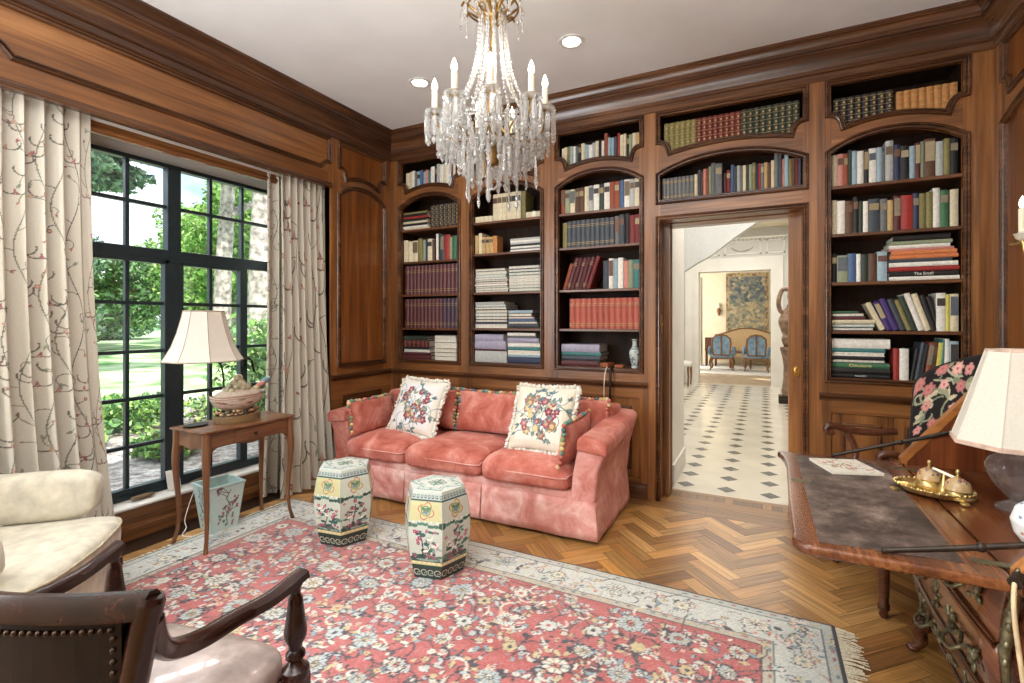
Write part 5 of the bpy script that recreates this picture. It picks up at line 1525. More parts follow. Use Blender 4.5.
def build_floral_chair():
    # the chair looks to the window side; barrel back with wings
    rz = math.atan2(-.24, -.97)-pi/2
    root = thing('floral_armchair', 'armchair with tall black floral needlework back standing behind the open bureau', 'armchair', (.67, 3.09, 0), rz)
    A_ = np.linspace(pi, 0, 400); PX = .315*np.sign(np.cos(A_))*np.abs(np.cos(A_))**.7; PY = -.12-.21*np.abs(np.sin(A_))**.8
    SL = np.concatenate([[0], np.cumsum(np.hypot(np.diff(PX), np.diff(PY)))]); SL /= SL[-1]
    def plan(u): return np.interp(u, SL, PX), np.interp(u, SL, PY)
    def back(U, V, t=0):
        x, y = plan(U)
        top = .96+.235*np.clip(np.sin(pi*U), 0, 1)**.5
        z = .42+(top-.42)*V
        e = np.clip((1-(2*U-1)**6)*(1-(2*V-1)**8), 0, 1)**.5
        k = 1+.12*V
        return x*k*(1-.09*e+t), (y+.06)*k*(1-.13*e+t)-.06-.05*V, z
    cv = floral_canvas(6, 230, 140)
    gridmesh('back_upholstery', cv, back, 'black_needlework', root)
    n = 24; U, V = np.meshgrid(np.linspace(0, 1, n), np.linspace(0, 1, n)); X, Y, Z = back(U, V, .06)
    mk('back_shell', MB().add(list(zip(X.ravel(), Y.ravel(), Z.ravel())), [(j*n+i, (j+1)*n+i, (j+1)*n+i+1, j*n+i+1) for j in range(n-1) for i in range(n-1)]), 'brown_leather', root, smooth=60)
    X1, Y1, Z1 = back(np.linspace(0, 1, 40), np.ones(40), .03)
    mk('back_rail', MB().tube(list(zip(X1, Y1, Z1)), .008, 8), 'black_trim' if 'black_trim' in MATS else plain('black_trim', (40, 34, 32), .8).name, root, smooth=80)
    gridmesh('seat', floral_canvas(8, 90, 90), lambda U, V: ((2*U-1)*.28, -.25+.52*V, .44+.03*np.clip((1-(2*U-1)**4)*(1-(2*V-1)**4), 0, 1)**.5), 'black_needlework', root)
    mk('seat_rail', MB().box(-.28, .28, -.26, .27, .35, .44), 'chair_walnut', root, bevel=.01)
    for s in (-1, 1):
        pts = bez([(s*.325, -.08, .735), (s*.318, .06, .725), (s*.312, .16, .735), (s*.308, .235, .755), (s*.305, .275, .745), (s*.305, .27, .72), (s*.305, .24, .722)], 7)
        mk('arm', MB().tube(pts, [.019]*len(pts), 8), 'chair_walnut', root, smooth=80)
        mk('arm_support', MB().tube(bez([(s*.305, .17, .72), (s*.30, .13, .60), (s*.285, .20, .44)], 6), .017, 8), 'chair_walnut', root, smooth=80)
        mk('leg', MB().lathe([(.026, .44), (.026, .36), (.022, .12), (.019, .07), (.024, .06), (.024, .04), (.016, .03), (.020, .012), (.014, 0)], s*.265, .245, 0, 12), 'chair_walnut', root, smooth=50)
        mk('leg', MB().tube([(s*.25, -.24, .40), (s*.25, -.28, 0)], [.022, .016], 8), 'chair_walnut', root, smooth=50)
build_floral_chair()

# ------------------------------------------------------------------ open fall-front bureau
wood('bureau_wood', (50, 25, 14), (98, 54, 30), (148, 96, 58), 'Y', 1.3, .22, coat=.5)
wood('bureau_dark', (34, 16, 10), (72, 36, 20), (112, 62, 34), 'Y', 1.2, .25, coat=.4)
wood('bureau_side', (58, 24, 12), (96, 46, 22), (140, 78, 38), 'Z', 1.3, .28, coat=.3)
wood('bureau_edge', (120, 70, 32), (156, 98, 48), (186, 126, 70), 'X', 1.3, .3)
plain('bronze', (112, 108, 84), .38, .75, .3, 60)
plain('iron', (52, 44, 38), .45, .6, .2, 50)
def leathermat():
    m, nt, b = newmat('desk_leather')
    tc = N(nt, 'ShaderNodeTexCoord'); n = N(nt, 'ShaderNodeTexNoise'); n.inputs['Scale'].default_value = 6; n.inputs['Detail'].default_value = 10; n.inputs['Roughness'].default_value = .78
    nt.links.new(tc.outputs['Object'], n.inputs['Vector'])
    r = ramp(nt, n.outputs['Fac'], [(.34, (36, 30, 29)), (.46, (72, 60, 55)), (.56, (112, 96, 87)), (.68, (156, 142, 130))])
    nt.links.new(r.outputs['Color'], b.inputs['Base Color']); b.inputs['Roughness'].default_value = .42
leathermat()
DZ = .75
def build_bureau():
    ox, oy = .80, 2.09
    root = thing('bureau', 'open fall-front bureau with leather-lined flap and bronze-mounted drawers at right', 'desk', (ox, oy, 0))
    L = lambda mb: mb.xform(Matrix.Translation((-ox, -oy, 0)))
    # flap
    P = []
    def arc(cx, cy, r, a0, a1):
        for k in range(7): a = a0+(a1-a0)*k/6; P.append((cx+r*cos(a), cy+r*sin(a)))
    P += [(.528, 1.535)]
    P2 = [(.528, 2.625), (.40, 2.618), (.20, 2.610)]
    arc(.125, 1.585, .05, 1.5*pi, pi)
    left = [(.078, 1.62), (.080, 1.9), (.088, 2.2), (.092, 2.38), (.086, 2.48), (.072, 2.56), (.062, 2.59), (.075, 2.606)]
    poly = [P[0]]+P[1:]+left+P2[::-1]
    poly = poly[::-1]
    fl = MB().prism(poly, lambda u, v, a: (u, v, a), DZ-.028, DZ)
    flap = mk('flap', L(fl), 'bureau_wood', root, bevel=.009, seg=3)
    ins = [(.138, 1.575), (.45, 1.60), (.45, 2.46), (.41, 2.545), (.150, 2.545), (.138, 2.53)]
    mk('leather_lining', L(MB().prism(ins, lambda u, v, a: (u, v, a), DZ-.002, DZ+.0012)), 'desk_leather', flap)
    mb = MB()
    for a in (.462,): mb.box(a, a+.004, 1.56, 2.6, DZ, DZ+.0008)
    mk('inlay_line', L(mb), 'bureau_dark', flap)
    for i, (x0, x1, y0, y1) in enumerate(((.098, .165, 2.13, 2.165), (.47, .585, 2.50, 2.53), (.47, .585, 1.615, 1.645))):
        mk('hinge', L(MB().box(x0, x1, y0, y1, DZ-.001, DZ+.002)), 'bronze', flap)
    # inside of the desk, sloped cheeks, back, little drawers
    mk('inner_floor', L(MB().box(.531, 1.08, 1.60, 2.60, DZ-.03, DZ-.0005)), 'bureau_wood', root)
    for y0, y1 in ((2.605, 2.64), (1.535, 1.57)):
        S = [(.532, DZ-.03), (1.12, DZ-.03), (1.12, 1.085), (.775, 1.085), (.532, DZ+.015)]
        ck = mk('sloped_cheek', L(MB().prism(S, lambda u, v, a: (u, a, v), y0, y1)), 'bureau_side', root)
        E = [(.526, DZ+.013), (.772, 1.083), (.784, 1.090), (.784, 1.078), (.540, DZ+.008)]
        E = [(.524, DZ+.0), (.524, DZ+.020), (.770, 1.090), (.785, 1.090), (.785, 1.074), (.545, DZ+.010), (.545, DZ)]
        mk('cheek_edge', L(MB().prism(E, lambda u, v, a: (u, a, v), y0-.004, y1+.004)), 'bureau_edge', ck)
    mk('top_board', L(MB().box(.775, 1.13, 1.53, 2.645, 1.087, 1.107)), 'bureau_dark', root, bevel=.004)
    mk('back_panel', L(MB().box(1.09, 1.13, 1.57, 2.605, .2, 1.086)), 'bureau_side', root)
    for k in range(4):
        y0 = 1.60+k*.25; d = mk('inner_drawer', L(MB().box(.965, 1.085, y0+.004, y0+.246, DZ+.002, DZ+.11)), 'bureau_wood', root, bevel=.004)
        mk('knob', L(MB().ell((.960, y0+.125, DZ+.055), .009, 10, 8)), 'bronze', d, smooth=179)
    # bombe carcase
    zs = [.11, .16, .24, .34, .44, .54, .62, .68, .722]; xs = [.625, .612, .588, .562, .545, .540, .548, .560, .566]; ys = [.0, .004, .012, .022, .03, .032, .026, .018, .014]
    rings = []
    for z, x, y in zip(zs, xs, ys):
        a, b = 1.60-y+.02, 2.575+y-.02
        rings.append([(x+.02, a, z), (1.13, a, z), (1.13, b, z), (x+.02, b, z), (x, b-.03, z), (x-.004, 2.3, z), (x-.012, 2.09, z), (x-.004, 1.9, z), (x, a+.03, z)])
    mk('carcase', L(MB().loft(rings)), 'bureau_dark', root, smooth=40)
    def fx(z): return float(np.interp(z, zs, xs))
    for (z0, z1) in ((.545, .695), (.355, .53), (.17, .34)):
        rr = []
        for k in range(7):
            z = lerp(z0, z1, k/6); rr.append([(fx(z)-.016-.012*(1-((y-2.09)/.42)**2), y, z) for y in np.linspace(1.66, 2.52, 9)])
        m = MB().loft(rr, 0, False, False)
        d = mk('drawer', L(m), 'bureau_wood', root, smooth=60)
        s = d.modifiers.new('s', 'SOLIDIFY'); s.thickness = .014; s.offset = -1
        # moulded edge
        e = MB()
        for z in (z0, z1): e.tube([(fx(z)-.018-.012*(1-((y-2.09)/.42)**2), y, z) for y in np.linspace(1.66, 2.52, 9)], .006, 6)
        mk('drawer_edge', L(e), 'bureau_dark', d, smooth=80)
        zc = (z0+z1)/2
        for yc in (1.86, 2.33):
            h = MB(); r = random.Random(int(yc*100+z0*10))
            X = lambda z: fx(z)-.03
            for q in (-1, 1):
                h.tube(bez([(X(zc), yc, zc+.01), (X(zc)-.012, yc+q*.035, zc-.012), (X(zc)-.006, yc+q*.075, zc+.012), (X(zc), yc+q*.10, zc-.004), (X(zc), yc+q*.115, zc+.03)], 5), [.006]*21, 6)
                for t in range(7): h.ell((X(zc)+r.uniform(-.004, .004), yc+q*r.uniform(.03, .12), zc+r.uniform(-.045, .05)), (.006, r.uniform(.008, .016), r.uniform(.007, .016)), 7, 5, rot=Matrix.Rotation(r.uniform(-.8, .8), 3, 'X'))
            h.tube(bez([(X(zc)-.004, yc-.05, zc), (X(zc)-.035, yc-.03, zc-.028), (X(zc)-.035, yc+.03, zc-.028), (X(zc)-.004, yc+.05, zc)], 6), .0055, 6)
            mk('bronze_handle', L(h), 'bronze', d, smooth=80)
        h = MB(); r = random.Random(int(z0*100)); 
        for t in range(12): h.ell((fx(zc)-.030, 2.09+r.uniform(-.035, .035), zc+r.uniform(-.04, .045)), (.006, r.uniform(.006, .014), r.uniform(.006, .014)), 7, 5)
        mk('escutcheon', L(h), 'bronze', d, smooth=80)
    for yc, q in ((2.575, 1), (1.60, -1)):
        h = MB(); pts = [(fx(z)-.012, yc+.006*q-.02*q, z) for z in np.linspace(.70, .14, 12)]
        h.tube(pts, [.010, .013, .014, .012, .009, .007, .006, .006, .006, .008, .011, .012], 6)
        for t in range(9): z = .70-.022*t; h.ell((fx(z)-.016, yc-.014*q+(.012 if t % 2 else -.01), z), (.007, .010, .012), 7, 5)
        mk('corner_mount', L(h), 'bronze', root, smooth=80)
        for x in (.60, 1.08):
            m = MB(); pts = bez([(x, yc-.03*q, .13), (x-.025, yc-.02*q, .09), (x-.02, yc-.025*q, .045), (x-.045, yc-.02*q, .012)], 6); m.tube(pts, [.034-.001*i for i in range(len(pts))], 8); m.ell((x-.045, yc-.02*q, .012), (.026, .024, .012), 10, 6)
            mk('foot', L(m), 'bureau_dark', root, smooth=80)
    m = MB(); m.tube(bez([(.59, 2.50, .335), (.555, 2.53, .30), (.545, 2.50, .26), (.575, 2.47, .30)], 6), .006, 6)
    # metal stays from flap to cheeks
    for y, pts in ((2.597, [(.285, 2.597, .757), (.44, 2.597, .812), (.62, 2.597, .875), (.80, 2.597, .945)]), (1.578, [(.285, 1.578, .757), (.42, 1.578, .790), (.54, 1.578, .822), (.80, 1.578, .91)])):
        m = MB(); P_ = [Vector(p) for p in pts]
        m.tube(P_, [.007, .008, .008, .007], 8); m.ell(P_[1].lerp(P_[2], .45), (.012, .012, .012), 8, 6); m.ell(P_[0], (.009, .009, .007), 8, 6)
        mk('flap_stay', L(m), 'iron', root, smooth=80)
    # slender support leg below the flap, with a castor
build_bureau()

# things on the bureau
plain('paper', (222, 214, 196), .8, noise=.04, nscale=40)
vcol('printed_cover', .6, .05, 80)
def build_booklet():
    root = thing('booklet', 'white booklet with faded coloured cover lying on the leather-lined flap', 'booklet', (.302, 2.415, DZ+.0015), rad(20))
    w, d = .093, .098
    mk('pages', MB().box(-w, w, -d, d, 0, .009), 'paper', root, bevel=.001)
    cv = Canvas(80, 50, (214, 208, 196)); r = random.Random(3)
    for k in range(26): cv.swirl(r.uniform(6, 74), r.uniform(6, 44), r.uniform(8, 20), r.uniform(0, 6.28), r.uniform(-2, 2), 1.0, r.choice([(150, 136, 120), (176, 130, 116), (130, 140, 120), (160, 150, 110), (186, 170, 150)]))
    for k in range(8): cv.flower(r.uniform(10, 50), r.uniform(12, 40), 4, 5, r.choice([(190, 120, 104), (170, 170, 120), (150, 156, 140)]))
    gridmesh('cover', cv, lambda U, V: ((2*U-1)*w, (2*V-1)*d, .0098+0*U), 'printed_cover', root)
build_booklet()
plain('old_gilt', (196, 170, 112), .3, .85, .18, 60)
vcol('enamel', .25, .08, 80, spec=.5)
def build_inkstand():
    root = thing('inkstand', 'gilt oval inkstand tray with two domed inkwells and a pen on the bureau', 'inkstand', (.53, 2.185, DZ+.0015), rad(-28))
    a, b = .092, .072; root.scale = (1.18, 1.18, 1.3)
    mb = MB(); rings = []
    for s, z in ((.70, .004), (.86, .006), (.97, .016), (1.0, .02), (.97, .021), (.86, .011), (.70, .009)): rings.append([(a*s*cos(2*pi*k/48)*(1+.02*cos(12*pi*k/48)), b*s*sin(2*pi*k/48)*(1+.02*cos(12*pi*k/48)), z) for k in range(48)])
    mb.loft(rings, 0, True, False); mb.loft([[(a*.70*cos(2*pi*k/48), b*.70*sin(2*pi*k/48), z) for k in range(48)] for z in (.004, .009)])
    for k in range(36): t = 2*pi*k/36; mb.ell((a*cos(t), b*sin(t), .021), .004, 6, 4)
    for (x, y) in ((-.08, -.045), (.08, -.045), (.08, .045), (-.08, .045)): mb.ell((x, y, .004), (.012, .012, .005), 8, 5)
    mk('tray', mb, 'old_gilt', root, smooth=50)
    r = random.Random(5)
    for x, y in ((-.02, .042), (.058, -.012)):
        mb = MB().lathe([(.036, .008), (.038, .014), (.031, .02), (.031, .028), (.034, .03)], x, y, 0, 20)
        w = mk('inkwell', mb, 'old_gilt', root, smooth=50)
        mb = MB().lathe([(.031, .03), (.029, .042), (.022, .052), (.012, .058), (0, .06)], x, y, 0, 20, c=(172, 144, 104))
        for k in range(22): t = r.uniform(0, 6.28); d = r.uniform(.3, .95); mb.ell((x+.030*d*cos(t), y+.030*d*sin(t), .030+.028*math.sqrt(1-d*d)), (.004, .004, .003), 6, 4, c=r.choice([(150, 80, 70), (90, 100, 120), (170, 140, 90), (110, 70, 80)]))
        l = mk('domed_lid', mb, 'enamel', w, col=True, smooth=70)
        mk('finial', MB().lathe([(.004, .058), (.006, .062), (.003, .067), (.006, .073), (.005, .079), (0, .082)], x, y, 0, 10), 'old_gilt', w, smooth=60)
    mb = MB(); mb.lathe([(.016, .008), (.012, .02), (.006, .04), (.004, .058)], .022, .012, 0, 12); mk('pen_rest', mb, 'old_gilt', root, smooth=60)
    mb = MB(); mb.tube([(-.085, -.012, .013), (-.06, .0, .014), (-.035, -.018, .014)], [.006, .008, .005], 8); mk('seal', mb, 'old_gilt', root, smooth=60)
    mb = MB(); mb.tube([(-.005, .018, .066), (.075, -.010, .050)], [.0035, .0045], 8)
    mk('pen', mb, 'paper', root, smooth=60)
build_inkstand()
def glass(name, tint=(255, 255, 255), mixd=.0, rough=.0, ior=1.5):
    m, nt, b = newmat(name)
    b.inputs['Base Color'].default_value = (*lin(tint), 1); b.inputs['Transmission Weight'].default_value = 1; b.inputs['Roughness'].default_value = rough; b.inputs['IOR'].default_value = ior
    if mixd:
        out = nt.nodes['Material Output']; df = N(nt, 'ShaderNodeBsdfTranslucent'); df.inputs['Color'].default_value = (.9, .9, .88, 1)
        d2 = N(nt, 'ShaderNodeBsdfDiffuse'); d2.inputs['Color'].default_value = (.88, .87, .84, 1)
        m2 = N(nt, 'ShaderNodeMixShader'); nt.links.new(df.outputs[0], m2.inputs[1]); nt.links.new(d2.outputs[0], m2.inputs[2])
        mx = N(nt, 'ShaderNodeMixShader'); mx.inputs['Fac'].default_value = mixd
        nt.links.new(b.outputs[0], mx.inputs[1]); nt.links.new(m2.outputs[0], mx.inputs[2]); nt.links.new(mx.outputs[0], out.inputs['Surface'])
def clearglass(name):
    m, nt, b = newmat(name); out = nt.nodes['Material Output']
    tr = N(nt, 'ShaderNodeBsdfTransparent'); tr.inputs['Color'].default_value = (.95, .95, .96, 1)
    gl = N(nt, 'ShaderNodeBsdfGlossy'); gl.inputs['Roughness'].default_value = .04
    lw_ = N(nt, 'ShaderNodeLayerWeight'); lw_.inputs['Blend'].default_value = .25
    mx = N(nt, 'ShaderNodeMixShader'); nt.links.new(lw_.outputs['Facing'], mx.inputs['Fac']); nt.links.new(tr.outputs[0], mx.inputs[1]); nt.links.new(gl.outputs[0], mx.inputs[2])
    df = N(nt, 'ShaderNodeBsdfDiffuse'); df.inputs['Color'].default_value = (.85, .86, .88, 1); m2 = N(nt, 'ShaderNodeMixShader'); m2.inputs['Fac'].default_value = .05
    nt.links.new(mx.outputs[0], m2.inputs[1]); nt.links.new(df.outputs[0], m2.inputs[2]); nt.links.new(m2.outputs[0], out.inputs['Surface'])
clearglass('lamp_glass')
plain('pale_shade', (200, 194, 181), .85, noise=.02, nscale=150); shade_mat('pale_shade', (255, 240, 214), .06)
plain('shade_braid', (196, 168, 150), .8)
def build_desk_lamp():
    root = thing('table_lamp', 'lamp with cream panelled octagonal shade and clear glass urn base on the bureau', 'lamp', (.728, 2.13, DZ))
    mb = MB().lathe([(.052, 0), (.054, .006), (.040, .016), (.022, .026), (.020, .034), (.034, .05), (.058, .08), (.074, .115), (.078, .140), (.070, .162), (.046, .178), (.030, .184), (.028, .192)], 0, 0, 0, 48)
    mb.v = [(x*(1+.05*cos(8*math.atan2(y, x))), y*(1+.05*cos(8*math.atan2(y, x))), z) for x, y, z in mb.v]
    mk('glass_base', mb, 'lamp_glass', root, smooth=60)
    mb = MB().tube([(0, 0, .19), (0, 0, .50)], .006, 8); mb.lathe([(.03, .19), (.03, .196), (.012, .204), (.012, .24)], 0, 0, 0, 14)
    mk('stem', mb, 'brass', root, smooth=50)
    n = 8; R = [(.168, .205), (.138, .30), (.105, .41), (.076, .512)]
    rings = [[(r*cos(2*pi*(k+.3)/n), r*sin(2*pi*(k+.3)/n), z) for k in range(n)] for r, z in R]
    sh = mk('lamp_shade', MB().loft(rings, 0, True, False), 'pale_shade', root); s = sh.modifiers.new('s', 'SOLIDIFY'); s.thickness = .003
    for q, dzs in ((rings[0], (.004, .011)), (rings[-1], (-.004,))):
        mb = MB()
        for dz in dzs: mb.tube([(x, y, z+dz) for x, y, z in q]+[(q[0][0], q[0][1], q[0][2]+dz)], .0042, 6)
        mk('braid', mb, 'shade_braid', sh, smooth=60)
    mb = MB()
    for k in range(n): mb.tube([q[k] for q in rings], .0026, 6)
    mk('shade_ribs', mb, 'pale_shade', sh, smooth=60)
build_desk_lamp()
def build_jar():
    cv = Canvas(120, 70, (226, 226, 222)); r = random.Random(8)
    for k in range(34): cv.flower(r.uniform(0, 120), r.uniform(6, 60), r.uniform(2.5, 5), 5, r.choice([(176, 90, 76), (96, 110, 140), (120, 140, 120), (196, 150, 120)]), (226, 200, 150), ph=r.random())
    for k in range(40): cv.leaf(r.uniform(0, 120), r.uniform(4, 60), 6, 1.6, r.uniform(0, 6.28), r.choice([(130, 146, 130), (120, 130, 150)]))
    zz = [0, .05, .25, .5, .75, .9, 1]; rr = [.55, .60, .88, 1.0, .84, .5, .42]
    o = gridmesh('porcelain_jar', cv, lambda U, V: (.064*np.interp(V, zz, rr)*np.cos(U*2*pi), .064*np.interp(V, zz, rr)*np.sin(U*2*pi), .135*V), 'enamel', wrap=True)
    o.location = (.662, 1.79, DZ+.0005); tag(o, 'round white porcelain jar with small flowers at the right edge of the bureau', 'jar')
    mk('base', MB().lathe([(.0, .0), (.035, .0), (.035, .004), (0, .004)], n=20), 'porcelain_top', o)
build_jar()
plain('clear_flex', (196, 176, 140), .4)
fx_ = MB().tube(bez([(.60, 1.62, .756), (.545, 1.565, .775), (.515, 1.520, .760), (.505, 1.495, .69), (.515, 1.48, .55), (.535, 1.47, .35), (.53, 1.46, .12), (.52, 1.46, .006)], 8), .005, 8)
cd = thing('electric_flex', 'amber flex with brown switch hanging over the near edge of the bureau', 'flex', (.52, 1.48, 0))
mk('cable', fx_.xform(Matrix.Translation((-.52, -1.48, 0))), 'clear_flex', cd, smooth=80)
mk('switch', MB().tube([(.549-.52, 1.566-1.48, .772), (.512-.52, 1.514-1.48, .757)], [.014, .014], 10), 'iron', cd, smooth=50)
# ------------------------------------------------------------------ crystal chandelier
glass('crystal', (252, 252, 252), .26, .01, 1.5)
plain('candle_sleeve', (232, 224, 196), .6, noise=.03); shade_mat('candle_sleeve', (255, 236, 200), .12)
emis('flame_bulb', (255, 240, 214), 7.)
plain('antique_brass', (150, 116, 62), .35, .85, .2, 40)
def build_chandelier():
    cx, cy, cz = -1.165, 2.085, 1.90
    root = thing('chandelier', 'crystal chandelier with candle bulbs and hanging prisms at the middle of the ceiling', 'chandelier', (cx, cy, cz))
    Z = lambda z: z-cz
    r = random.Random(17)
    # brass frame
    mb = MB(); mb.lathe([(.0, Z(2.10)), (.03, Z(2.11)), (.04, Z(2.16)), (.02, Z(2.2)), (.022, Z(2.3)), (.05, Z(2.34)), (.045, Z(2.40)), (.014, Z(2.44)), (.011, Z(2.8)), (.03, Z(2.83)), (.05, Z(2.86)), (.02, Z(2.9)), (.008, Z(2.93)), (.008, Z(3.17))], n=16)
    mk('stem', mb, 'antique_brass', root, smooth=50)
    mk('ceiling_cup', MB().lathe([(0, Z(3.12)), (.02, Z(3.12)), (.05, Z(3.15)), (.065, Z(3.183)), (0, Z(3.183))], n=20), 'antique_brass', root, smooth=50)
    # corona of brass leaves with drops
    mb = MB(); ring = [(.125*cos(2*pi*k/36), .125*sin(2*pi*k/36), Z(2.865)) for k in range(37)]; mb.tube(ring, .005, 6)
    for k in range(10):
        a = 2*pi*k/10; d = lambda q, z: (q*cos(a), q*sin(a), Z(z))
        mb.tube(bez([d(.02, 2.84), d(.06, 2.83), d(.10, 2.86), d(.135, 2.885), d(.15, 2.865)], 5), [.006]*21, 6)
        mb.tube(bez([d(.03, 2.88), d(.06, 2.92), d(.085, 2.90), d(.08, 2.87)], 5), .004, 5)
    mk('corona', mb, 'antique_brass', root, smooth=60)
    # arms, cups, candles
    cone = MB().lathe([(0, 0), (.0085, .004), (.0125, .018), (.010, .034), (.004, .052), (0, .058)], n=10)
    sleeve = MB().lathe([(.0115, 0), (.0118, .088), (.0105, .091), (0, .091)], n=12)
    NA = 9; crys = []; 
    first = None
    for k in range(NA):
        a = 2*pi*k/NA+.30; R = .278 if k % 3 else .255
        ax, ay = R*cos(a), R*sin(a); zb = 2.345+(.02 if k % 3 == 0 else 0)
        d = lambda q, z: (q*cos(a), q*sin(a), Z(z))
        mb = MB().tube(bez([d(.035, 2.30), d(.10, 2.235), d(.18, 2.215), d(.24, 2.25), d(R, zb-.03), d(R, zb-.004)], 6), .0055, 6)
        mb.tube(bez([d(.12, 2.23), d(.15, 2.27), d(.19, 2.27), d(.18, 2.24)], 5), .004, 5)
        arm = mk('arm', mb, 'antique_brass', root, smooth=60)
        mk('cup', MB().lathe([(.006, -.02), (.016, -.006), (.017, .004), (.024, .006), (.026, .009), (.013, .010), (.013, .018), (0, .018)], ax, ay, Z(zb), 14), 'antique_brass', root, smooth=50)
        mk('drip_pan', MB().lathe([(.012, -.012), (.03, -.010), (.044, -.002), (.047, .003), (.03, -.004), (.012, -.006)], ax, ay, Z(zb), 18), 'crystal', root, smooth=60)
        c = mk('candle', MB().lathe([(.0135, 0), (.0138, .082), (.0125, .085), (0, .085)], ax, ay, Z(zb)+.014, 12), 'candle_sleeve', root, smooth=50)
        mk('bulb', MB().lathe([(0, 0), (.010, .004), (.0155, .018), (.012, .036), (.005, .056), (0, .064)], ax, ay, Z(zb)+.099, 10), 'flame_bulb', c, smooth=80)
        for q in range(7): t = 2*pi*q/7; crys.append((ax+.043*cos(t), ay+.043*sin(t), Z(zb)-.002, 'prism', r.uniform(1.1, 1.25)))
        if k % 2 == 0: crys.append((ax, ay, Z(zb)-.03, 'long', 1.))
    # body of drops: tiers of rings
    for Rr, z, n, kind in ((.235, 2.29, 28, 'prism'), (.20, 2.245, 24, 'prism'), (.165, 2.20, 20, 'prism'), (.12, 2.16, 15, 'prism'), (.07, 2.12, 8, 'prism'), (.21, 2.16, 7, 'long'), (.12, 2.08, 5, 'long')):
        for q in range(n): t = 2*pi*(q+.5*r.random())/n; crys.append((Rr*cos(t), Rr*sin(t), Z(z)+r.uniform(-.012, .012), kind, r.uniform(.9, 1.1)))
    for q in range(12): t = 2*pi*q/12; crys.append((.148*cos(t), .148*sin(t), Z(2.86), 'prism', .75))
    def drop(kind):
        m = MB()
        if kind == 'prism':
            m.lathe([(.0, .0), (.009, -.006), (.010, -.013), (.002, -.020), (.009, -.028), (.0105, -.085), (.009, -.096), (.002, -.103), (.0105, -.112), (.0105, -.119), (0, -.136)], n=6)
        else:
            m.lathe([(0, 0), (.007, -.006), (.002, -.014), (.006, -.022), (.0066, -.11), (.004, -.12), (.010, -.135), (.0085, -.15), (0, -.172)], n=6)
        return m
    # a hundred single drops, nearest the eye; the rest in one piece
    crys.sort(key=lambda c: (c[0]*.5-c[1]*.87)*-1)
    protos = {k: mk('crystal_drop', drop(k), 'crystal', root) for k in ('prism', 'long')}
    used = {k: False for k in protos}
    rest = MB()
    for i, (x, y, z, kind, s) in enumerate(crys):
        if i < 100:
            o = protos[kind] if not used[kind] else protos[kind].copy()
            if used[kind]: COL.objects.link(o)
            used[kind] = True
            o.location = (x, y, z); o.scale = (s, s, s); o.rotation_euler = (r.uniform(-.05, .05), r.uniform(-.05, .05), r.uniform(0, 3))
        else:
            m = drop(kind); M = Matrix.Translation((x, y, z)) @ Matrix.Diagonal((s, s, s, 1)); m.xform(M); rest.add(m.v, m.f)
    b = mk('hanging_crystals', rest, 'crystal', root); b['kind'] = 'stuff'
    # bead strings from corona to the ring and swags between the cups
    bd = MB()
    def bead(p, rr): bd.ell(p, rr, 6, 4)
    for k in range(13):
        a = 2*pi*k/13
        for q in range(27):
            t = q/26; R = .062+.02*t+.135*t**3.2; bead((R*cos(a), R*sin(a), Z(lerp(2.845, 2.33, t))), .0085 if q % 2 else .0105)
    for Rr, z, n in ((.235, 2.29, 64), (.20, 2.26, 56), (.245, 2.335, 70)):
        for q in range(n): t = 2*pi*q/n; bead((Rr*cos(t), Rr*sin(t), Z(z)), .0065)
    for k in range(NA):
        a0, a1 = 2*pi*k/NA+.3, 2*pi*(k+1)/NA+.3
        for q in range(18):
            t = q/17; a = lerp(a0, a1, t); s = 4*t*(1-t); R = .268-.02*s; bead((R*cos(a), R*sin(a), Z(2.335-.075*s)), .006)
    for k in range(420):
        a = r.uniform(0, 2*pi); R = r.uniform(.03, .22); z = 2.16+.55*R*r.uniform(.6, 1.2)+r.uniform(-.02, .05); bead((R*cos(a), R*sin(a), Z(z)), r.uniform(.006, .012))
    b = mk('bead_strings', bd, 'crystal', root); b['kind'] = 'stuff'
    # loop at the bottom
    mk('bottom_ring', MB().tube([(.028*cos(2*pi*k/20)+.0, .0, Z(2.02)+.028*sin(2*pi*k/20)) for k in range(21)], .006, 8), 'crystal', root, smooth=80)
    mk('bottom_ball', MB().ell((0, 0, Z(2.075)), .026, 14, 10), 'crystal', root, smooth=30)
build_chandelier()

# ------------------------------------------------------------------ recessed ceiling lights
plain('lamp_trim', (222, 220, 214), .4)
emis('lamp_lens', (255, 250, 240), 14.)
DL = [(-2.345, 3.05), (-1.112, 3.05), (.1, 3.05), (-2.39, 1.2), (-1.135, .6), (.1, 1.2), (-2.39, -.9), (.1, -.9)]
def build_downlights():
    names = {0: 'round recessed ceiling light on the left, near the corner of the bookcases', 1: 'round recessed ceiling light on the right, beside the chandelier'}
    for i, (x, y) in enumerate(DL[:2]):
        root = thing('ceiling_light', names[i], 'ceiling light', (x, y, ZC), 0, 'recessed ceiling lights')
        mk('trim_ring', MB().loft([[(R*cos(2*pi*k/32), R*sin(2*pi*k/32), z) for k in range(32)] for R, z in ((.085, -.0005), (.083, -.006), (.062, -.007), (.056, -.0015), (.085, -.0005))], 0, True, False), 'lamp_trim', root, smooth=40)
        mk('lens', MB().loft([[(R*cos(2*pi*k/24), R*sin(2*pi*k/24), z) for k in range(24)] for R, z in ((.057, -.0015), (.04, -.0035), (.001, -.004))], 0, True, True), 'lamp_lens', root, smooth=60)
build_downlights()

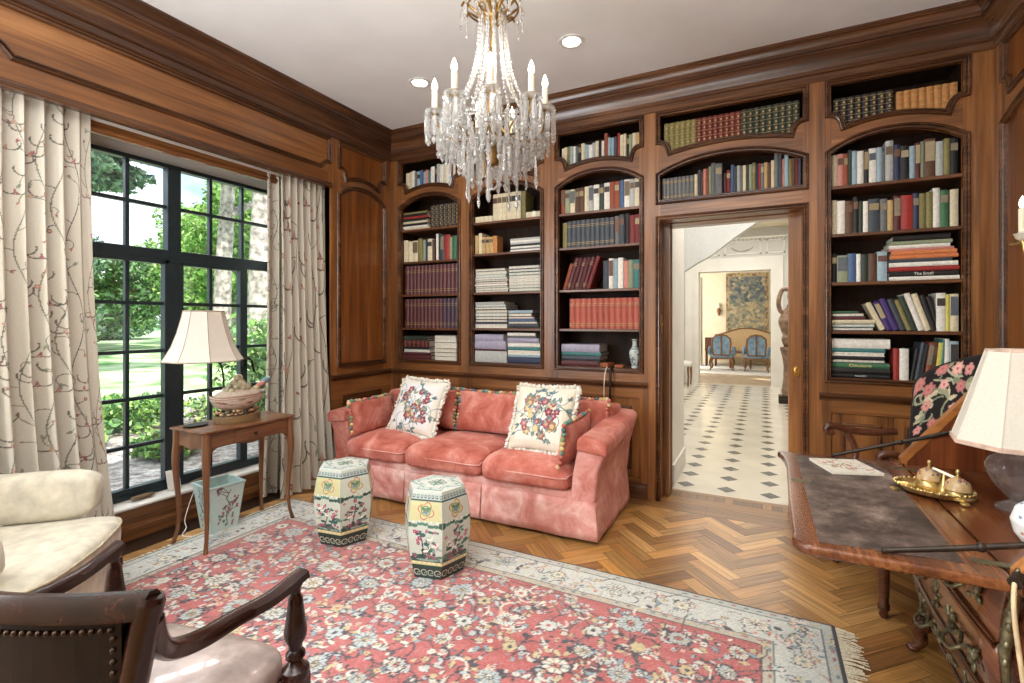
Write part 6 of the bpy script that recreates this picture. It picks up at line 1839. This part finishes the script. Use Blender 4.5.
# ------------------------------------------------------------------ sconce on the right wall
plain('sconce_white', (222, 214, 196), .4, noise=.05)
def build_sconce():
    root = thing('wall_sconce', 'brass and white candle sconce on the right panelled wall at the photo edge', 'sconce', (XR-.0, 3.05, 1.62))
    ox, oy, oz = XR, 3.05, 1.62; T = Matrix.Translation((-ox, -oy, -oz))
    mk('backplate', MB().sq((XR-.008, 3.05, 1.66), (.008, .05, .12), .6, .6, 16, 12).xform(T), 'old_gilt', root, smooth=60)
    mb = MB(); mb.tube(bez([(XR-.01, 3.05, 1.62), (XR-.05, 3.08, 1.60), (XR-.09, 3.13, 1.64), (XR-.105, 3.15, 1.73)], 6), .008, 8)
    mb.tube(bez([(XR-.09, 3.15, 1.725), (XR-.11, 3.18, 1.722), (XR-.13, 3.215, 1.722)], 5), [.010, .010, .012, .009, .011, .008, .010, .007, .009, .006, .003], 8)
    mk('arm', mb.xform(T), 'old_gilt', root, smooth=60)
    mk('cup', MB().lathe([(.008, 0), (.024, .012), (.030, .03), (.034, .034), (.016, .036), (.016, .045), (0, .045)], XR-.105, 3.15, 1.73, 16).xform(T), 'sconce_white', root, smooth=50)
    c = mk('candle', MB().lathe([(.014, 0), (.0145, .11), (0, .112)], XR-.105, 3.15, 1.772, 14).xform(T), 'candle_sleeve', root, smooth=50)
    mk('bulb', MB().lathe([(0, 0), (.009, .004), (.013, .018), (.010, .036), (0, .058)], XR-.105, 3.15, 1.885, 12).xform(T), 'flame_bulb', c, smooth=80)
build_sconce()

# ------------------------------------------------------------------ small things in the third bookcase
def build_vase():
    cv = Canvas(80, 90, (196, 204, 200)); r = random.Random(6)
    for k in range(50): cv.flower(r.uniform(0, 80), r.uniform(4, 60), r.uniform(2, 4), 5, r.choice([(110, 126, 130), (150, 100, 96), (130, 140, 130), (90, 110, 120)]))
    for y in (6, 58, 66, 84): cv.rect(0, y, 80, y+2, (110, 130, 140))
    zz = [0, .03, .1, .3, .52, .64, .72, .85, .95, 1]; rr = [.6, .62, .58, .86, 1, .86, .5, .40, .46, .62]
    o = gridmesh('porcelain_vase', cv, lambda U, V: (.043*np.interp(V, zz, rr)*np.cos(2*pi*U), .043*np.interp(V, zz, rr)*np.sin(2*pi*U), .225*V), 'enamel', wrap=True)
    o.location = (-.895, 3.90, .985); tag(o, 'small pale porcelain bottle vase on the bottom shelf left of the doorway', 'vase')
    mk('base', MB().lathe([(0, 0), (.026, 0), (.026, .003), (0, .003)], n=16), 'porcelain_top', o)
build_vase()
for i, (x, rz, t) in enumerate(((-1.105, -.25, .034), (-1.005, .12, .022))):
    mb = MB().box(-.035, .035, -.055, .055, 0, t)
    o = mk('leather_case', mb, 'saddle_leather' if 'saddle_leather' in MATS else plain('saddle_leather', (142, 78, 42), .45, noise=.15).name, bevel=.006); o.location = (x, 3.86, .9855); o.rotation_euler = (0, 0, rz)
    tag(o, ['small orange-brown leather case nearer the pile, on the bottom shelf by the vase', 'flat orange-brown leather case nearer the vase on the bottom shelf'][i], 'leather case')
tag(mk('black_strap', MB().tube(bez([(-1.05, 3.85, .992), (-1.05, 3.79, .990), (-1.05, 3.755, .95), (-1.048, 3.75, .87), (-1.055, 3.755, .74)], 6), .010, 8), 'iron', smooth=80), 'black cable hanging from the shelf down behind the right sofa arm', 'cord')
tag(mk('white_cord', MB().tube(bez([(-1.085, 3.84, .992), (-1.09, 3.785, .985), (-1.095, 3.755, .93), (-1.10, 3.752, .84), (-1.10, 3.755, .74)], 6), .0035, 6), 'white_paint', smooth=80), 'thin white cord hanging from the shelf left of the black cable', 'cord')

# ------------------------------------------------------------------ hall behind the doorway
plain('marble', (216, 208, 192), .16, noise=.04, nscale=3, spec=.6)
plain('slate', (92, 92, 90), .25, noise=.15, nscale=6)
plain('grey_white', (204, 202, 196), .7, noise=.02)
plain('stair_soffit', (208, 209, 207), .8, noise=.02)
plain('living_floor', (168, 148, 122), .4, noise=.12, nscale=5)
plain('pale_carpet', (206, 202, 196), .95, noise=.08, nscale=12)
plain('blue_silk', (120, 146, 166), .6, noise=.15, nscale=12)
plain('carved_oak', (136, 110, 90), .6, noise=.25, nscale=14)
plain('gilt_wood', (122, 84, 50), .4, noise=.2)
plain('beige_silk', (196, 168, 126), .7, noise=.08)
def build_hall():
    HY = 11.5
    mb = MB(); mb.box(-3.4, 1.6, 4.13, HY, -.02, 0, 0)
    p = .3105
    for i in range(-9, 6):
        x = -.254+i*p
        for j in range(0, 24):
            y = 4.295+j*p; h = .074
            if y > HY-.1: continue
            mb.add([(x-h, y, .0012), (x, y-h, .0012), (x+h, y, .0012), (x, y+h, .0012)], [(0, 1, 2, 3)], 1)
    struct('floor_hall', mb, ['marble', 'slate'])
    # near side walls
    struct('wall_hall_left', MB().box(-.85, -.655, 4.2, 4.86, 0, 3.2), 'white_paint')
    struct('baseboard_hall', MB().box(-.656, -.64, 4.2, 4.86, 0, .17), 'white_paint')
    struct('wall_hall_right', MB().box(.78, .95, 4.2, HY, 0, 3.3), 'white_paint')
    struct('wall_hall_far_left', MB().box(-3.4, -3.3, 4.2, HY, 0, 3.3), 'white_paint')
    struct('ceiling_hall', MB().box(-3.5, 1.6, 4.2, HY+.2, 3.3, 3.4), 'cream_paint')
    # back wall with the wide opening
    mb = MB(); x0, x1, zt = -1.24, .165, 2.42
    mb.box(-3.4, x0, HY, HY+.25, 0, 3.3); mb.box(x1, 1.6, HY, HY+.25, 0, 3.3); mb.box(x0, x1, HY, HY+.25, zt, 3.3)
    struct('wall_hall_back', mb, 'grey_white')
    mb = MB()
    mb.box(x0-.28, x0, HY-.035, HY, 0, zt+.28); mb.box(x1, x1+.22, HY-.035, HY, 0, zt+.28); mb.box(x0, x1, HY-.035, HY, zt, zt+.28)
    mb.box(x0-.10, x0, HY-.05, HY-.034, 0, zt); mb.box(x1, x1+.09, HY-.05, HY-.034, 0, zt); mb.box(x0-.1, x1+.09, HY-.05, HY-.034, zt, zt+.1)
    struct('trim_8', mb, 'white_paint')
    mb = MB()
    for a, b in ((-1.5, -.82), (-.72, -.02), (.08, .42)):
        for (u0, u1, v0, v1) in ((a, b, 2.76, 2.785), (a, b, 3.02, 3.045), (a, a+.025, 2.76, 3.045), (b-.025, b, 2.76, 3.045)): mb.box(u0, u1, HY-.02, HY, v0, v1)
    for k in range(5): mb.tube([(-.37+.2*cos(t), HY-.012, 2.93-.10*sin(t)) for t in np.linspace(.2, pi-.2, 9)], .012+.0*k, 6)
    mb.box(-3.4, 1.6, HY-.06, HY, 3.08, 3.12)
    for k in range(30): mb.box(-1.7+k*.08, -1.66+k*.08, HY-.05, HY, 3.05, 3.08)
    struct('trim_9', mb, 'white_paint')
    # underside of the staircase sweeping down to the left
    pts = [(-1.9, 1.42), (-1.3, 1.74), (-.887, 1.97), (-.721, 2.074), (-.57, 2.153), (-.434, 2.254), (-.29, 2.365), (-.149, 2.461), (-.053, 2.524), (.2, 2.62), (.2, 3.25), (-1.9, 3.25)]
    struct('trim_10', MB().prism(pts, lambda u, v, a: (u, a, v), 6.5, 6.62), 'stair_soffit')
    # hall chair, half seen
    c = thing('hall_chair', 'pale upholstered chair half seen past the left wall of the hall', 'chair', (-1.56, 10.9, 0), rad(-90))
    mk('seat', MB().sq((0, 0, .45), (.26, .25, .06), .3, .3, 20, 8), 'white_paint', c, smooth=80)
    mk('back', MB().sq((0, -.24, .80), (.24, .04, .28), .5, .5, 20, 10), 'beige_silk', c, smooth=80)
    mb = MB().tube([(.24*cos(t), -.24, .82+.29*sin(t)) for t in np.linspace(0, 2*pi, 25)], .025, 6); mk('back_frame', mb, 'gilt_wood', c, smooth=80)
    for x in (-.22, .22):
        for y in (-.2, .2): mk('leg', MB().tube([(x, y, .42), (x*1.05, y*1.05, .2), (x, y, 0)], [.028, .02, .016], 6), 'gilt_wood', c)
    # carved figure on a plinth at the right
    st = thing('carved_statue', 'carved wooden figure with raised arm on a dark plinth beside the hall opening', 'statue', (.345, 9.3, 0))
    mb = MB(); B = lambda p, r_: mb.ell(p, r_, 12, 9)
    mk('plinth', MB().box(-.10, .16, -.13, .13, 0, .12), 'iron', st)
    mb = MB().lathe([(.09, .12), (.10, .2), (.07, .4), (.065, .6), (.09, .78), (.12, .88), (.12, .92), (0, .92)], .04, 0, 0, 14)
    mk('pedestal', mb, 'carved_oak', st, smooth=60)
    mb = MB(); mb.tube(bez([(.05, 0, .92), (.06, 0, 1.1), (.03, 0, 1.3), (.07, 0, 1.5), (.08, 0, 1.62)], 6), [.07, .08, .10, .11, .12, .12, .11, .10, .10, .105, .11, .12, .13, .14, .14, .13, .12, .11, .10, .09, .08, .07, .06, .06, .06], 12)
    B((.10, 0, 1.76), (.075, .08, .10)); mb.tube(bez([(.05, 0, 1.55), (-.06, -.02, 1.50), (-.10, -.03, 1.66), (-.06, -.02, 1.84), (.0, 0, 1.90)], 6), .035, 8); mb.tube(bez([(.06, 0, 1.5), (-.02, -.04, 1.34), (-.03, -.05, 1.24), (.05, -.04, 1.18)], 6), .032, 8)
    B((.08, 0, 1.88), (.12, .10, .05))
    mk('figure', mb, 'carved_oak', st, smooth=179)
    # the room beyond
    mb = MB(); mb.box(-3.2, 2.2, HY, 13.5, -.02, .0, 0); mb.box(-3.2, 2.2, 13.5, 17.4, -.02, 0, 0)
    struct('floor_living_room', mb, 'living_floor')
    tag(mk('carpet', MB().box(-2.4, 1.8, 13.55, 17.0, .001, .012), 'pale_carpet', bevel=.004), 'pale carpet in the far sitting room under the blue chairs', 'carpet')
    struct('wall_living_room', MB().box(-3.2, 2.2, 17.3, 17.4, 0, 3.3).box(-3.3, -3.2, HY+.25, 17.4, 0, 3.3).box(2.2, 2.3, HY+.25, 17.4, 0, 3.3), 'cream_paint')
    struct('ceiling_living_room', MB().box(-3.3, 2.3, HY, 17.4, 3.3, 3.4), 'white_paint')
    # tapestry
    n, m = 90, 120; cv = Canvas(n, m, (172, 154, 122)); r = random.Random(12)
    cv.rect(8, 8, n-8, m-8, (132, 134, 124))
    for k in range(420):
        y = r.uniform(10, m-10); dark = y > 62
        cv.ell(r.uniform(10, n-10), y, r.uniform(2, 6), r.uniform(1.5, 4), r.uniform(-.5, .5), r.choice([(86, 96, 104), (100, 110, 112), (122, 126, 116), (78, 88, 98)] if dark and r.random() < .8 else [(176, 160, 126), (152, 146, 122), (190, 172, 138), (120, 124, 110)]))
    for k in range(60): cv.ell(r.uniform(3, n-3), r.choice([r.uniform(1, 7), r.uniform(m-7, m-1)]), 3, 2, 0, r.choice([(150, 120, 80), (190, 164, 118), (120, 100, 76)]))
    for k in range(60): cv.ell(r.choice([r.uniform(1, 7), r.uniform(n-7, n-1)]), r.uniform(3, m-3), 2, 3, 0, r.choice([(150, 120, 80), (190, 164, 118), (120, 100, 76)]))
    tp = gridmesh('tapestry', cv, lambda U, V: (-1.035+1.21*U, 17.27+0*U, .95+1.93*V), 'rug_wool'); tag(tp, 'large bluish landscape tapestry hanging on the far wall above the sofa', 'tapestry')
    # far sofa
    s = thing('settee', 'beige camel-back sofa below the tapestry in the far room', 'sofa', (-.42, 16.55, 0))
    prof = [(-.92, .35), (-.92, .88)]+[(-.92+1.84*k/16, .90+.22*sin(pi*k/16)**1.5) for k in range(17)]+[(.92, .35)]
    bk = mk('back', MB().prism(prof, lambda u, v, a: (u, a, v), .30, .42), 'beige_silk', s, bevel=.02)
    mk('seat', MB().box(-.9, .9, -.35, .3, .25, .46), 'beige_silk', s, bevel=.04)
    for x in (-.95, .95): mk('arm', MB().sq((x, 0, .5), (.09, .38, .2), .4, .4, 16, 10), 'beige_silk', s, smooth=80)
    mb = MB().tube([(-.92+1.84*k/16, .30, .91+.22*sin(pi*k/16)**1.5) for k in range(17)], .02, 6); mk('back_rail', mb, 'gilt_wood', bk, smooth=80)
    tb = thing('coffee_table', 'small brown table with a bowl between the two blue chairs', 'table', (-.55, 15.5, 0))
    mk('table_top', MB().box(-.3, .3, -.25, .25, .44, .5), 'gilt_wood', tb, bevel=.01)
    for x in (-.26, .26):
        for y in (-.2, .2): mk('leg', MB().tube([(x, y, .45), (x, y, .012)], .025, 6), 'gilt_wood', tb)
    # two blue chairs with their backs to us
    def blue_chair(x, y, lab):
        c = thing('blue_armchair', lab, 'armchair', (x, y, .0135), 0, 'pair of blue armchairs in the far room')
        P = [(-.20, .42), (-.235, .70), (-.22, .86), (-.12, .94), (0, .965), (.12, .94), (.22, .86), (.235, .70), (.20, .42)]
        mk('back', MB().prism(P, lambda u, v, a: (u, a, v), -.30, -.25), 'blue_silk', c)
        mk('back_frame', MB().tube([(u, -.29, v) for u, v in P]+[(P[0][0], -.29, P[0][1])], .026, 6).tube([(0, -.305, .42), (0, -.305, .96)], .018, 6), 'gilt_wood', c, smooth=80)
        mk('seat', MB().sq((0, 0, .40), (.30, .30, .07), .3, .3, 20, 8), 'blue_silk', c, smooth=80)
        mk('seat_rail', MB().box(-.29, .29, -.29, .27, .30, .345), 'gilt_wood', c, bevel=.01)
        for s_ in (-1, 1):
            mk('arm', MB().sq((s_*.30, -.02, .52), (.05, .24, .12), .5, .5, 14, 8), 'blue_silk', c, smooth=80)
            for y_ in (-.26, .25): mk('leg', MB().tube(bez([(s_*.25, y_, .32), (s_*.29, y_*1.05, .2), (s_*.26, y_*1.1, .08), (s_*.29, y_*1.15, .0)], 4), [.035, .034, .033, .03, .028, .026, .024, .022, .02, .018, .016, .016, .018], 6), 'gilt_wood', c, smooth=80)
        return c
    blue_chair(-.985, 14.75, 'left one of two blue carved armchairs in the far room'); blue_chair(-.135, 14.75, 'right one of two blue carved armchairs in the far room')
    # sconce, side table and lamp at the left of the far room, bright curtains
    sc = thing('wall_light', 'small brown bracket light on the far room wall left of the tapestry', 'wall light', (-1.245, 17.28, 1.72))
    mk('bracket', MB().lathe([(.0, -.22), (.03, -.16), (.07, -.04), (.05, .02), (.03, .05), (0, .05)], 0, -.05, 0, 12), 'gilt_wood', sc, smooth=60)
    mk('shade', MB().lathe([(.05, .06), (.045, .20), (0, .21)], 0, -.05, 0, 12), 'pale_shade', sc, smooth=60)
    cb = thing('side_cabinet', 'small reddish cabinet beside the left blue chair in the far room', 'cabinet', (-1.36, 15.9, .012))
    mk('carcase', MB().box(-.16, .16, -.2, .2, .45, .85), 'chair_walnut', cb, bevel=.01)
    for x in (-.13, .13):
        for y in (-.16, .16): mk('leg', MB().tube([(x, y, .45), (x, y, 0)], .02, 6), 'chair_walnut', cb)
    for i, y in enumerate((12.6, 14.2, 15.7)):
        V_ = Canvas(60, 40, (232, 226, 210))
        o = gridmesh('far_curtain', V_, lambda U, V: (-1.66-.0*U+.03*np.sin(U*38), y+.5*U, .03+2.65*V), 'crewel_linen'); tag(o, ['pale curtain panel nearest the hall on the left side of the far room', 'middle pale curtain panel on the left side of the far room', 'pale curtain panel farthest away on the left side of the far room'][i], 'curtain', 'curtains of the far room')
build_hall()
# ------------------------------------------------------------------ garden outside the window
def leafmat(name):
    m, nt, b = newmat(name)
    a = N(nt, 'ShaderNodeAttribute', attribute_name='Col')
    tr = N(nt, 'ShaderNodeBsdfTranslucent'); mx = N(nt, 'ShaderNodeMixShader'); mx.inputs['Fac'].default_value = .35
    out = nt.nodes['Material Output']
    nt.links.new(a.outputs['Color'], b.inputs['Base Color']); nt.links.new(a.outputs['Color'], tr.inputs['Color'])
    b.inputs['Roughness'].default_value = .6
    nt.links.new(b.outputs[0], mx.inputs[1]); nt.links.new(tr.outputs[0], mx.inputs[2]); nt.links.new(mx.outputs[0], out.inputs['Surface'])
leafmat('foliage')
plain('bark', (150, 142, 136), .95, noise=.35, nscale=5, bump=.8)
def groundmat():
    m, nt, b = newmat('lawn_grass')
    tc = N(nt, 'ShaderNodeTexCoord'); n = N(nt, 'ShaderNodeTexNoise'); n.inputs['Scale'].default_value = .9; n.inputs['Detail'].default_value = 5
    nt.links.new(tc.outputs['Object'], n.inputs['Vector'])
    r = ramp(nt, n.outputs['Fac'], [(.35, (96, 150, 80)), (.6, (196, 214, 168))]); nt.links.new(r.outputs['Color'], b.inputs['Base Color']); b.inputs['Roughness'].default_value = .95
    m, nt, b = newmat('mulch')
    tc = N(nt, 'ShaderNodeTexCoord'); n = N(nt, 'ShaderNodeTexNoise'); n.inputs['Scale'].default_value = 9; n.inputs['Detail'].default_value = 8; n.inputs['Roughness'].default_value = .8
    nt.links.new(tc.outputs['Object'], n.inputs['Vector'])
    r = ramp(nt, n.outputs['Fac'], [(.38, (84, 78, 76)), (.5, (158, 148, 142)), (.62, (216, 210, 202))]); nt.links.new(r.outputs['Color'], b.inputs['Base Color']); b.inputs['Roughness'].default_value = .95
groundmat()
plain('path_stone', (206, 200, 188), .9, noise=.08, nscale=2)
GZ = -.18
struct('lawn', MB().box(-140, -10.6, -60, 140, GZ-.2, GZ), 'lawn_grass')
struct('planting_bed', MB().box(-9.55, XW-.1, -40, 60, GZ-.2, GZ+.0), 'mulch')
struct('garden_path', MB().box(-10.6, -9.55, -40, 60, GZ-.2, GZ+.01), 'path_stone')
def leaves(mb_n, centre, rad3, n, size, cols, seed, shell=.55):
    n = int(n*2.2)
    r = np.random.default_rng(seed)
    d = r.normal(size=(n, 3)); d /= np.linalg.norm(d, axis=1)[:, None]
    q = shell+(1-shell)*r.random(n)**.6
    # lumpy outline
    lump = 1+.18*np.sin(d[:, 0]*5+seed)+.16*np.sin(d[:, 1]*6+seed*2)+.14*np.sin(d[:, 2]*7+seed)
    P = np.array(centre)+d*np.array(rad3)*(q*lump)[:, None]
    u = r.normal(size=(n, 3)); u /= np.linalg.norm(u, axis=1)[:, None]
    w = np.cross(u, r.normal(size=(n, 3))); w /= np.linalg.norm(w, axis=1)[:, None]
    n_ = n; s = size*(.35+.55*r.random(n))[:, None]
    V = np.stack([P-u*s, P+w*s*.5, P+u*s, P-w*s*.5], 1)
    C = np.array(cols)[r.integers(0, len(cols), n)]*(.75+.5*r.random(n))[:, None]
    mb_n.append((V.reshape(-1, 3), np.repeat(C, 4, axis=0)))
def leafmesh(name, parts, parent):
    V = np.concatenate([p[0] for p in parts]); C = np.clip(np.concatenate([p[1] for p in parts])/255, 0, 1); n = len(V)//4
    me = bpy.data.meshes.new(name); me.vertices.add(len(V)); me.vertices.foreach_set('co', V.astype(np.float32).ravel())
    me.loops.add(len(V)); me.loops.foreach_set('vertex_index', np.arange(len(V), dtype=np.int32))
    me.polygons.add(n); me.polygons.foreach_set('loop_start', np.arange(0, len(V), 4, dtype=np.int32)); me.update(calc_edges=True)
    a = np.ones((len(V), 4), dtype=np.float32); a[:, :3] = C
    me.color_attributes.new('Col', 'BYTE_COLOR', 'POINT').data.foreach_set('color_srgb', a.ravel())
    me.materials.append(MATS['foliage']); o = bpy.data.objects.new(name, me); COL.objects.link(o); o.parent = parent
    return o
BRIGHT = [(134, 176, 88), (112, 158, 76), (160, 198, 110), (92, 138, 68), (184, 212, 136)]
MID = [(108, 148, 92), (88, 128, 78), (136, 170, 116), (72, 108, 68)]
BLUE = [(112, 146, 118), (90, 124, 102), (138, 166, 138), (70, 102, 82)]
def tree(label, x, y, trunk_r, trunk_h, crowns, cols, n, size, seed, lean=0, group='garden trees'):
    root = thing('tree', label, 'tree', (x, y, GZ), 0, group)
    r = random.Random(seed)
    top = trunk_h
    mb = MB().tube(bez([(0, 0, 0), (lean*.3, 0, top*.35), (lean*.6, .1, top*.7), (lean, 0, top)], 5), [trunk_r*(1.25 if k == 0 else 1.05-.03*k) for k in range(16)], 12)
    for k in range(4):
        a = r.uniform(0, 6.28); z = top*r.uniform(.55, .95); L = r.uniform(1., 2.2); mb.tube([(lean*z/top, 0, z), (lean*z/top+L*cos(a), L*sin(a), z+L*.6)], [trunk_r*.4, trunk_r*.12], 7)
    mk('trunk', mb, 'bark', root, smooth=60)
    if crowns:
        parts = []
        for k, (c, R) in enumerate(crowns): leaves(parts, c, R, n, size, cols, seed*7+k)
        leafmesh('crown', parts, root)
    return root
tree('big grey tree trunk outside the window close to the right curtain', -16.2, 11.75, .42, 9.5, [((0, 0, 10.2), (1.5, 1.5, 1.6))], BRIGHT, 1000, .22, 3)
tree('slightly thinner grey trunk outside, left of the biggest trunk', -19.8, 12.6, .34, 10., [((.5, 0, 10.8), (1.3, 1.3, 1.6))], BRIGHT, 1000, .22, 4, lean=.5)
tree('bright green leafy tree behind the upper right panes', -25, 16.6, .3, 4, [((0, 0, 4.6), (2.7, 2.7, 2.8)), ((.5, 1.2, 7.2), (2.6, 2.6, 2.6))], BRIGHT, 4200, .22, 5)
tree('second bright green tree beside the main mullion, behind the lamp', -34, 20.0, .3, 4, [((0, 0, 4.4), (3.6, 3.6, 3.2)), ((.6, 1.5, 7.0), (3.4, 3.4, 3.2))], BRIGHT, 4200, .26, 6)
tree('mid green rounded tree behind the middle left panes', -31, 12.7, .25, 2.6, [((0, 0, 3.3), (2.5, 2.7, 2.5))], MID, 5200, .24, 7)
tree('bluish green tree at far left of the window', -25, 7.6, .25, 2.6, [((0, 0, 3.3), (2.6, 2.9, 2.5))], BLUE, 5200, .22, 8)
tree('dark pine branches hanging in the top left pane', -15.6, 4.5, .22, 7.6, [((1, 2.1, 6.3), (1.2, 1.3, .55)), ((.7, 1.5, 5.3), (1., 1.1, .45)), ((0, .3, 7.2), (1.6, 1.6, 1.2))], BLUE, 1500, .16, 9)
tree('low wide tree with twisting branches behind the lawn', -38, 15.2, .22, 1.6, [((0, 0, 2.0), (2.6, 1.9, 1.5))], MID, 3000, .24, 10)
for k, (x, y, rr, h, lab) in enumerate((( -46, 8, 5, 3., 'far hedge mass at the left end of the lawn'), (-48, 20, 5.2, 3.2, 'far hedge mass behind the mid green tree'), (-48, 32.5, 5.2, 4, 'far hedge mass behind the bright trees'), (-44, 44, 5, 4, 'far hedge mass behind the trunks'))):
    root = thing('hedge', lab, 'hedge', (x, y, GZ), 0, 'far hedges'); parts = []
    leaves(parts, (0, 0, h*.5), (rr*.6, rr, h*.62), 5200, .34, MID+BLUE, 40+k, .3); leafmesh('foliage', parts, root)
SH = [(-7.4, 2.75, .55), (-7.9, 3.75, .6), (-7.2, 4.75, .55), (-7.7, 5.9, .62), (-7.0, 6.9, .7), (-6.3, 6.2, .42), (-8.2, 7.6, .7), (-6.0, 3.2, .34), (-5.9, 8.2, .7), (-5.7, 5.2, .36)]
for k, (x, y, s) in enumerate(SH):
    root = thing('shrub', 'low green shrub in the mulch bed outside, '+ORD[sorted(range(len(SH)), key=lambda q: SH[q][1]/-SH[q][0]).index(k)+1]+' from the left', 'shrub', (x, y, GZ), 0, 'shrubs in the bed'); parts = []
    leaves(parts, (0, 0, s*.42), (s*.85, s*.9, s*.42), 900, .075, MID+BRIGHT, 60+k, .35); leafmesh('foliage', parts, root)
    mk('stems', MB().tube([(0, 0, 0), (.05, .03, s*.5)], .02, 6).tube([(0, 0, 0), (-.1, .05, s*.5)], .015, 6), 'bark', root)
ns = thing('tall_shrub', 'taller leafy shrub close to the glass behind the tureen lamp', 'shrub', (-5.6, 4.35, GZ)); parts = []
leaves(parts, (0, 0, 1.0), (.6, .62, .62), 1500, .08, MID+BRIGHT, 91, .3); leafmesh('foliage', parts, ns)
mk('stems', MB().tube(bez([(0, 0, 0), (.05, .1, .5), (-.05, -.05, 1.0), (.1, .1, 1.4)], 5), .022, 6).tube([(0, .05, .5), (.2, -.2, 1.2)], .014, 6), 'bark', ns)
h = thing('house', 'white neighbouring house glimpsed between the trunks beyond the garden', 'house', (-58, 49, GZ))
mk('wall', MB().box(-4, 4, -5, 5, 0, 3.6), 'white_paint', h); mk('roof', MB().prism([(-5.4, 3.6), (5.4, 3.6), (0, 6.4)], lambda u, v, a: (a, u, v), -4.4, 4.4), 'slate', h)
for y in (-3, 0, 3): mk('window', MB().box(3.98, 4.04, y-.5, y+.5, 1.0, 2.6), 'window_steel', h)
# ------------------------------------------------------------------ sky
W = bpy.data.worlds.new('sky'); SC.world = W; W.use_nodes = True
nt = W.node_tree; bg = nt.nodes['Background']
tc = N(nt, 'ShaderNodeTexCoord'); mp = N(nt, 'ShaderNodeMapping'); mp.inputs['Scale'].default_value = (3, 3, 6)
nz = N(nt, 'ShaderNodeTexNoise'); nz.inputs['Scale'].default_value = 1.2; nz.inputs['Detail'].default_value = 7
nt.links.new(tc.outputs['Generated'], mp.inputs['Vector']); nt.links.new(mp.outputs['Vector'], nz.inputs['Vector'])
rp = ramp(nt, nz.outputs['Fac'], [(.36, (168, 206, 240)), (.50, (236, 244, 252))])
nt.links.new(rp.outputs['Color'], bg.inputs['Color']); bg.inputs['Strength'].default_value = 1.8

def light(name, kind, loc, energy, color=(1, 1, 1), size=1, rot=None, target=None, **kw):
    l = bpy.data.lights.new(name, kind); l.energy = energy; l.color = color
    if kind == 'AREA':
        l.shape = 'RECTANGLE'; l.size = size if not isinstance(size, tuple) else size[0]; l.size_y = size if not isinstance(size, tuple) else size[1]
    elif kind in ('POINT', 'SPOT'): l.shadow_soft_size = size
    for k, v in kw.items(): setattr(l, k, v)
    o = bpy.data.objects.new(name, l); COL.objects.link(o); o.location = loc
    if target is not None: o.rotation_euler = (Vector(target)-Vector(loc)).to_track_quat('-Z', 'Y').to_euler()
    return o
s = light('sun', 'SUN', (20, -20, 30), 8, (1, .96, .88), angle=rad(1.))
s.rotation_euler = (Vector((-.62, .35, -.85))).to_track_quat('-Z', 'Y').to_euler()
# area lights added out of view to brighten the room
light('near_fill_light', 'AREA', (-3.1, -.75, 1.6), 140, (.90, .96, 1), (1.7, 2.0), target=(.6, 1.5, 1.2))  # added fill before the left wall, which is solid here
light('overhead_fill_light', 'AREA', (-.9, .1, 3.12), 75, (.97, .985, 1), (2.6, 1.2), target=(-.9, .9, 0))  # added overhead fill aimed down, not a window
light('ceiling_fill_light', 'AREA', (-1.2, -.9, 1.55), 120, (.86, .94, 1), (2.6, 1.6), target=(-1.21, -.85, 3.2))  # added lamp aimed up to brighten the ceiling
light('window_fill_light', 'AREA', (-3.95, 2.0, 2.75), 90, (.95, .98, 1), (2.2, .5), target=(-2.2, 2.2, .4))  # added outside above the window, strengthens daylight on curtains and table
for i, (x, y) in enumerate(DL):
    light('downlight', 'SPOT', (x, y, ZC-.012), 34, (1, .90, .76), .04, target=(x, y, 0), spot_size=rad(105), spot_blend=.8)
light('chandelier_glow', 'POINT', (-1.165, 2.085, 2.62), 5, (1, .9, .74), .12)
light('tureen_lamp_glow', 'POINT', (-3.05, 1.834, 1.26), 1.4, (1, .86, .66), .03)
light('hall_fill_light', 'AREA', (-.2, 5.2, 3.25), 40, (1, .98, .94), (1.6, 1.4), target=(-.2, 5.2, 0))  # added fill under the hall ceiling, without a fixture
light('hall_fill_light_far', 'AREA', (-.6, 9.4, 3.25), 80, (1, .98, .94), (2.4, 2.4), target=(-.6, 9.4, 0))  # unseen area light added to brighten the far end of the hall
light('far_room_daylight', 'AREA', (-3.0, 14.6, 1.8), 170, (1, .98, .94), (3.6, 2.4), target=(1, 14.6, 1.0))

# ------------------------------------------------------------------ camera
cam = bpy.data.cameras.new('camera'); co = bpy.data.objects.new('camera', cam); COL.objects.link(co)
F = 492.
cam.sensor_width = 36; cam.sensor_fit = 'HORIZONTAL'; cam.lens = F/1024*36
cam.shift_y = -(341.5-321)/1024
cam.clip_start = .02; cam.clip_end = 400
co.location = (0, 0, 1.3528); co.rotation_euler = (pi/2, 0, math.atan2(250, 492))
SC.camera = co
SC.view_settings.view_transform = 'Standard'; SC.view_settings.look = 'None'; SC.view_settings.exposure = .16
SC.cycles.use_denoising = True
SC.cycles.max_bounces = 10; SC.cycles.transparent_max_bounces = 12; SC.cycles.transmission_bounces = 8
SC.cycles.sample_clamp_indirect = 6
